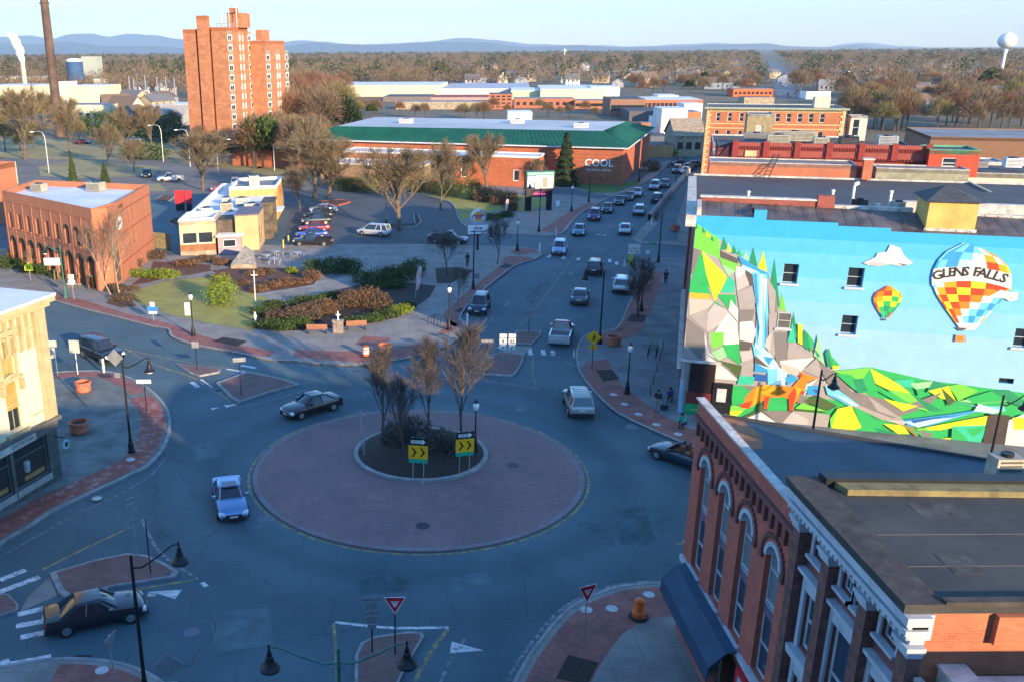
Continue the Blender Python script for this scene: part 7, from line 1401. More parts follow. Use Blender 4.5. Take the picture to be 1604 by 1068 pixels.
# ---- signs
YM = mat('sign_yellow', (.80, .40, .005), .5, var=.05); RD = mat('sign_red', (.55, .02, .03), .5, var=.05); SW = mat('sign_white', (.68, .68, .68), .5, var=.05); SB = mat('sign_black', (.01, .01, .01), kind='plain'); SG = mat('sign_green', (.01, .33, .20), .5); BKS = mat('sign_back', (.28, .30, .32), .5, .4, var=.15); SBL = mat('sign_blue', (.05, .2, .5), .5)
def sign(label, loc, rz, h, panels, post=None, name='road_sign', group=None, posts=(0,), cat='road sign'):
    """panels: (x, z, kind, w, h, material); the face looks along local -y"""
    r = thing(name, label, cat, loc, rz, group)
    for x in posts: mb = MB(); mb.tube([(x, 0, 0), (x, 0, h)], .035, 6); mb.build('post', post or STEEL, r, local=True)
    for (x, z, k, w_, hh, m) in panels:
        mb = MB()
        if k == 'd': mb.fr = Matrix.Translation((x, -.06, z)) @ Matrix.Rotation(R_(45), 4, 'Y'); mb.box(-w_/2, -.015, -w_/2, w_/2, .015, w_/2)
        elif k == 't': mb.loft([[(x-w_/2, y, z+hh/2), (x+w_/2, y, z+hh/2), (x, y, z-hh/2)] for y in (-.075, -.045)])
        elif k == 'p': mb.loft([[(x-w_/2, y, z-hh/2), (x+w_/2, y, z-hh/2), (x+w_/2, y, z+.05), (x, y, z+hh/2), (x-w_/2, y, z+.05)] for y in (-.075, -.045)])
        elif k == 'c': mb.lathe([(w_/2, -.075), (w_/2, -.045)], (x, 0, z), 18, ax='y')
        else: mb.box(x-w_/2, -.075, z-hh/2, x+w_/2, -.045, z+hh/2)
        mb.build('panel', m, r, local=True)
    return r
def txt(r, s, m, size, x, z, y=-.08, **k):
    M_ = Matrix.Translation((x, y, z)) @ Matrix.Rotation(R_(90), 4, 'X'); o = text('lettering', s, m, size, None, M_, **k); o.parent = r; return o
def yieldsign(label, u, v, vt, rz, post):
    h = lh(u, v, vt); r = sign(label, gz(u, v), rz, h, [(0, h-.42, 't', .95, .84, RD)], post)
    mb = MB(); mb.loft([[(-.43, y, h-.03), (.43, y, h-.03), (0, y, h-.80)] for y in (-.0765, -.077)]); 
    mb = MB(); mb.loft([[(-.19, y, h-.2), (.19, y, h-.2), (0, y, h-.53)] for y in (-.079, -.076)]); mb.build('yield_centre', SW, r, local=True); txt(r, 'YIELD', RD, .09, 0, h-.27)
    mb = MB(); 
    for a, b in (((-.47, h), (.47, h)), ((.47, h), (0, h-.84)), ((0, h-.84), (-.47, h))): mb.tube([(a[0], -.07, a[1]), (b[0], -.07, b[1])], .022, 4)
    mb.build('white_border', SW, r, local=True); return r
yieldsign('yield sign on the lower middle brick island', 619, 1024, 934, R_(0), BLACK); yieldsign('yield sign on the lower right brick band', 914, 1004, 916, R_(22), STEEL)
sign('yield sign seen from behind at the lower left corner', gz(180, 1075), R_(75), 2.6, [(0, 2.2, 't', .9, .8, BKS)], STEEL)
h = lh(582, 1021, 934)
sign('stack of route sign backs on the lower middle island', gz(583, 1021), R_(8), h, [(0, h-.1, 'r', .8, .18, BKS), (0, h-.45, 'r', .55, .42, BKS), (0, h-.8, 'r', .5, .2, BKS), (0, h-1.15, 'r', .45, .4, BKS), (0, h-1.5, 'r', .4, .2, BKS)], BLACK)
h = lh(235, 897, 830); sign('thin dark post on the left brick island', gz(236, 897), 0, h+.6, [(0, h+.4, 'r', .05, .3, BKS)], BLACK)
h = 3.6; sign('leaning stack of route sign backs on the left brick island', gz(215, 872), R_(35), h, [(0, h-.15, 'r', .75, .28, BKS), (0, h-.55, 'r', .65, .4, BKS), (0, h-1.0, 'r', .6, .4, BKS), (0, h-1.35, 'r', .4, .2, BKS)], STEEL)
q = g(264, 1045, 2.3); sign('back of a diamond warning sign at the bottom left', (q.x, q.y, Z1), R_(10), 2.7, [(0, 2.3, 'd', .85, 0, BKS), (0, 1.45, 'r', .6, .16, BKS)], STEEL)
def chevron(label, u, v, vt, rz, flip=1):
    p = g(u, v, .55); h = hgt(p.x, p.y, vt, .55)-.55; r = sign(label, p, rz, h, [(0, h-.98, 'r', 1.5, .88, YM), (0, h-.29, 'r', 1.42, .46, SB), (0, h-1.56, 'r', 1.45, .26, SG)], STEEL, 'chevron_sign', 'chevron signs on the island', (-.4, .42), 'road sign')
    mb = MB()
    for x in (-.52, .12): mb.loft([[(x, y, h-.68), (x+.14, y, h-.68), (x+.42, y, h-.98), (x+.14, y, h-1.28), (x, y, h-1.28), (x+.24, y, h-.98)][::1] for y in (-.08, -.077)])
    mb.build('chevrons', SB, r, local=True); mb = MB(); mb.loft([[(-.55, y, h-.19), (.3, y, h-.19), (.3, y, h-.11), (.58, y, h-.29), (.3, y, h-.47), (.3, y, h-.39), (-.55, y, h-.39)] for y in (-.085, -.078)]); mb.build('arrow', SW, r, local=True); txt(r, 'ONE WAY', SB, .16, -.08, h-.29, -.088)
    r.scale = (.8, 1, 1); return r
chevron('chevron sign with one way arrow at the front of the island', 655, 757, 684, R_(-8)); chevron('chevron sign with one way arrow at the right of the island', 727, 740, 674, R_(12))
p = g(569, 708, .35); sign('pair of sign backs on two posts at the left of the island', p, R_(-78), 2.9, [(0, 2.3, 'r', 1.3, 1.0, BKS), (0, 1.6, 'r', .6, .24, BKS)], STEEL, 'chevron_sign', None, (-.4, .42))
h = lh(927, 578, 518); r = sign('yellow diamond pedestrian warning sign with a yellow plate below', gz(927, 578), R_(-10), h, [(0, h-.6, 'd', .92, 0, YM), (0, h-1.45, 'r', .62, .36, YM)], BLACK)
mb = MB(); mb.lathe([(.07, -.09), (.07, -.08)], (.02, 0, h-.35), 8, ax='y'); mb.tube([(.02, -.085, h-.45), (-.02, -.085, h-.7)], .06, 6); mb.tube([(-.02, -.085, h-.68), (.14, -.085, h-.9)], .035, 5); mb.tube([(-.02, -.085, h-.68), (-.16, -.085, h-.9)], .035, 5); mb.tube([(.02, -.085, h-.5), (.18, -.085, h-.62)], .03, 5); mb.build('walking_figure', SB, r, local=True)
mb = MB(); mb.tube([(-.15, -.085, h-1.35), (.12, -.085, h-1.55)], .03, 4); mb.build('plate_arrow', SB, r, local=True)
for u, t in ((787, '9'), (801, '32')):
    h = lh(u, 567, 524); r = sign('white route %s sign assembly on the north brick island' % t, g(u, 567, .15), R_(-6), h, [(0, h-.1, 'r', .62, .3, SW), (0, h-.62, 'r', .62, .6, SW), (0, h-1.15, 'r', .55, .4, SW)], STEEL, 'route_sign', 'white route signs on the north island'); txt(r, t, SB, .42, 0, h-.62, bold=.01)
    mb = MB(); mb.tube([(-.12, -.085, h-1.28), (.12, -.085, h-1.05)], .035, 4); mb.build('arrow', SB, r, local=True)
for u, t in ((986, '9'), (995, '32')):
    h = lh(u, 428, 382); r = sign('white route sign %s of the pair beyond the far crossing' % ('left' if t == '9' else 'right'), gz(u, 428), R_(0), h, [(0, h-.3, 'r', .75, .5, SW), (0, h-.95, 'r', .75, .6, SW)]+([(0, h-2.0, 'r', .5, 1.3, mat('sign_lime', (.55, .65, .05), .5))] if t == '9' else []), STEEL, 'route_sign', 'route signs beyond the far crossing'); txt(r, t, SB, .4, 0, h-.95)
for u, v, vt, w_, hh, m, rz, lab, post in ((828, 520, 486, .8, .8, BKS, 5, 'grey sign back on the upper island', BLACK), (762, 585, 532, 1.0, .25, BKS, 0, 'dark post with a narrow top plate on the north island', BLACK), (378, 617, 560, 1.0, .35, BKS, 10, 'dark post with a pale top plate on the west island', BLACK), (309, 580, 535, .6, .55, BKS, 0, 'pale sign back on the small west island', BLACK),
    (230, 645, 594, 1.1, .3, SW, 0, 'post with a pale top plate on the west brick band', BLACK), (241, 503, 475, 1.1, .5, SBL, -10, 'blue and white directional sign at the lawn edge', STEEL), (116, 470, 430, .6, .9, SW, 0, 'white round topped sign before the stone steps', STEEL), (705, 500, 462, .0, .0, SW, 0, 'bare grey post at the park corner', STEEL),
    (871, 372, 315, .55, .8, SW, 10, 'white sign on a post before the lot exit', STEEL), (746, 445, 428, .7, .7, BKS, 10, 'grey sign back beside the restaurant pole lamp', STEEL), (1012, 450, 425, .45, .5, SW, 0, 'small white sign behind the east pavement tree', STEEL), (1013, 415, 392, .5, .5, SW, 0, 'small white sign at the ramp street corner', STEEL), (1046, 350, 318, .5, .9, BKS, 0, 'sign at the end of the ramp wall', STEEL), (1020, 400, 380, 1.0, .25, SG, 0, 'small green street name sign at the ramp corner', STEEL), (960, 320, 305, .4, .6, BKS, 0, 'small sign at the arena side road', STEEL), (85, 588, 533, 0, 0, STEEL, 0, 'large two post sign back beside the cream building', STEEL), (122, 586, 533, .9, 1.1, mat('pale_sign_back', (.45, .45, .40), .6), -8, 'pale square sign back right of the two post one', WHITE), (48, 440, 412, 0, 0, YM, 0, 'yellow school sign at the left by the arcade', STEEL)):
    h = lh(u, v, vt); pn = [(0, h-hh/2, 'r', w_, hh, m)] if w_ else []
    if u == 85: pn = [(0, h-.3, 'r', 1.1, .55, mat('pale_sign_back', (.45, .45, .40), .6)), (0, h-1.1, 'r', .6, .9, mat('pale_sign_back', (.45, .45, .40), .6))]
    if u == 48: pn = [(0, h-.45, 'p', 1.0, 1.0, mat('fluorescent_yellow', (.75, .75, .02), .5))]
    if u == 116: pn = [(0, h-.25, 'r', .6, .45, SW), (0, h-.85, 'c', .75, .7, SW)]
    if u == 241: pn = [(0, h-.6, 'r', 1.2, .5, SBL), (-.3, h-.62, 'r', .01, .01, SW), (0, h-.15, 'r', .5, .5, SW), (0, h-1.0, 'r', .9, .25, SW)]
    if u == 705: pn = [(.1, h-.35, 'd', .8, 0, BKS), (.1, h-1.1, 'r', .5, .4, BKS)]
    r = sign(lab, gz(u, v), R_(rz), h, pn, post, posts=(-.3, .3) if u == 85 else (0,))
    if u == 48: mb = MB(); mb.tube([(-.1, -.085, h-.3), (-.15, -.085, h-.7)], .05, 4); mb.tube([(.15, -.085, h-.35), (.12, -.085, h-.7)], .05, 4); mb.build('walking_figures', SB, r, local=True)
for u, v, lab in ((163, 584, 'white marker post by the west crossing'), (732, 511, 'white marker post at the park corner notch'), (845, 396, 'white marker post at the lot exit tip'), (871, 372-1, 'white marker post opposite the lot exit'), (978, 420, 'white marker post at the east crossing corner'), (1020, 355, 'white marker post by the ramp wall')):
    r = thing('marker_post', lab, 'marker post', gz(u, v), 0, 'white marker posts'); mb = MB(); mb.lathe([(.1, 0), (.1, 1.25), (.04, 1.3)], (0, 0, 0), 10); mb.build('tube', WHITE, r, local=True); mb = MB(); mb.lathe([(.16, 0), (.16, .05)], (0, 0, 0), 10); mb.build('foot', BLK2, r, local=True)
# pole sign of the restaurant
p = gz(748, 392); c = thing('restaurant_pole_sign', 'tall round burger restaurant sign with a white message board below on a dark pole', 'sign', p, R_(6)); h = lh(748, 392, 328); s = h/7.2
mb = MB(); mb.tube([(0, 0, 0), (0, 0, h*.5)], .16, 10); mb.build('pole', BLACK, c, local=True)
R0 = 1.02; zc = h-R0; mb = MB(); mb.lathe([(R0, -.2), (R0, .2)], (0, 0, zc), 28, ax='y'); mb.build('round_cabinet', mat('sign_cream', (.68, .66, .62)), c, local=True)
mb = MB(); ring = [(R0*.93*math.cos(a), R0*.93*math.sin(a)) for a in [math.pi*(.95+1.5*k/24) for k in range(25)]]
for k in range(24): 
    (x0, z0), (x1, z1) = ring[k], ring[k+1]; mb.poly([(x0, -.215, zc+z0), (x1, -.215, zc+z1), (x1*.86, -.215, zc+z1*.86), (x0*.86, -.215, zc+z0*.86)][::-1])
mb.build('blue_crescent', mat('crescent_blue', (.03, .15, .5), .4), c, local=True)
mb = MB(); 
for sg_ in (1, -1): mb.poly([(x, -.216, zc+sg_*z) for x, z in [(-.62, .34), (.62, .34), (.5, .56), (.2, .70), (-.2, .70), (-.5, .56)]][::sg_])
mb.build('buns', mat('bun_orange', (.75, .33, .03), .4), c, local=True)
txt(c, 'BURGER', RD, .40, 0, zc+.15, -.23, bold=.02); txt(c, 'KING', RD, .40, 0, zc-.16, -.23, bold=.02)
zb = h-2*R0-.75; MB().box(-1.35, -.18, zb-.55, 1.35, .18, zb+.55).build('message_board', SW, c, local=True); strokes('message_lettering', SB, c, MB(), -.6, .6, zb+.2, .3, 6, -.187, True); strokes('message_lettering', SB, c, MB(), -1.1, 1.1, zb-.22, .24, 11, -.187, True)
# feather flags
for u, v, vt, lab in ((651, 468, 416, 'red and white feather flag in the corner bed'), (790, 340, 312, 'thin red feather flag before the arena')):
    h = lh(u, v, vt); r = thing('feather_flag', lab, 'flag', gz(u, v), R_(20)); mb = MB(); mb.tube([(0, 0, 0), (.1, 0, h*.7), (.4, 0, h)], [.04, .03, .02], 5); mb.build('pole', STEEL, r, local=True)
    mb = MB(); 
    rings = [[(x0, -.01, z), (x1, -.01, z), (x1, .01, z), (x0, .01, z)] for x0, x1, z in ((.05, .35, h*.25), (.1, .6, h*.5), (.15, .7, h*.75), (.35, .7, h*.95))]
    mb.loft(rings); mb.build('flag_cloth', mat('flag_red_white', (.62, .12, .12), col2=(.65, .62, .58), scale=2.2, var=.05) , r, local=True)
# round planter tubs
TUB = mat('terracotta_tub', (.46, .14, .085), var=.12, scale=3)
for u, v, s, lab in ((131, 612, 1, 'terracotta tub beside the square lawn patch, farther from the shopfront'), (125, 676, 1.1, 'terracotta tub nearer the shopfront'), (603, 553, 1, 'terracotta tub beside the striped drum'), (961, 540, 1.05, 'terracotta tub beside the tall east lamp'), (1057, 362, 1.1, 'terracotta tub at the ramp street corner')):
    r = thing('planter_tub', lab, 'planter', gz(u, v), 0, 'round terracotta planter tubs'); mb = MB(); mb.lathe([(.52*s, 0), (.6*s, .1), (.6*s, .62), (.66*s, .66), (.66*s, .82), (.54*s, .84), (.52*s, .6)], (0, 0, 0), 22); mb.build('tub', TUB, r, True, local=True); mb = MB(); mb.lathe([(.53*s, .60), (.05, .68)], (0, 0, 0), 16); mb.build('soil', MULCH, r, local=True)
# drums
ORG = mat('safety_orange', (.72, .12, .01), .5); 
for u, v, st_, lab in ((573, 558, 1, 'orange drum with white bands on the north brick band'), (1000, 966, 0, 'plain orange drum with black foot on the lower right brick band')):
    r = thing('traffic_drum', lab, 'traffic drum', gz(u, v), 0); mb = MB(); mb.lathe([(.48, 0), (.48, .07), (.32, .1)], (0, 0, 0), 16); mb.build('foot', BLK2, r, local=True)
    zz = [(.31, .1), (.31, .28), (.29, .3), (.29, .48), (.275, .5), (.275, .68), (.26, .7), (.26, .92), (.2, .98), (.05, 1.0)]; mb = MB(); mb.lathe(zz, (0, 0, 0), 18); b_ = mb.build('body', ORG, r, True, local=True)
    for z0 in ((.30, .5, .74) if st_ else (.3,)): mb = MB(); mb.lathe([(.305 if z0 < .6 else .285, z0), (.30 if z0 < .6 else .28, z0+.14)], (0, 0, 0), 18); mb.build('reflective_band', SW if st_ else mat('pale_orange_band', (.75, .25, .08)), b_, local=True)
# benches, monument, bike racks
WD = mat('bench_wood', (.30, .14, .08), var=.15, scale=4)
for u, v, rz, lab in ((497, 522, 0, 'wooden bench left of the stone monument'), (558, 516, 8, 'wooden bench right of the stone monument')):
    r = thing('park_bench', lab, 'bench', gz(u, v), R_(rz+180), 'benches beside the monument'); 
    mb = MB(); [mb.box(-1, -.25+.13*k, .43, 1, -.14+.13*k, .47) for k in range(4)]; mb.build('seat', WD, r, local=True); mb = MB(); [mb.box(-1, .26+.02*k, .52+.12*k, 1, .3+.02*k, .62+.12*k) for k in range(4)]; mb.build('backrest', WD, r, local=True)
    for x in (-.9, .85): MB().box(x, -.22, 0, x+.06, .3, .43).build('leg', BLACK, r, local=True)
r = thing('stone_monument', 'small stone monument with a white fountain top between the benches', 'monument', gz(530, 521)); mb = MB(); mb.box(-.5, -.3, 0, .5, .3, 1.15); mb.build('plinth', mat('monument_stone', (.24, .20, .18), var=.3, scale=5), r, local=True); mb = MB(); mb.box(-.58, -.36, 1.151, .58, .36, 1.25); mb.build('ledge', STONE, r, local=True)
mb = MB(); mb.lathe([(.12, 1.25), (.06, 1.4), (.08, 1.7), (.25, 1.75), (.25, 1.8), (.06, 1.85), (.05, 2.1), (.02, 2.15)], (0, 0, 0), 12); mb.build('white_finial', WHITE, r, local=True)
for u, v, lab in ((400, 505, 'small white statue at the lawn edge'), ):
    r = thing('garden_statue', lab, 'statue', gz(u, v)); mb = MB(); mb.lathe([(.2, 0), (.2, .15), (.1, .2), (.14, .5), (.17, .7), (.08, .9), (.1, 1.0), (.02, 1.1)], (0, 0, 0), 10); mb.build('figure', WHITE, r, local=True)
r = thing('flower_cross', 'thin pale post with a cross arm in the upper bed', 'post', gz(400, 472)); mb = MB(); mb.tube([(0, 0, 0), (0, 0, 3.4)], .05, 6); mb.build('pole', WHITE, r, local=True); mb = MB(); mb.tube([(-.35, 0, 2.9), (.35, 0, 2.9)], .05, 6); mb.build('arm', WHITE, r, local=True)
def rack(label, u, v, rz, n, l=1.8):
    r = thing('bike_rack', label, 'bike rack', gz(u, v), rz)
    for k in range(n): x = l*(k/(n-1)-.5); mb = MB(); mb.tube([(x, -.35, 0), (x, -.35, .7), (x, -.2, .88), (x, .2, .88), (x, .35, .7), (x, .35, 0)], .03, 6); mb.build('hoop', BLACK, r, True, local=True)
rack('black bike rack at the park corner', 680, 508, R_(60), 3, 1.4); rack('black bike rack on the east pavement', 1022, 556, R_(70), 4, 2.0)
r = thing('handrail', 'long leaning black handrail on the east pavement', 'handrail', gz(1020, 622)); mb = MB(); a = gz(1018, 622); b = gz(1038, 548); A_ = a-r.location; B_ = b-r.location
mb.tube([A_+Vector((0, 0, 1)), B_+Vector((0, 0, 1))], .04, 6); mb.build('top_rail', BLACK, r, local=True)
for k in range(5): q = A_.lerp(B_, k/4); mb = MB(); mb.tube([q, q+Vector((0, 0, 1))], .03, 6); mb.build('baluster', BLACK, r, local=True)
# picnic tables near the restaurant
for i, (u, v, lab) in enumerate(((418, 408, 'white round patio table left of the others'), (433, 402, 'white round patio table in the middle'), (430, 414, 'white round patio table closest to the flower bed'), (466, 404, 'white round patio table by the clipped hedge'))):
    r = thing('patio_table', lab, 'table', gz(u, v), .4*i, 'patio tables beside the restaurant'); mb = MB(); mb.lathe([(.05, 0), (.05, .7), (.6, .72), (.6, .76)], (0, 0, 0), 16); mb.build('tabletop', STEEL, r, local=True)
    for k in range(4): a = k*math.pi/2; mb = MB(); mb.lathe([(.2, .42), (.2, .46)], (math.cos(a)*.95, math.sin(a)*.95, 0), 10); mb.tube([(math.cos(a)*.95, math.sin(a)*.95, .42), (math.cos(a)*.95, math.sin(a)*.95, 0)], .03, 5); mb.build('seat', STEEL, r, local=True)
r = thing('pergola_shelter', 'pale pyramid roofed bandstand corner beside the restaurant', 'shelter', gz(385, 415)); q = [g(362, 423), g(402, 423), g(398, 402), (g(378, 402))]; mb = MB(); ap = sum((Vector(x) for x in q), Vector())/4+Vector((0, 0, 2.3))
q2 = [p+Vector((0, 0, .7)) for p in q]
for k in range(4): mb.poly([tuple(q2[k]), tuple(q2[(k+1) % 4]), tuple(ap)])
mb.build('roof', mat('stone_grey_roof', (.33, .30, .24), var=.25, scale=2), r); mb = MB(); mb.prism([(p.x, p.y) for p in q], .1, .69); mb.build('base_wall', STONE, r)
for u, v, lab in ((444, 389, 'yellow bollard nearer the tables'), (452, 382, 'yellow bollard farther along the forecourt')):
    r = thing('bollard', lab, 'bollard', gz(u, v), 0, 'yellow bollards on the forecourt'); mb = MB(); mb.lathe([(.11, 0), (.11, 1.1), (.04, 1.18)], (0, 0, 0), 10); mb.build('post', mat('bollard_yellow', (.6, .5, .08)), r, local=True); mb = MB(); mb.lathe([(.14, 0), (.14, .04)], (0, 0, 0), 8); mb.build('foot', BLK2, r, local=True)
for u, v, m, lab in ((283, 330, RD, 'red menu board pylon beside the drive-through'), (297, 330, RD, 'smaller red clearance post beside the drive-through')):
    r = thing('menu_board', lab, 'menu board', g(u, v)); w_ = .8 if u < 290 else .5; MB().box(-w_, -.2, 1.2, w_, .2, 3.4).build('board', m, r, local=True); MB().box(-w_*.9, -.15, 0, w_*.9, .15, 1.19).build('stand', BLACK, r, local=True)
# red kerbed and mulched islands of the lot
def lot_island(label, px, m, kb):
    pass
for px, m, k2 in (([(503, 317), (540, 314), (548, 318), (530, 323), (508, 321)], MULCHR, 1), ([(606, 361), (650, 356), (660, 350), (655, 338), (648, 336), (650, 352), (612, 352)], MULCH, 0), ([(262, 350), (275, 342), (310, 345), (300, 354), (276, 356)], MULCH, 0), ([(240, 316), (256, 307), (274, 310), (262, 318)], MULCHR, 0)):
    pts = gp(px); mb = MB(); mb.prism([(p.x, p.y) for p in pts], -.02, .16); struct(mb.build('lot_island', m)); mb = MB(); ribbon(mb, pts, .22, 0, .19, 0, True); struct(mb.build('kerb', mat('red_kerb', (.45, .10, .06)) if k2 else KERB))
# fence by the arena lot
r = thing('chain_fence', 'low dark fence between the parking lot and the arena shrubs', 'fence', g(560, 303)); mb = MB(); 
for k in range(26): q = g(525+k*3.4, 299+k*.35); mb.tube([q, q+Vector((0, 0, 1.5))], .04, 4)
for z in (.75, 1.45): mb.tube([g(525, 299, 0)+Vector((0, 0, z)), g(610, 308, 0)+Vector((0, 0, z))], .03, 4)
mb.build('railing', BLACK, r)
# utility poles of the far avenue and yard masts
for k in range(14): 
    for s in (-1, 1):
        y = 560+k*55; x = 215+(y-520)*.371+s*12.5; r = thing('utility_pole', 'utility pole %s of the far avenue' % ('left' if s < 0 else 'right'), 'utility pole', (x, y, 0), 0, 'utility poles along the far avenue'); mb = MB(); mb.tube([(0, 0, 0), (0, 0, 10)], .16, 5); mb.build('pole', BARK, r, local=True); MB().box(-1.2, -.1, 8.8, 1.2, .1, 9.05).build('crossarm', BARK, r, local=True)
for k, (u, v, vt) in enumerate(((205, 160, 120), (212, 160, 123), (230, 160, 118), (248, 158, 121), (262, 158, 120), (275, 158, 122), (494, 135, 110), (500, 136, 107), (507, 137, 112), (514, 136, 115))):
    r = thing('yard_mast', 'thin pale mast %s' % ('in the yard left of the tower block' if u < 300 else 'in the substation right of the tower block'), 'mast', g(u, v), 0, 'thin masts either side of the tower block'); h = lh(u, v, vt); mb = MB(); mb.tube([(0, 0, 0), (0, 0, h)], [.5, .25], 5); mb.build('mast', STEEL, r, local=True)
# lawns and roads of the mid distance
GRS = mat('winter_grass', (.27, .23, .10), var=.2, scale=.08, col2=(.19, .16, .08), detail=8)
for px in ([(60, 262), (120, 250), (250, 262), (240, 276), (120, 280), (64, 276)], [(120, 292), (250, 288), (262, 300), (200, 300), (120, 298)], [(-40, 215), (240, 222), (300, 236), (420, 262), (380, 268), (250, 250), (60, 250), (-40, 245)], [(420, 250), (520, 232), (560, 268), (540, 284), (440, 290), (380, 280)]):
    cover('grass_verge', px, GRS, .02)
cover('parkway', [(-80, 262), (60, 240), (250, 226), (430, 236), (520, 240), (560, 284), (470, 300), (250, 305), (120, 305), (-80, 330)], mat('sunlit_tone_asphalt', (.155, .145, .13), var=.15, scale=.1, detail=8), .012)  # parkway asphalt coloured paler and warmer to carry the sunlight on it
mb = MB(); mb.poly([tuple(g(u, v, .02)) for u, v in [(-60, 300), (120, 283), (300, 276), (460, 296), (460, 304), (300, 292), (120, 300), (-60, 318)]]); 
line_px('white_line', [(200, 286), (300, 284), (420, 296), (470, 305)], .15, WHT2, 3, .03)
for a in ((480, 335, 545, 322), (478, 352, 500, 350)): line_px('white_line', [(a[0], a[1]), (a[2], a[3])], .12, WHT2, 1, .012)

# wear of the carriageway: patches, tar-sealed cracks; fittings of the near roofs
PT = [mat('asphalt_patch', (.052, .095, .113), var=.3, scale=.6), mat('pale_asphalt_patch', (.085, .135, .152), var=.15, scale=1)]
for i, px in enumerate(([(560, 905), (640, 900), (652, 925), (565, 932)], [(300, 700), (330, 690), (345, 712), (312, 722)], [(960, 800), (1010, 790), (1030, 850), (975, 862)], [(700, 905), (760, 895), (775, 915), (712, 927)], [(820, 470), (850, 440), (862, 444), (834, 476)], [(930, 385), (950, 384), (948, 396), (926, 396)], [(95, 540), (140, 520), (160, 528), (120, 552)], [(330, 960), (420, 950), (430, 1010), (335, 1020)])):
    mb = MB(); mb.poly([tuple(g(u, v, .003)) for u, v in px][::-1]); struct(mb.build('road_patch', PT[i % 2]))
TAR = mat('tar_seal', (.018, .028, .036), .5, kind='plain'); rt = random.Random(9)
for k in range(26):
    u, v = rt.choice(((rt.uniform(280, 1000), rt.uniform(870, 1000)), (rt.uniform(760, 930), rt.uniform(380, 520)), (rt.uniform(930, 1060), rt.uniform(700, 900)), (rt.uniform(270, 400), rt.uniform(640, 860)))); p = g(u, v, .0); a = rt.uniform(0, 6.28); pts = [p]
    for j in range(9): a += rt.uniform(-.5, .5); pts.append(pts[-1]+Vector((math.cos(a), math.sin(a), 0))*.5)
    if any((q-RC).length < RA+.4 for q in pts): continue
    mb = MB(); ribbon(mb, smooth_line(pts, 2), .05, .0045, .0045); struct(mb.build('crack_seal', TAR))
for x, y, sx, sy_ in ((15.2, 24.3, 1.4, .9), (17.5, 22.0, 2.2, 1.0), (14.4, 21.2, .8, 1.1), (19.0, 24.5, 1.1, .7)): MB().box(x, y, 13.221, x+sx, y+sy_, 13.229).build('roof_patch', mat('roof_patch', (.065, .066, .06), var=.3, scale=2), b2)
for i, (x, y, z, lab) in enumerate(((16.4, 30.6, 11.02, 'short vent pipe on the blue-black roof, nearer the painted sun patch'), (19.5, 29.6, 11.02, 'short vent pipe on the blue-black roof, nearer the tan hatch'))):
    r = thing('vent_pipe', lab, 'vent pipe', (x, y, z)); mb = MB(); mb.tube([(0, 0, 0), (0, 0, .45)], .06, 8); mb.build('stack', PIPE, r, local=True); mb = MB(); mb.lathe([(.18, 0), (.1, .06)], (0, 0, 0), 10); mb.build('flashing', STEEL, r, local=True)
# ================================================================ vehicles
TYRE = mat('tyre_rubber', (.015, .015, .016), .85, kind='plain'); RIM = mat('alloy_rim', (.45, .46, .48), .35, .8, var=.1); CGL = mat('car_glass', (.015, .022, .03), .05, kind='plain', spec=.9); HL = mat('headlight_lens', (.65, .68, .70), .15, kind='plain'); TL = mat('tail_lens', (.40, .01, .01), .25, kind='plain'); PLT = mat('number_plate', (.55, .54, .45), .5); TRM = mat('black_trim', (.02, .02, .022), .5, kind='plain')
def paint(name, c, metal=.35):
    if name in MT: return MT[name]
    m = mat(name, c, .3, metal, kind='plain', spec=.6); b = m.node_tree.nodes['Principled BSDF']; b.inputs['Coat Weight'].default_value = .6; b.inputs['Coat Roughness'].default_value = .06; return m
KIND = {   # length, width, height, belt, hood z, deck z, cabin base rear/front, cabin roof rear/front (x as fraction of half length, +front)
 'sedan': (4.75, 1.83, 1.46, .92, .86, .96, -.72, .42, -.38, .12), 'suv': (4.75, 1.9, 1.74, 1.05, 1.02, 1.08, -.96, .48, -.84, .20), 'minivan': (5.0, 1.95, 1.75, 1.0, .95, 1.02, -.97, .62, -.86, .25),
 'bigsuv': (5.1, 2.0, 1.88, 1.12, 1.08, 1.14, -.96, .42, -.90, .20), 'pickup': (5.6, 1.98, 1.85, 1.12, 1.08, 1.12, -.12, .46, -.05, .22), 'convertible': (4.7, 1.85, 1.25, .90, .84, .92, -.30, .40, -.2, .2), 'oldpickup': (5.5, 1.98, 1.75, 1.08, 1.05, 1.08, -.08, .42, -.02, .20)}
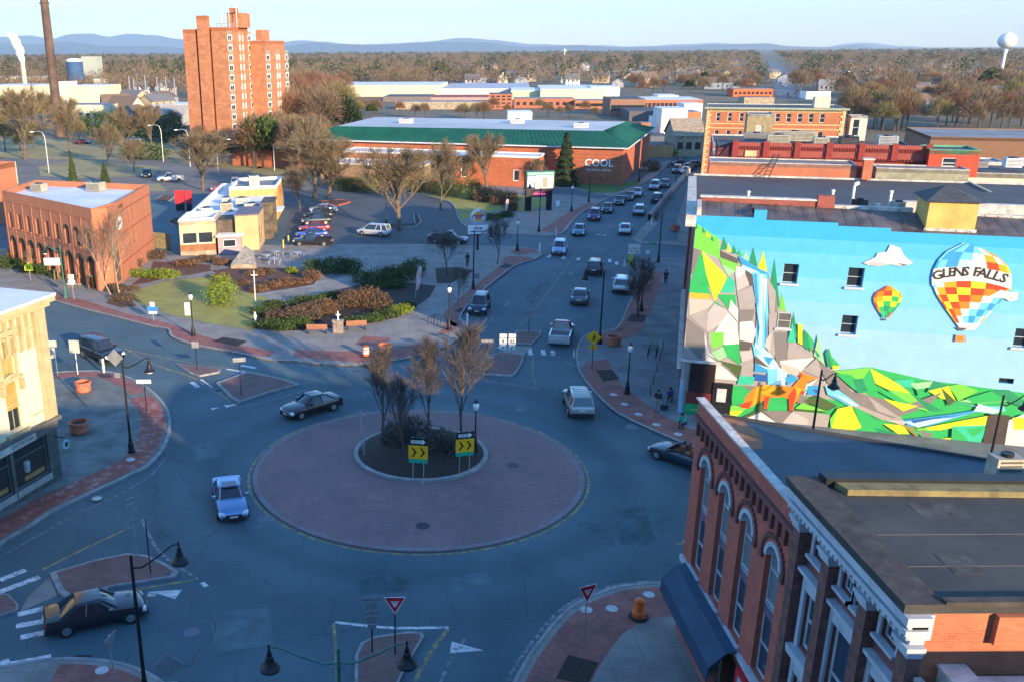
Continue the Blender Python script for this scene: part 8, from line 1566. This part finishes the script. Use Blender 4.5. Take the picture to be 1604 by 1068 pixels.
def car(kind, label, u, v, u2, v2, col, cn, roofc=None, wheel=RIM, group='cars driving and parked around the junction', far=False, plate=True, rack_=False, xyz=None, scale=1.0, name=None):
    L_, W_, H_, belt, hood, deck, cr0, cf0, cr1, cf1 = KIND[kind]; hl = L_/2; hw = W_/2
    a = g(u, v); b = g(u2, v2); yaw = math.atan2((b-a).y, (b-a).x)
    r = thing(name or {'sedan': 'sedan', 'suv': 'suv', 'minivan': 'minivan', 'bigsuv': 'suv', 'pickup': 'pickup_truck', 'oldpickup': 'pickup_truck', 'convertible': 'convertible_car'}[kind], label, 'pickup' if 'pickup' in kind else 'car', (a.x, a.y, .02), yaw, group); r.scale = (scale,)*3
    pm = paint('car_paint_'+cn, col); rm = paint('car_paint_'+roofc[0], roofc[1]) if roofc else pm
    low = .22 if 'suv' not in kind and 'pickup' not in kind else .34
    def sec(x, w, zb, zt, zc):
        pts = [(w*.86, zb), (w*.97, zb+.10), (w, zb+(zt-zb)*.45), (w*.985, zt-.14), (w*.93, zt-.03), (w*.80, zt), (w*.35, zc), (-w*.35, zc), (-w*.80, zt), (-w*.93, zt-.03), (-w*.985, zt-.14), (-w, zb+(zt-zb)*.45), (-w*.97, zb+.10), (-w*.86, zb)]
        return [(x, y, z) for y, z in pts]
    bed = 'pickup' in kind; dz = deck; st_ = [(-1.0, .84, low+.14, dz-.30, dz-.30), (-.985, .93, low+.05, dz-.1, dz-.08), (-.95, .97, low, dz-.02, dz), (-.75, 1, low, dz, dz+.02)]
    if bed: st_ = [(-1.0, .97, low+.1, dz-.03, dz-.03), (-.98, .985, low, dz, dz), (-.75, 1, low, dz, dz)]
    st_ += [(cr0*.9, 1, low, belt, belt+.02), (cf0*.5, 1, low, belt, belt+.02), (cf0+.02, 1, low, belt-.01, belt+.03), (.62, .99, low, hood, hood+.05), (.82, .97, low, hood-.06, hood-.01), (.93, .92, low+.02, hood-.16, hood-.12), (.98, .84, low+.05, hood-.30, hood-.27), (1.0, .74, low+.14, hood-.42, hood-.40)]
    if bed: 
        f = [s for s in st_ if s[0] > cr0-.03]; mb = MB(); mb.loft([sec(x*hl, w*hw, zb, zt, zc) for x, w, zb, zt, zc in [(cr0-.02, 1, low, belt, belt)]+f[0:]]); mb.build('body', pm, r, True, local=True)
        x0, x1 = -hl, (cr0-.03)*hl; mb = MB(); mb.box(x0, -hw*.98, low, x1, hw*.98, low+.28); mb.box(x0+.01, -hw*.98, low+.281, x1, -hw*.98+.12, dz); mb.box(x0+.01, hw*.98-.12, low+.281, x1, hw*.98, dz); mb.box(x0, -hw*.98+.121, low+.281, x0+.1, hw*.98-.121, dz-.01); mb.box(x1-.08, -hw*.98+.121, low+.281, x1, hw*.98-.121, dz); mb.build('cargo_bed', pm, r, local=True)
        MB().box(x0+.1, -hw*.98+.12, low+.285, x1-.08, hw*.98-.12, low+.31 if kind == 'pickup' else low+.5).build('bed_liner', TRM if kind == 'pickup' else mat('grey_bed_liner', (.12, .13, .14)), r, local=True)
    else:
        mb = MB(); mb.loft([sec(x*hl, w*hw, zb, zt, zc) for x, w, zb, zt, zc in st_]); mb.build('body', pm, r, True, local=True)
    zr = H_; ti = .80
    if kind != 'convertible':
        B_ = [(cr0*hl, hw*.84), (cr0*hl+.12, hw*.93), (cf0*hl-.25, hw*.93), (cf0*hl, hw*.72)]; T_ = [(cr1*hl, hw*.64), (cr1*hl+.1, hw*.72), (cf1*hl-.15, hw*.72), (cf1*hl, hw*.60)]
        ringb = [(x, y, belt-.03) for x, y in B_]+[(x, -y, belt-.03) for x, y in B_[::-1]]; ringm = [(x, y, zr-.07) for x, y in T_]+[(x, -y, zr-.07) for x, y in T_[::-1]]
        mb = MB(); mb.loft([ringb[::-1], ringm[::-1]]); mb.build('windows', CGL, r, True, local=True)
        ring2 = [(x*.985+.0, y*1.02, zr-.075) for x, y, z in ringm]; ring3 = [(x*.97+.01*(1), y*.94, zr-.02) for x, y, z in ringm]; ring4 = [(x*.8, y*.75, zr) for x, y, z in ringm]
        mb = MB(); mb.loft([q[::-1] for q in (ring2, ring3, ring4)]); ro = mb.build('roof', rm, r, True, local=True)
        mb = MB()
        for i in (0, 3): 
            for s in (1, -1): mb.tube([(B_[i][0], s*B_[i][1], belt-.02), (T_[i][0], s*T_[i][1], zr-.05)], .045, 4)
        xm = (B_[1][0]+B_[2][0])/2-.05
        for s in (1, -1): mb.tube([(xm, s*hw*.935, belt-.02), ((T_[1][0]+T_[2][0])/2-.05, s*hw*.725, zr-.06)], .04, 4)
        if kind in ('suv', 'minivan', 'bigsuv'):
            for s in (1, -1): mb.tube([(B_[1][0]+.75, s*hw*.935, belt-.02), (T_[1][0]+.65, s*hw*.725, zr-.06)], .05, 4)
        mb.build('pillars', rm, r, local=True)
        if kind in ('suv', 'minivan', 'bigsuv') and not far:
            for s in (1, -1): mb = MB(); mb.tube([(cr1*hl+.2, s*hw*.62, zr-.01), (cr1*hl+.3, s*hw*.62, zr+.05), (cf1*hl-.5, s*hw*.62, zr+.05), (cf1*hl-.4, s*hw*.62, zr-.01)], .022, 4); mb.build('roof_rail', TRM if not rack_ else STEEL, r, local=True)
        if rack_:
            mb = MB(); [mb.box(cr1*hl+.35+.55*k, -hw*.6, zr+.05, cr1*hl+.41+.55*k, hw*.6, zr+.08) for k in range(4)]; mb.build('roof_rack', STEEL, r, local=True)
        if kind == 'sedan' and not far and cn in ('ice_blue',): MB().box(-.35, -.42, zr-.004, .35, .42, zr+.012).build('sunroof', CGL, r, local=True)
    else:
        MB().box(cr0*hl-.5, -hw*.74, belt-.0, cf0*hl-.1, hw*.74, belt+.03).build('cockpit', TRM, r, local=True)
        for x in (-.55, .25):
            for s in (-.4, .4): mb = MB(); mb.box(x-.28, s-.26, belt+.03, x+.2, s+.26, belt+.09); mb.box(x-.38, s-.24, belt+.03, x-.26, s+.24, belt+.38); mb.build('seat', mat('brown_leather', (.16, .05, .03), .5), r, local=True)
        mb = MB(); mb.loft([[(cf0*hl, -hw*.8, belt), (cf0*hl, hw*.8, belt), (cf0*hl+.04, hw*.8, belt), (cf0*hl+.04, -hw*.8, belt)], [(cf0*hl-.55, -hw*.66, belt+.42), (cf0*hl-.55, hw*.66, belt+.42), (cf0*hl-.51, hw*.66, belt+.42), (cf0*hl-.51, -hw*.66, belt+.42)]]); mb.build('windscreen', mat('pale_windscreen', (.25, .30, .34), .05, kind='plain', spec=.9), r, local=True)
    wr = .33 if 'suv' not in kind and 'pickup' not in kind else .38
    for x in (-.60*hl, .63*hl):
        for s in (1, -1):
            mb = MB(); mb.lathe([(wr*1.14, -.02), (wr*1.14, .02)], (x, s*(hw-.012), wr+.02), 18, ax='y'); arch = mb
            mb.build('wheel_arch', TRM, r, local=True)
            mb = MB(); mb.lathe([(wr*.7, -.11), (wr, -.09), (wr, .09), (wr*.7, .11)], (x, s*(hw-.075), wr), 18, ax='y'); w_ = mb.build('wheel', TYRE, r, True, local=True)
            if not far: mb = MB(); mb.lathe([(wr*.66, -.01), (wr*.6, .01)], (x, s*(hw+.03), wr), 10, ax='y'); mb.build('rim', wheel, w_, local=True)
    for s in (1, -1):
        mb = MB(); x0 = hl*.90; mb.loft([[(hl*.885, s*hw*.955, hood-.34), (hl*.885, s*hw*.955, hood-.17), (hl*.91, s*hw*.80, hood-.13), (hl*.95, s*hw*.58, hood-.2), (hl*.975, s*hw*.56, hood-.33)][::s], [(hl*.96, s*hw*.93, hood-.36), (hl*.945, s*hw*.93, hood-.22), (hl*.955, s*hw*.78, hood-.20), (hl*.975, s*hw*.60, hood-.24), (hl*.992, s*hw*.58, hood-.36)][::s]]); mb.build('headlight', HL, r, local=True)
        zt = deck-.14; MB().box(-hl*.985-(0.02 if bed else 0), min(s*hw*.64, s*hw*.95) if not bed else min(s*hw*.86, s*hw*.985), zt-.22, -hl*.93, max(s*hw*.64, s*hw*.95) if not bed else max(s*hw*.86, s*hw*.985), zt+.02).build('tail_light', TL, r, local=True)
        if not far: mb = MB(); mb.box(cf0*hl-.45, min(s*hw*.95, s*(hw+.17)), belt, cf0*hl-.28, max(s*hw*.95, s*(hw+.17)), belt+.14); mb.build('mirror', pm, r, local=True)
    MB().box(hl*.955, -hw*.5, hood-.50, hl*1.002, hw*.5, hood-.30).build('grille', TRM, r, local=True)
    MB().box(-hl-.03, -hw*.88, low+.02, -hl+.12, hw*.88, low+.24).build('rear_bumper', TRM if kind != 'oldpickup' else STEEL, r, local=True); MB().box(hl*.96, -hw*.72, low, hl+.02, hw*.72, low+.14).build('front_bumper', TRM, r, local=True)
    if plate: MB().box(-hl-.045, -.26, low+.36, -hl+.02, .26, low+.50).build('number_plate', PLT, r, local=True)
    if plate: MB().box(hl+.0, -.24, low+.16, hl+.03, .24, low+.27).build('number_plate', PLT, r, local=True)
    return r
K = (.012, .014, .02)
# round the junction (pixel under the middle, pixel it heads for)
car('bigsuv', 'black suv entering the junction at the upper left', 160, 562, 205, 580, K, 'black', far=False)
car('sedan', 'black sedan rounding the left of the roundabout', 488, 645, 445, 657, K, 'black')
car('sedan', 'ice blue sedan coming towards the viewer at the left', 361, 792, 371, 836, (.12, .24, .42), 'ice_blue')
car('sedan', 'large black sedan at the lower left with sky on its roof', 152, 972, 232, 955, (.016, .022, .032), 'blue_black')
r = car('suv', 'old silver suv with roof rack leaving to the right of the roundabout', 905, 641, 889, 600, (.34, .33, .32), 'champagne', rack_=True)
car('oldpickup', 'old white pickup truck with a red cab roof on the avenue', 879, 531, 888, 500, (.55, .56, .58), 'aged_white', roofc=('faded_red', (.35, .03, .05)), group='cars on the avenue')
car('convertible', 'dark blue open car half hidden by the near brick building', 1070, 724, 1010, 703, (.012, .04, .075), 'deep_blue')
car('suv', 'dark blue suv stopped at the park side kerb', 751, 487, 742, 505, (.015, .03, .06), 'night_blue', group='cars on the avenue')
CG = 'cars on the avenue'
for k, lab, u, v, u2, v2, c, cn, f in (('sedan', 'grey blue sedan seen from behind at mid avenue', 908, 472, 911, 455, (.07, .09, .13), 'grey_blue', 0), ('suv', 'black suv with a pale roof seen from behind on the avenue', 931, 427, 934, 412, (.02, .022, .03), 'soft_black', 0), ('suv', 'white suv parked at the east kerb', 973, 455, 976, 438, (.50, .51, .53), 'white', 0), ('suv', 'pale blue suv coming down the avenue', 876, 397, 872, 412, (.25, .38, .52), 'pale_blue', 0), ('sedan', 'steel blue sedan behind the pale blue suv', 907, 367, 902, 380, (.09, .16, .25), 'steel_blue', 0), ('sedan', 'white sedan going up the avenue', 979, 365, 982, 353, (.55, .55, .56), 'white', 0), ('suv', 'purple suv coming down the avenue', 931, 344, 927, 354, (.10, .04, .14), 'purple', 0), ('sedan', 'dark sedan just behind the purple suv', 951, 332, 947, 341, (.04, .04, .05), 'charcoal', 0), ('suv', 'silver hatchback going up the avenue past the ramp wall', 1001, 336, 1004, 326, (.38, .38, .44), 'silver', 0), ('sedan', 'dark sedan abreast of the arena lawn, first of three', 970, 320, 966, 328, (.03, .045, .07), 'night_blue2', 1), ('sedan', 'dark sedan abreast of the arena lawn, second of three', 985, 313, 981, 320, (.05, .05, .05), 'charcoal', 1), ('sedan', 'pale sedan abreast of the arena lawn, last of three', 998, 307, 994, 314, (.36, .38, .43), 'silver', 1), ('suv', 'black suv going up the avenue beside the ramp wall', 1029, 317, 1032, 308, (.02, .02, .025), 'soft_black', 1), ('suv', 'silver suv farther up by the arena side wall', 1025, 297, 1021, 304, (.42, .43, .46), 'silver', 1), ('sedan', 'dark sedan beside the farther silver suv', 1041, 293, 1037, 300, (.04, .05, .06), 'charcoal', 1), ('sedan', 'white sedan at the top of the avenue', 1073, 272, 1070, 278, (.55, .55, .55), 'white', 1), ('suv', 'grey suv at the top of the avenue', 1060, 271, 1057, 277, (.2, .2, .22), 'mid_grey', 1), ('sedan', 'tan sedan crossing at the top of the avenue', 1085, 262, 1076, 262, (.4, .35, .28), 'tan', 1), ('sedan', 'dark sedan crossing at the top of the avenue', 1066, 261, 1076, 261, (.05, .05, .06), 'charcoal', 1)):
    car(k, lab, u, v, u2, v2, c, cn, far=bool(f), group=CG)
PG = 'vehicles in the restaurant lot'
for k, lab, u, v, u2, v2, c, cn in (('pickup', 'black pickup parked nearest the hedge', 490, 385, 462, 385, (.015, .016, .02), 'soft_black'), ('sedan', 'bright blue sedan parked beside the black pickup', 488, 373, 464, 374, (.02, .06, .32), 'bright_blue'), ('sedan', 'red sedan parked beside the blue one', 492, 363, 468, 364, (.30, .015, .02), 'red'), ('suv', 'dark green suv parked beside the red sedan', 495, 352, 472, 353, (.015, .03, .03), 'bottle_green'), ('suv', 'black suv parked beside the white sedan', 498, 344, 476, 345, (.02, .022, .03), 'soft_black'), ('sedan', 'white sedan parked at the far end of the row', 506, 333, 484, 334, (.60, .60, .60), 'white'), ('minivan', 'white minivan crossing the parking lot', 586, 369, 560, 367, (.62, .62, .62), 'white'), ('pickup', 'dark pickup with blue cab leaving the lot behind the bare tree', 702, 382, 735, 384, (.03, .04, .06), 'slate_blue')):
    car(k, lab, u, v, u2, v2, c, cn, group=PG)
FG = 'vehicles on the parkway behind the restaurant'
for k, lab, u, v, u2, v2, c, cn in (('pickup', 'white pickup on the parkway', 267, 285, 245, 286, (.6, .6, .6), 'white'), ('suv', 'dark suv on the parkway left of the white pickup', 230, 278, 226, 284, (.04, .05, .06), 'charcoal'), ('suv', 'white suv on the parkway right of the pickup', 369, 291, 369, 285, (.6, .6, .6), 'white'), ('sedan', 'red sedan half hidden behind the restaurant roof', 348, 300, 330, 301, (.35, .03, .03), 'red'), ('sedan', 'blue car at the yard beyond the parkway', 210, 222, 220, 222, (.1, .15, .25), 'steel_blue'), ('suv', 'white suv before the tower block', 335, 236, 350, 237, (.6, .6, .6), 'white'), ('sedan', 'red car in the yard beyond the parkway', 130, 226, 140, 226, (.4, .04, .04), 'red')):
    car(k, lab, u, v, u2, v2, c, cn, group=FG, far=True)
proto = car('suv', 'white car on the far avenue', 1230, 150, 1235, 155, (.6, .6, .6), 'white', far=True, plate=False, group='tiny cars on the far avenue'); proto2 = car('sedan', 'dark car on the far avenue', 1230, 152, 1225, 140, (.05, .05, .06), 'charcoal', far=True, plate=False, group='tiny cars on the far avenue')
rc_ = random.Random(2)
for k in range(22):
    o = copy_tree(rc_.choice((proto, proto2))); y = 540+k*24+rc_.uniform(-6, 6); s = rc_.choice((-1, 1)); x = 215+(y-520)*.371+s*rc_.uniform(2, 5); o.location = (x, y, .07); o.rotation_euler.z = R_(69.6)+(math.pi if s < 0 else 0)
for o, s, y in ((proto, 1, 532), (proto2, -1, 529)): o.location = (215+(y-520)*.371+s*4, y, .07); o.rotation_euler.z = R_(69.6)
# ================================================================ people
SKIN = mat('skin', (.42, .24, .17), .6, var=.05); HAIR = mat('dark_hair', (.02, .015, .012), .7, kind='plain')
def skinned(name, pts, edges, rad, m, root, sub=2):
    me = bpy.data.meshes.new(name); me.from_pydata(pts, edges, []); o = bpy.data.objects.new(name, me); SC.collection.objects.link(o); o.parent = root
    s = o.modifiers.new('skin', 'SKIN'); sv = me.skin_vertices[0].data if me.skin_vertices else None
    if sv is None:
        bm = bmesh.new(); bm.from_mesh(me); bm.verts.layers.skin.verify(); bm.to_mesh(me); bm.free(); sv = me.skin_vertices[0].data
    for i, r in enumerate(rad): sv[i].radius = (r, r); sv[i].use_root = (i == 0)
    s.use_smooth_shade = True; su = o.modifiers.new('sub', 'SUBSURF'); su.levels = sub; su.render_levels = sub; me.materials.append(m); return o
def person(label, loc, rz, J, top, legs, group=None, shoe=None):
    """J: joints; y is the way the figure faces"""
    r = thing('person', label, 'person', loc, rz, group); P_ = {k: Vector(v) for k, v in J.items()}
    pts = [P_['pelvis'], P_['chest'], P_['neck'], P_['head']]; rad = [.13, .15, .055, .085]; ed = [(0, 1), (1, 2), (2, 3)]
    for s in 'lr':
        i = len(pts); pts += [P_['sh'+s], P_['el'+s], P_['wr'+s]]; rad += [.06, .045, .03]; ed += [(1, i), (i, i+1), (i+1, i+2)]
        d = (P_['wr'+s]-P_['el'+s]).normalized(); sd_ = Vector((0, 1, 0)) if abs(d.y) < .8 else Vector((1, 0, 0)); palm = P_['wr'+s]+d*.07; pts.append(palm); rad.append(.03); ed.append((i+2, i+3)); pi_ = i+3
        for k, (off, ln) in enumerate(((-.03, .07), (-.01, .085), (.01, .08), (.03, .065))):
            q = palm+sd_*off+d*.02; q2 = q+d*ln*.5+Vector((0, 0, -.01)); q3 = q+d*ln+Vector((.0, .012, -.02)); n = len(pts); pts += [q, q2, q3]; rad += [.01, .009, .008]; ed += [(pi_, n), (n, n+1), (n+1, n+2)]
        n = len(pts); pts += [P_['wr'+s]+d*.03+sd_*.045, P_['wr'+s]+d*.07+sd_*.065]; rad += [.011, .009]; ed += [(i+2, n), (n, n+1)]
        i = len(pts); pts += [P_['hip'+s], P_['kn'+s], P_['an'+s], P_['toe'+s]]; rad += [.09, .06, .042, .035]; ed += [(0, i), (i, i+1), (i+1, i+2), (i+2, i+3)]
    skinned('body', [tuple(p) for p in pts], ed, rad, SKIN, r)
    # clothes
    pts = [P_['pelvis']+Vector((0, 0, .02)), P_['chest'], P_['neck']-Vector((0, 0, .04))]; rad = [.155, .175, .085]; ed = [(0, 1), (1, 2)]
    for s in 'lr': i = len(pts); pts += [P_['sh'+s], P_['el'+s], P_['wr'+s]-(P_['wr'+s]-P_['el'+s])*.08]; rad += [.08, .063, .048]; ed += [(1, i), (i, i+1), (i+1, i+2)]
    skinned('jacket', [tuple(p) for p in pts], ed, rad, top, r)
    pts = [P_['pelvis']]; rad = [.145]; ed = []
    for s in 'lr': i = len(pts); pts += [P_['hip'+s], P_['kn'+s], P_['an'+s]+Vector((0, 0, .03))]; rad += [.105, .078, .062]; ed += [(0, i), (i, i+1), (i+1, i+2)]
    skinned('trousers', [tuple(p) for p in pts], ed, rad, legs, r)
    for s in 'lr': a, b = P_['an'+s], P_['toe'+s]; mb = MB(); mb.tube([a-Vector((0, 0, .04)), (a+b)/2, b+(b-a)*.25], [.05, .055, .04], 8); mb.build('shoe', shoe or BLACK, r, True, local=True)
    h = P_['head']; mb = MB(); mb.lathe([(.02, .13), (.075, .115), (.112, .05), (.118, -.02), (.1, -.09), (.05, -.11)], tuple(h+Vector((0, -.025, .02))), 12); mb.build('hair', HAIR, r, True, local=True)
    mb = MB(); mb.box(-.05, .07, -.0, -.02, .095, .02); mb.box(.02, .07, 0, .05, .095, .02); mb.tube([(0, .085, .0), (0, .112, -.03)], [.01, .016], 5); mb.box(-.025, .075, -.065, .025, .092, -.05)
    mb2 = MB(Matrix.Translation(h)); mb2.v = [h+p for p in mb.v]; mb2.f = mb.f; mb2.m = mb.m; mb2.build('face', mat('face_features', (.20, .09, .07)), r, local=True); return r
STAND = dict(pelvis=(0, 0, .95), chest=(0, 0, 1.32), neck=(0, .01, 1.52), head=(0, .02, 1.65), shl=(-.19, 0, 1.42), shr=(.19, 0, 1.42), ell=(-.25, -.03, 1.15), elr=(.25, .02, 1.15), wrl=(-.24, .12, .95), wrr=(.22, .2, 1.08), hipl=(-.09, 0, .9), hipr=(.09, 0, .9), knl=(-.1, .03, .5), knr=(.1, .02, .5), anl=(-.11, 0, .08), anr=(.12, -.02, .08), toel=(-.12, .14, .035), toer=(.13, .12, .035))
WALK = dict(STAND); WALK.update(knl=(-.09, .18, .52), anl=(-.09, .25, .1), toel=(-.09, .38, .05), knr=(.09, .0, .5), anr=(.09, -.28, .14), toer=(.09, -.18, .04), ell=(-.24, -.12, 1.17), wrl=(-.22, -.05, .95), elr=(.24, .1, 1.16), wrr=(.22, .25, 1.0))
SQUAT = dict(pelvis=(0, -.12, .42), chest=(0, .02, .78), neck=(0, .1, .96), head=(0, .15, 1.08), shl=(-.18, .05, .88), shr=(.18, .05, .88), ell=(-.24, .2, .68), elr=(.24, .2, .68), wrl=(-.15, .36, .55), wrr=(.15, .36, .55), hipl=(-.1, -.1, .40), hipr=(.1, -.1, .40), knl=(-.16, .28, .52), knr=(.16, .28, .52), anl=(-.14, .08, .08), anr=(.14, .08, .08), toel=(-.15, .22, .04), toer=(.15, .22, .04))
DK = mat('dark_cloth', (.02, .022, .03), .9); GYT = mat('grey_trousers', (.22, .22, .24), .9); GT = mat('teal_jacket', (.03, .38, .24), .9); NV = mat('navy_trousers', (.03, .04, .09), .9)
person('person in dark jacket and grey trousers standing by the corner door', gz(1029, 650-6), R_(150), STAND, DK, GYT, 'people on the east pavement')
person('person in a bright green jacket crouching on the pavement', gz(1069, 670), R_(120), SQUAT, GT, NV, 'people on the east pavement')
person('person in dark clothes walking up the east pavement', gz(1042, 446), R_(-10), WALK, DK, DK, 'people on the east pavement')
person('person in blue clothes seated beside the corner door', gz(1049, 628), R_(160), SQUAT, mat('blue_cloth', (.06, .09, .28), .9), NV, 'people on the east pavement')
person('person in black walking on the park side pavement', gz(732, 418), R_(170), WALK, DK, DK)
r = thing('shopping_bag', 'black bag hanging beside the person by the corner door', 'bag', gz(1040, 641)); mb = MB(); mb.loft([[(-.25, -.12, 0), (.25, -.12, 0), (.25, .12, 0), (-.25, .12, 0)], [(-.28, -.1, .35), (.28, -.1, .35), (.28, .1, .35), (-.28, .1, .35)]]); mb.build('sack', DK, r, local=True); mb = MB(); mb.tube([(-.2, 0, .35), (-.1, 0, .6), (.1, 0, .6), (.2, 0, .35)], .02, 6); mb.build('handle', DK, r, local=True)
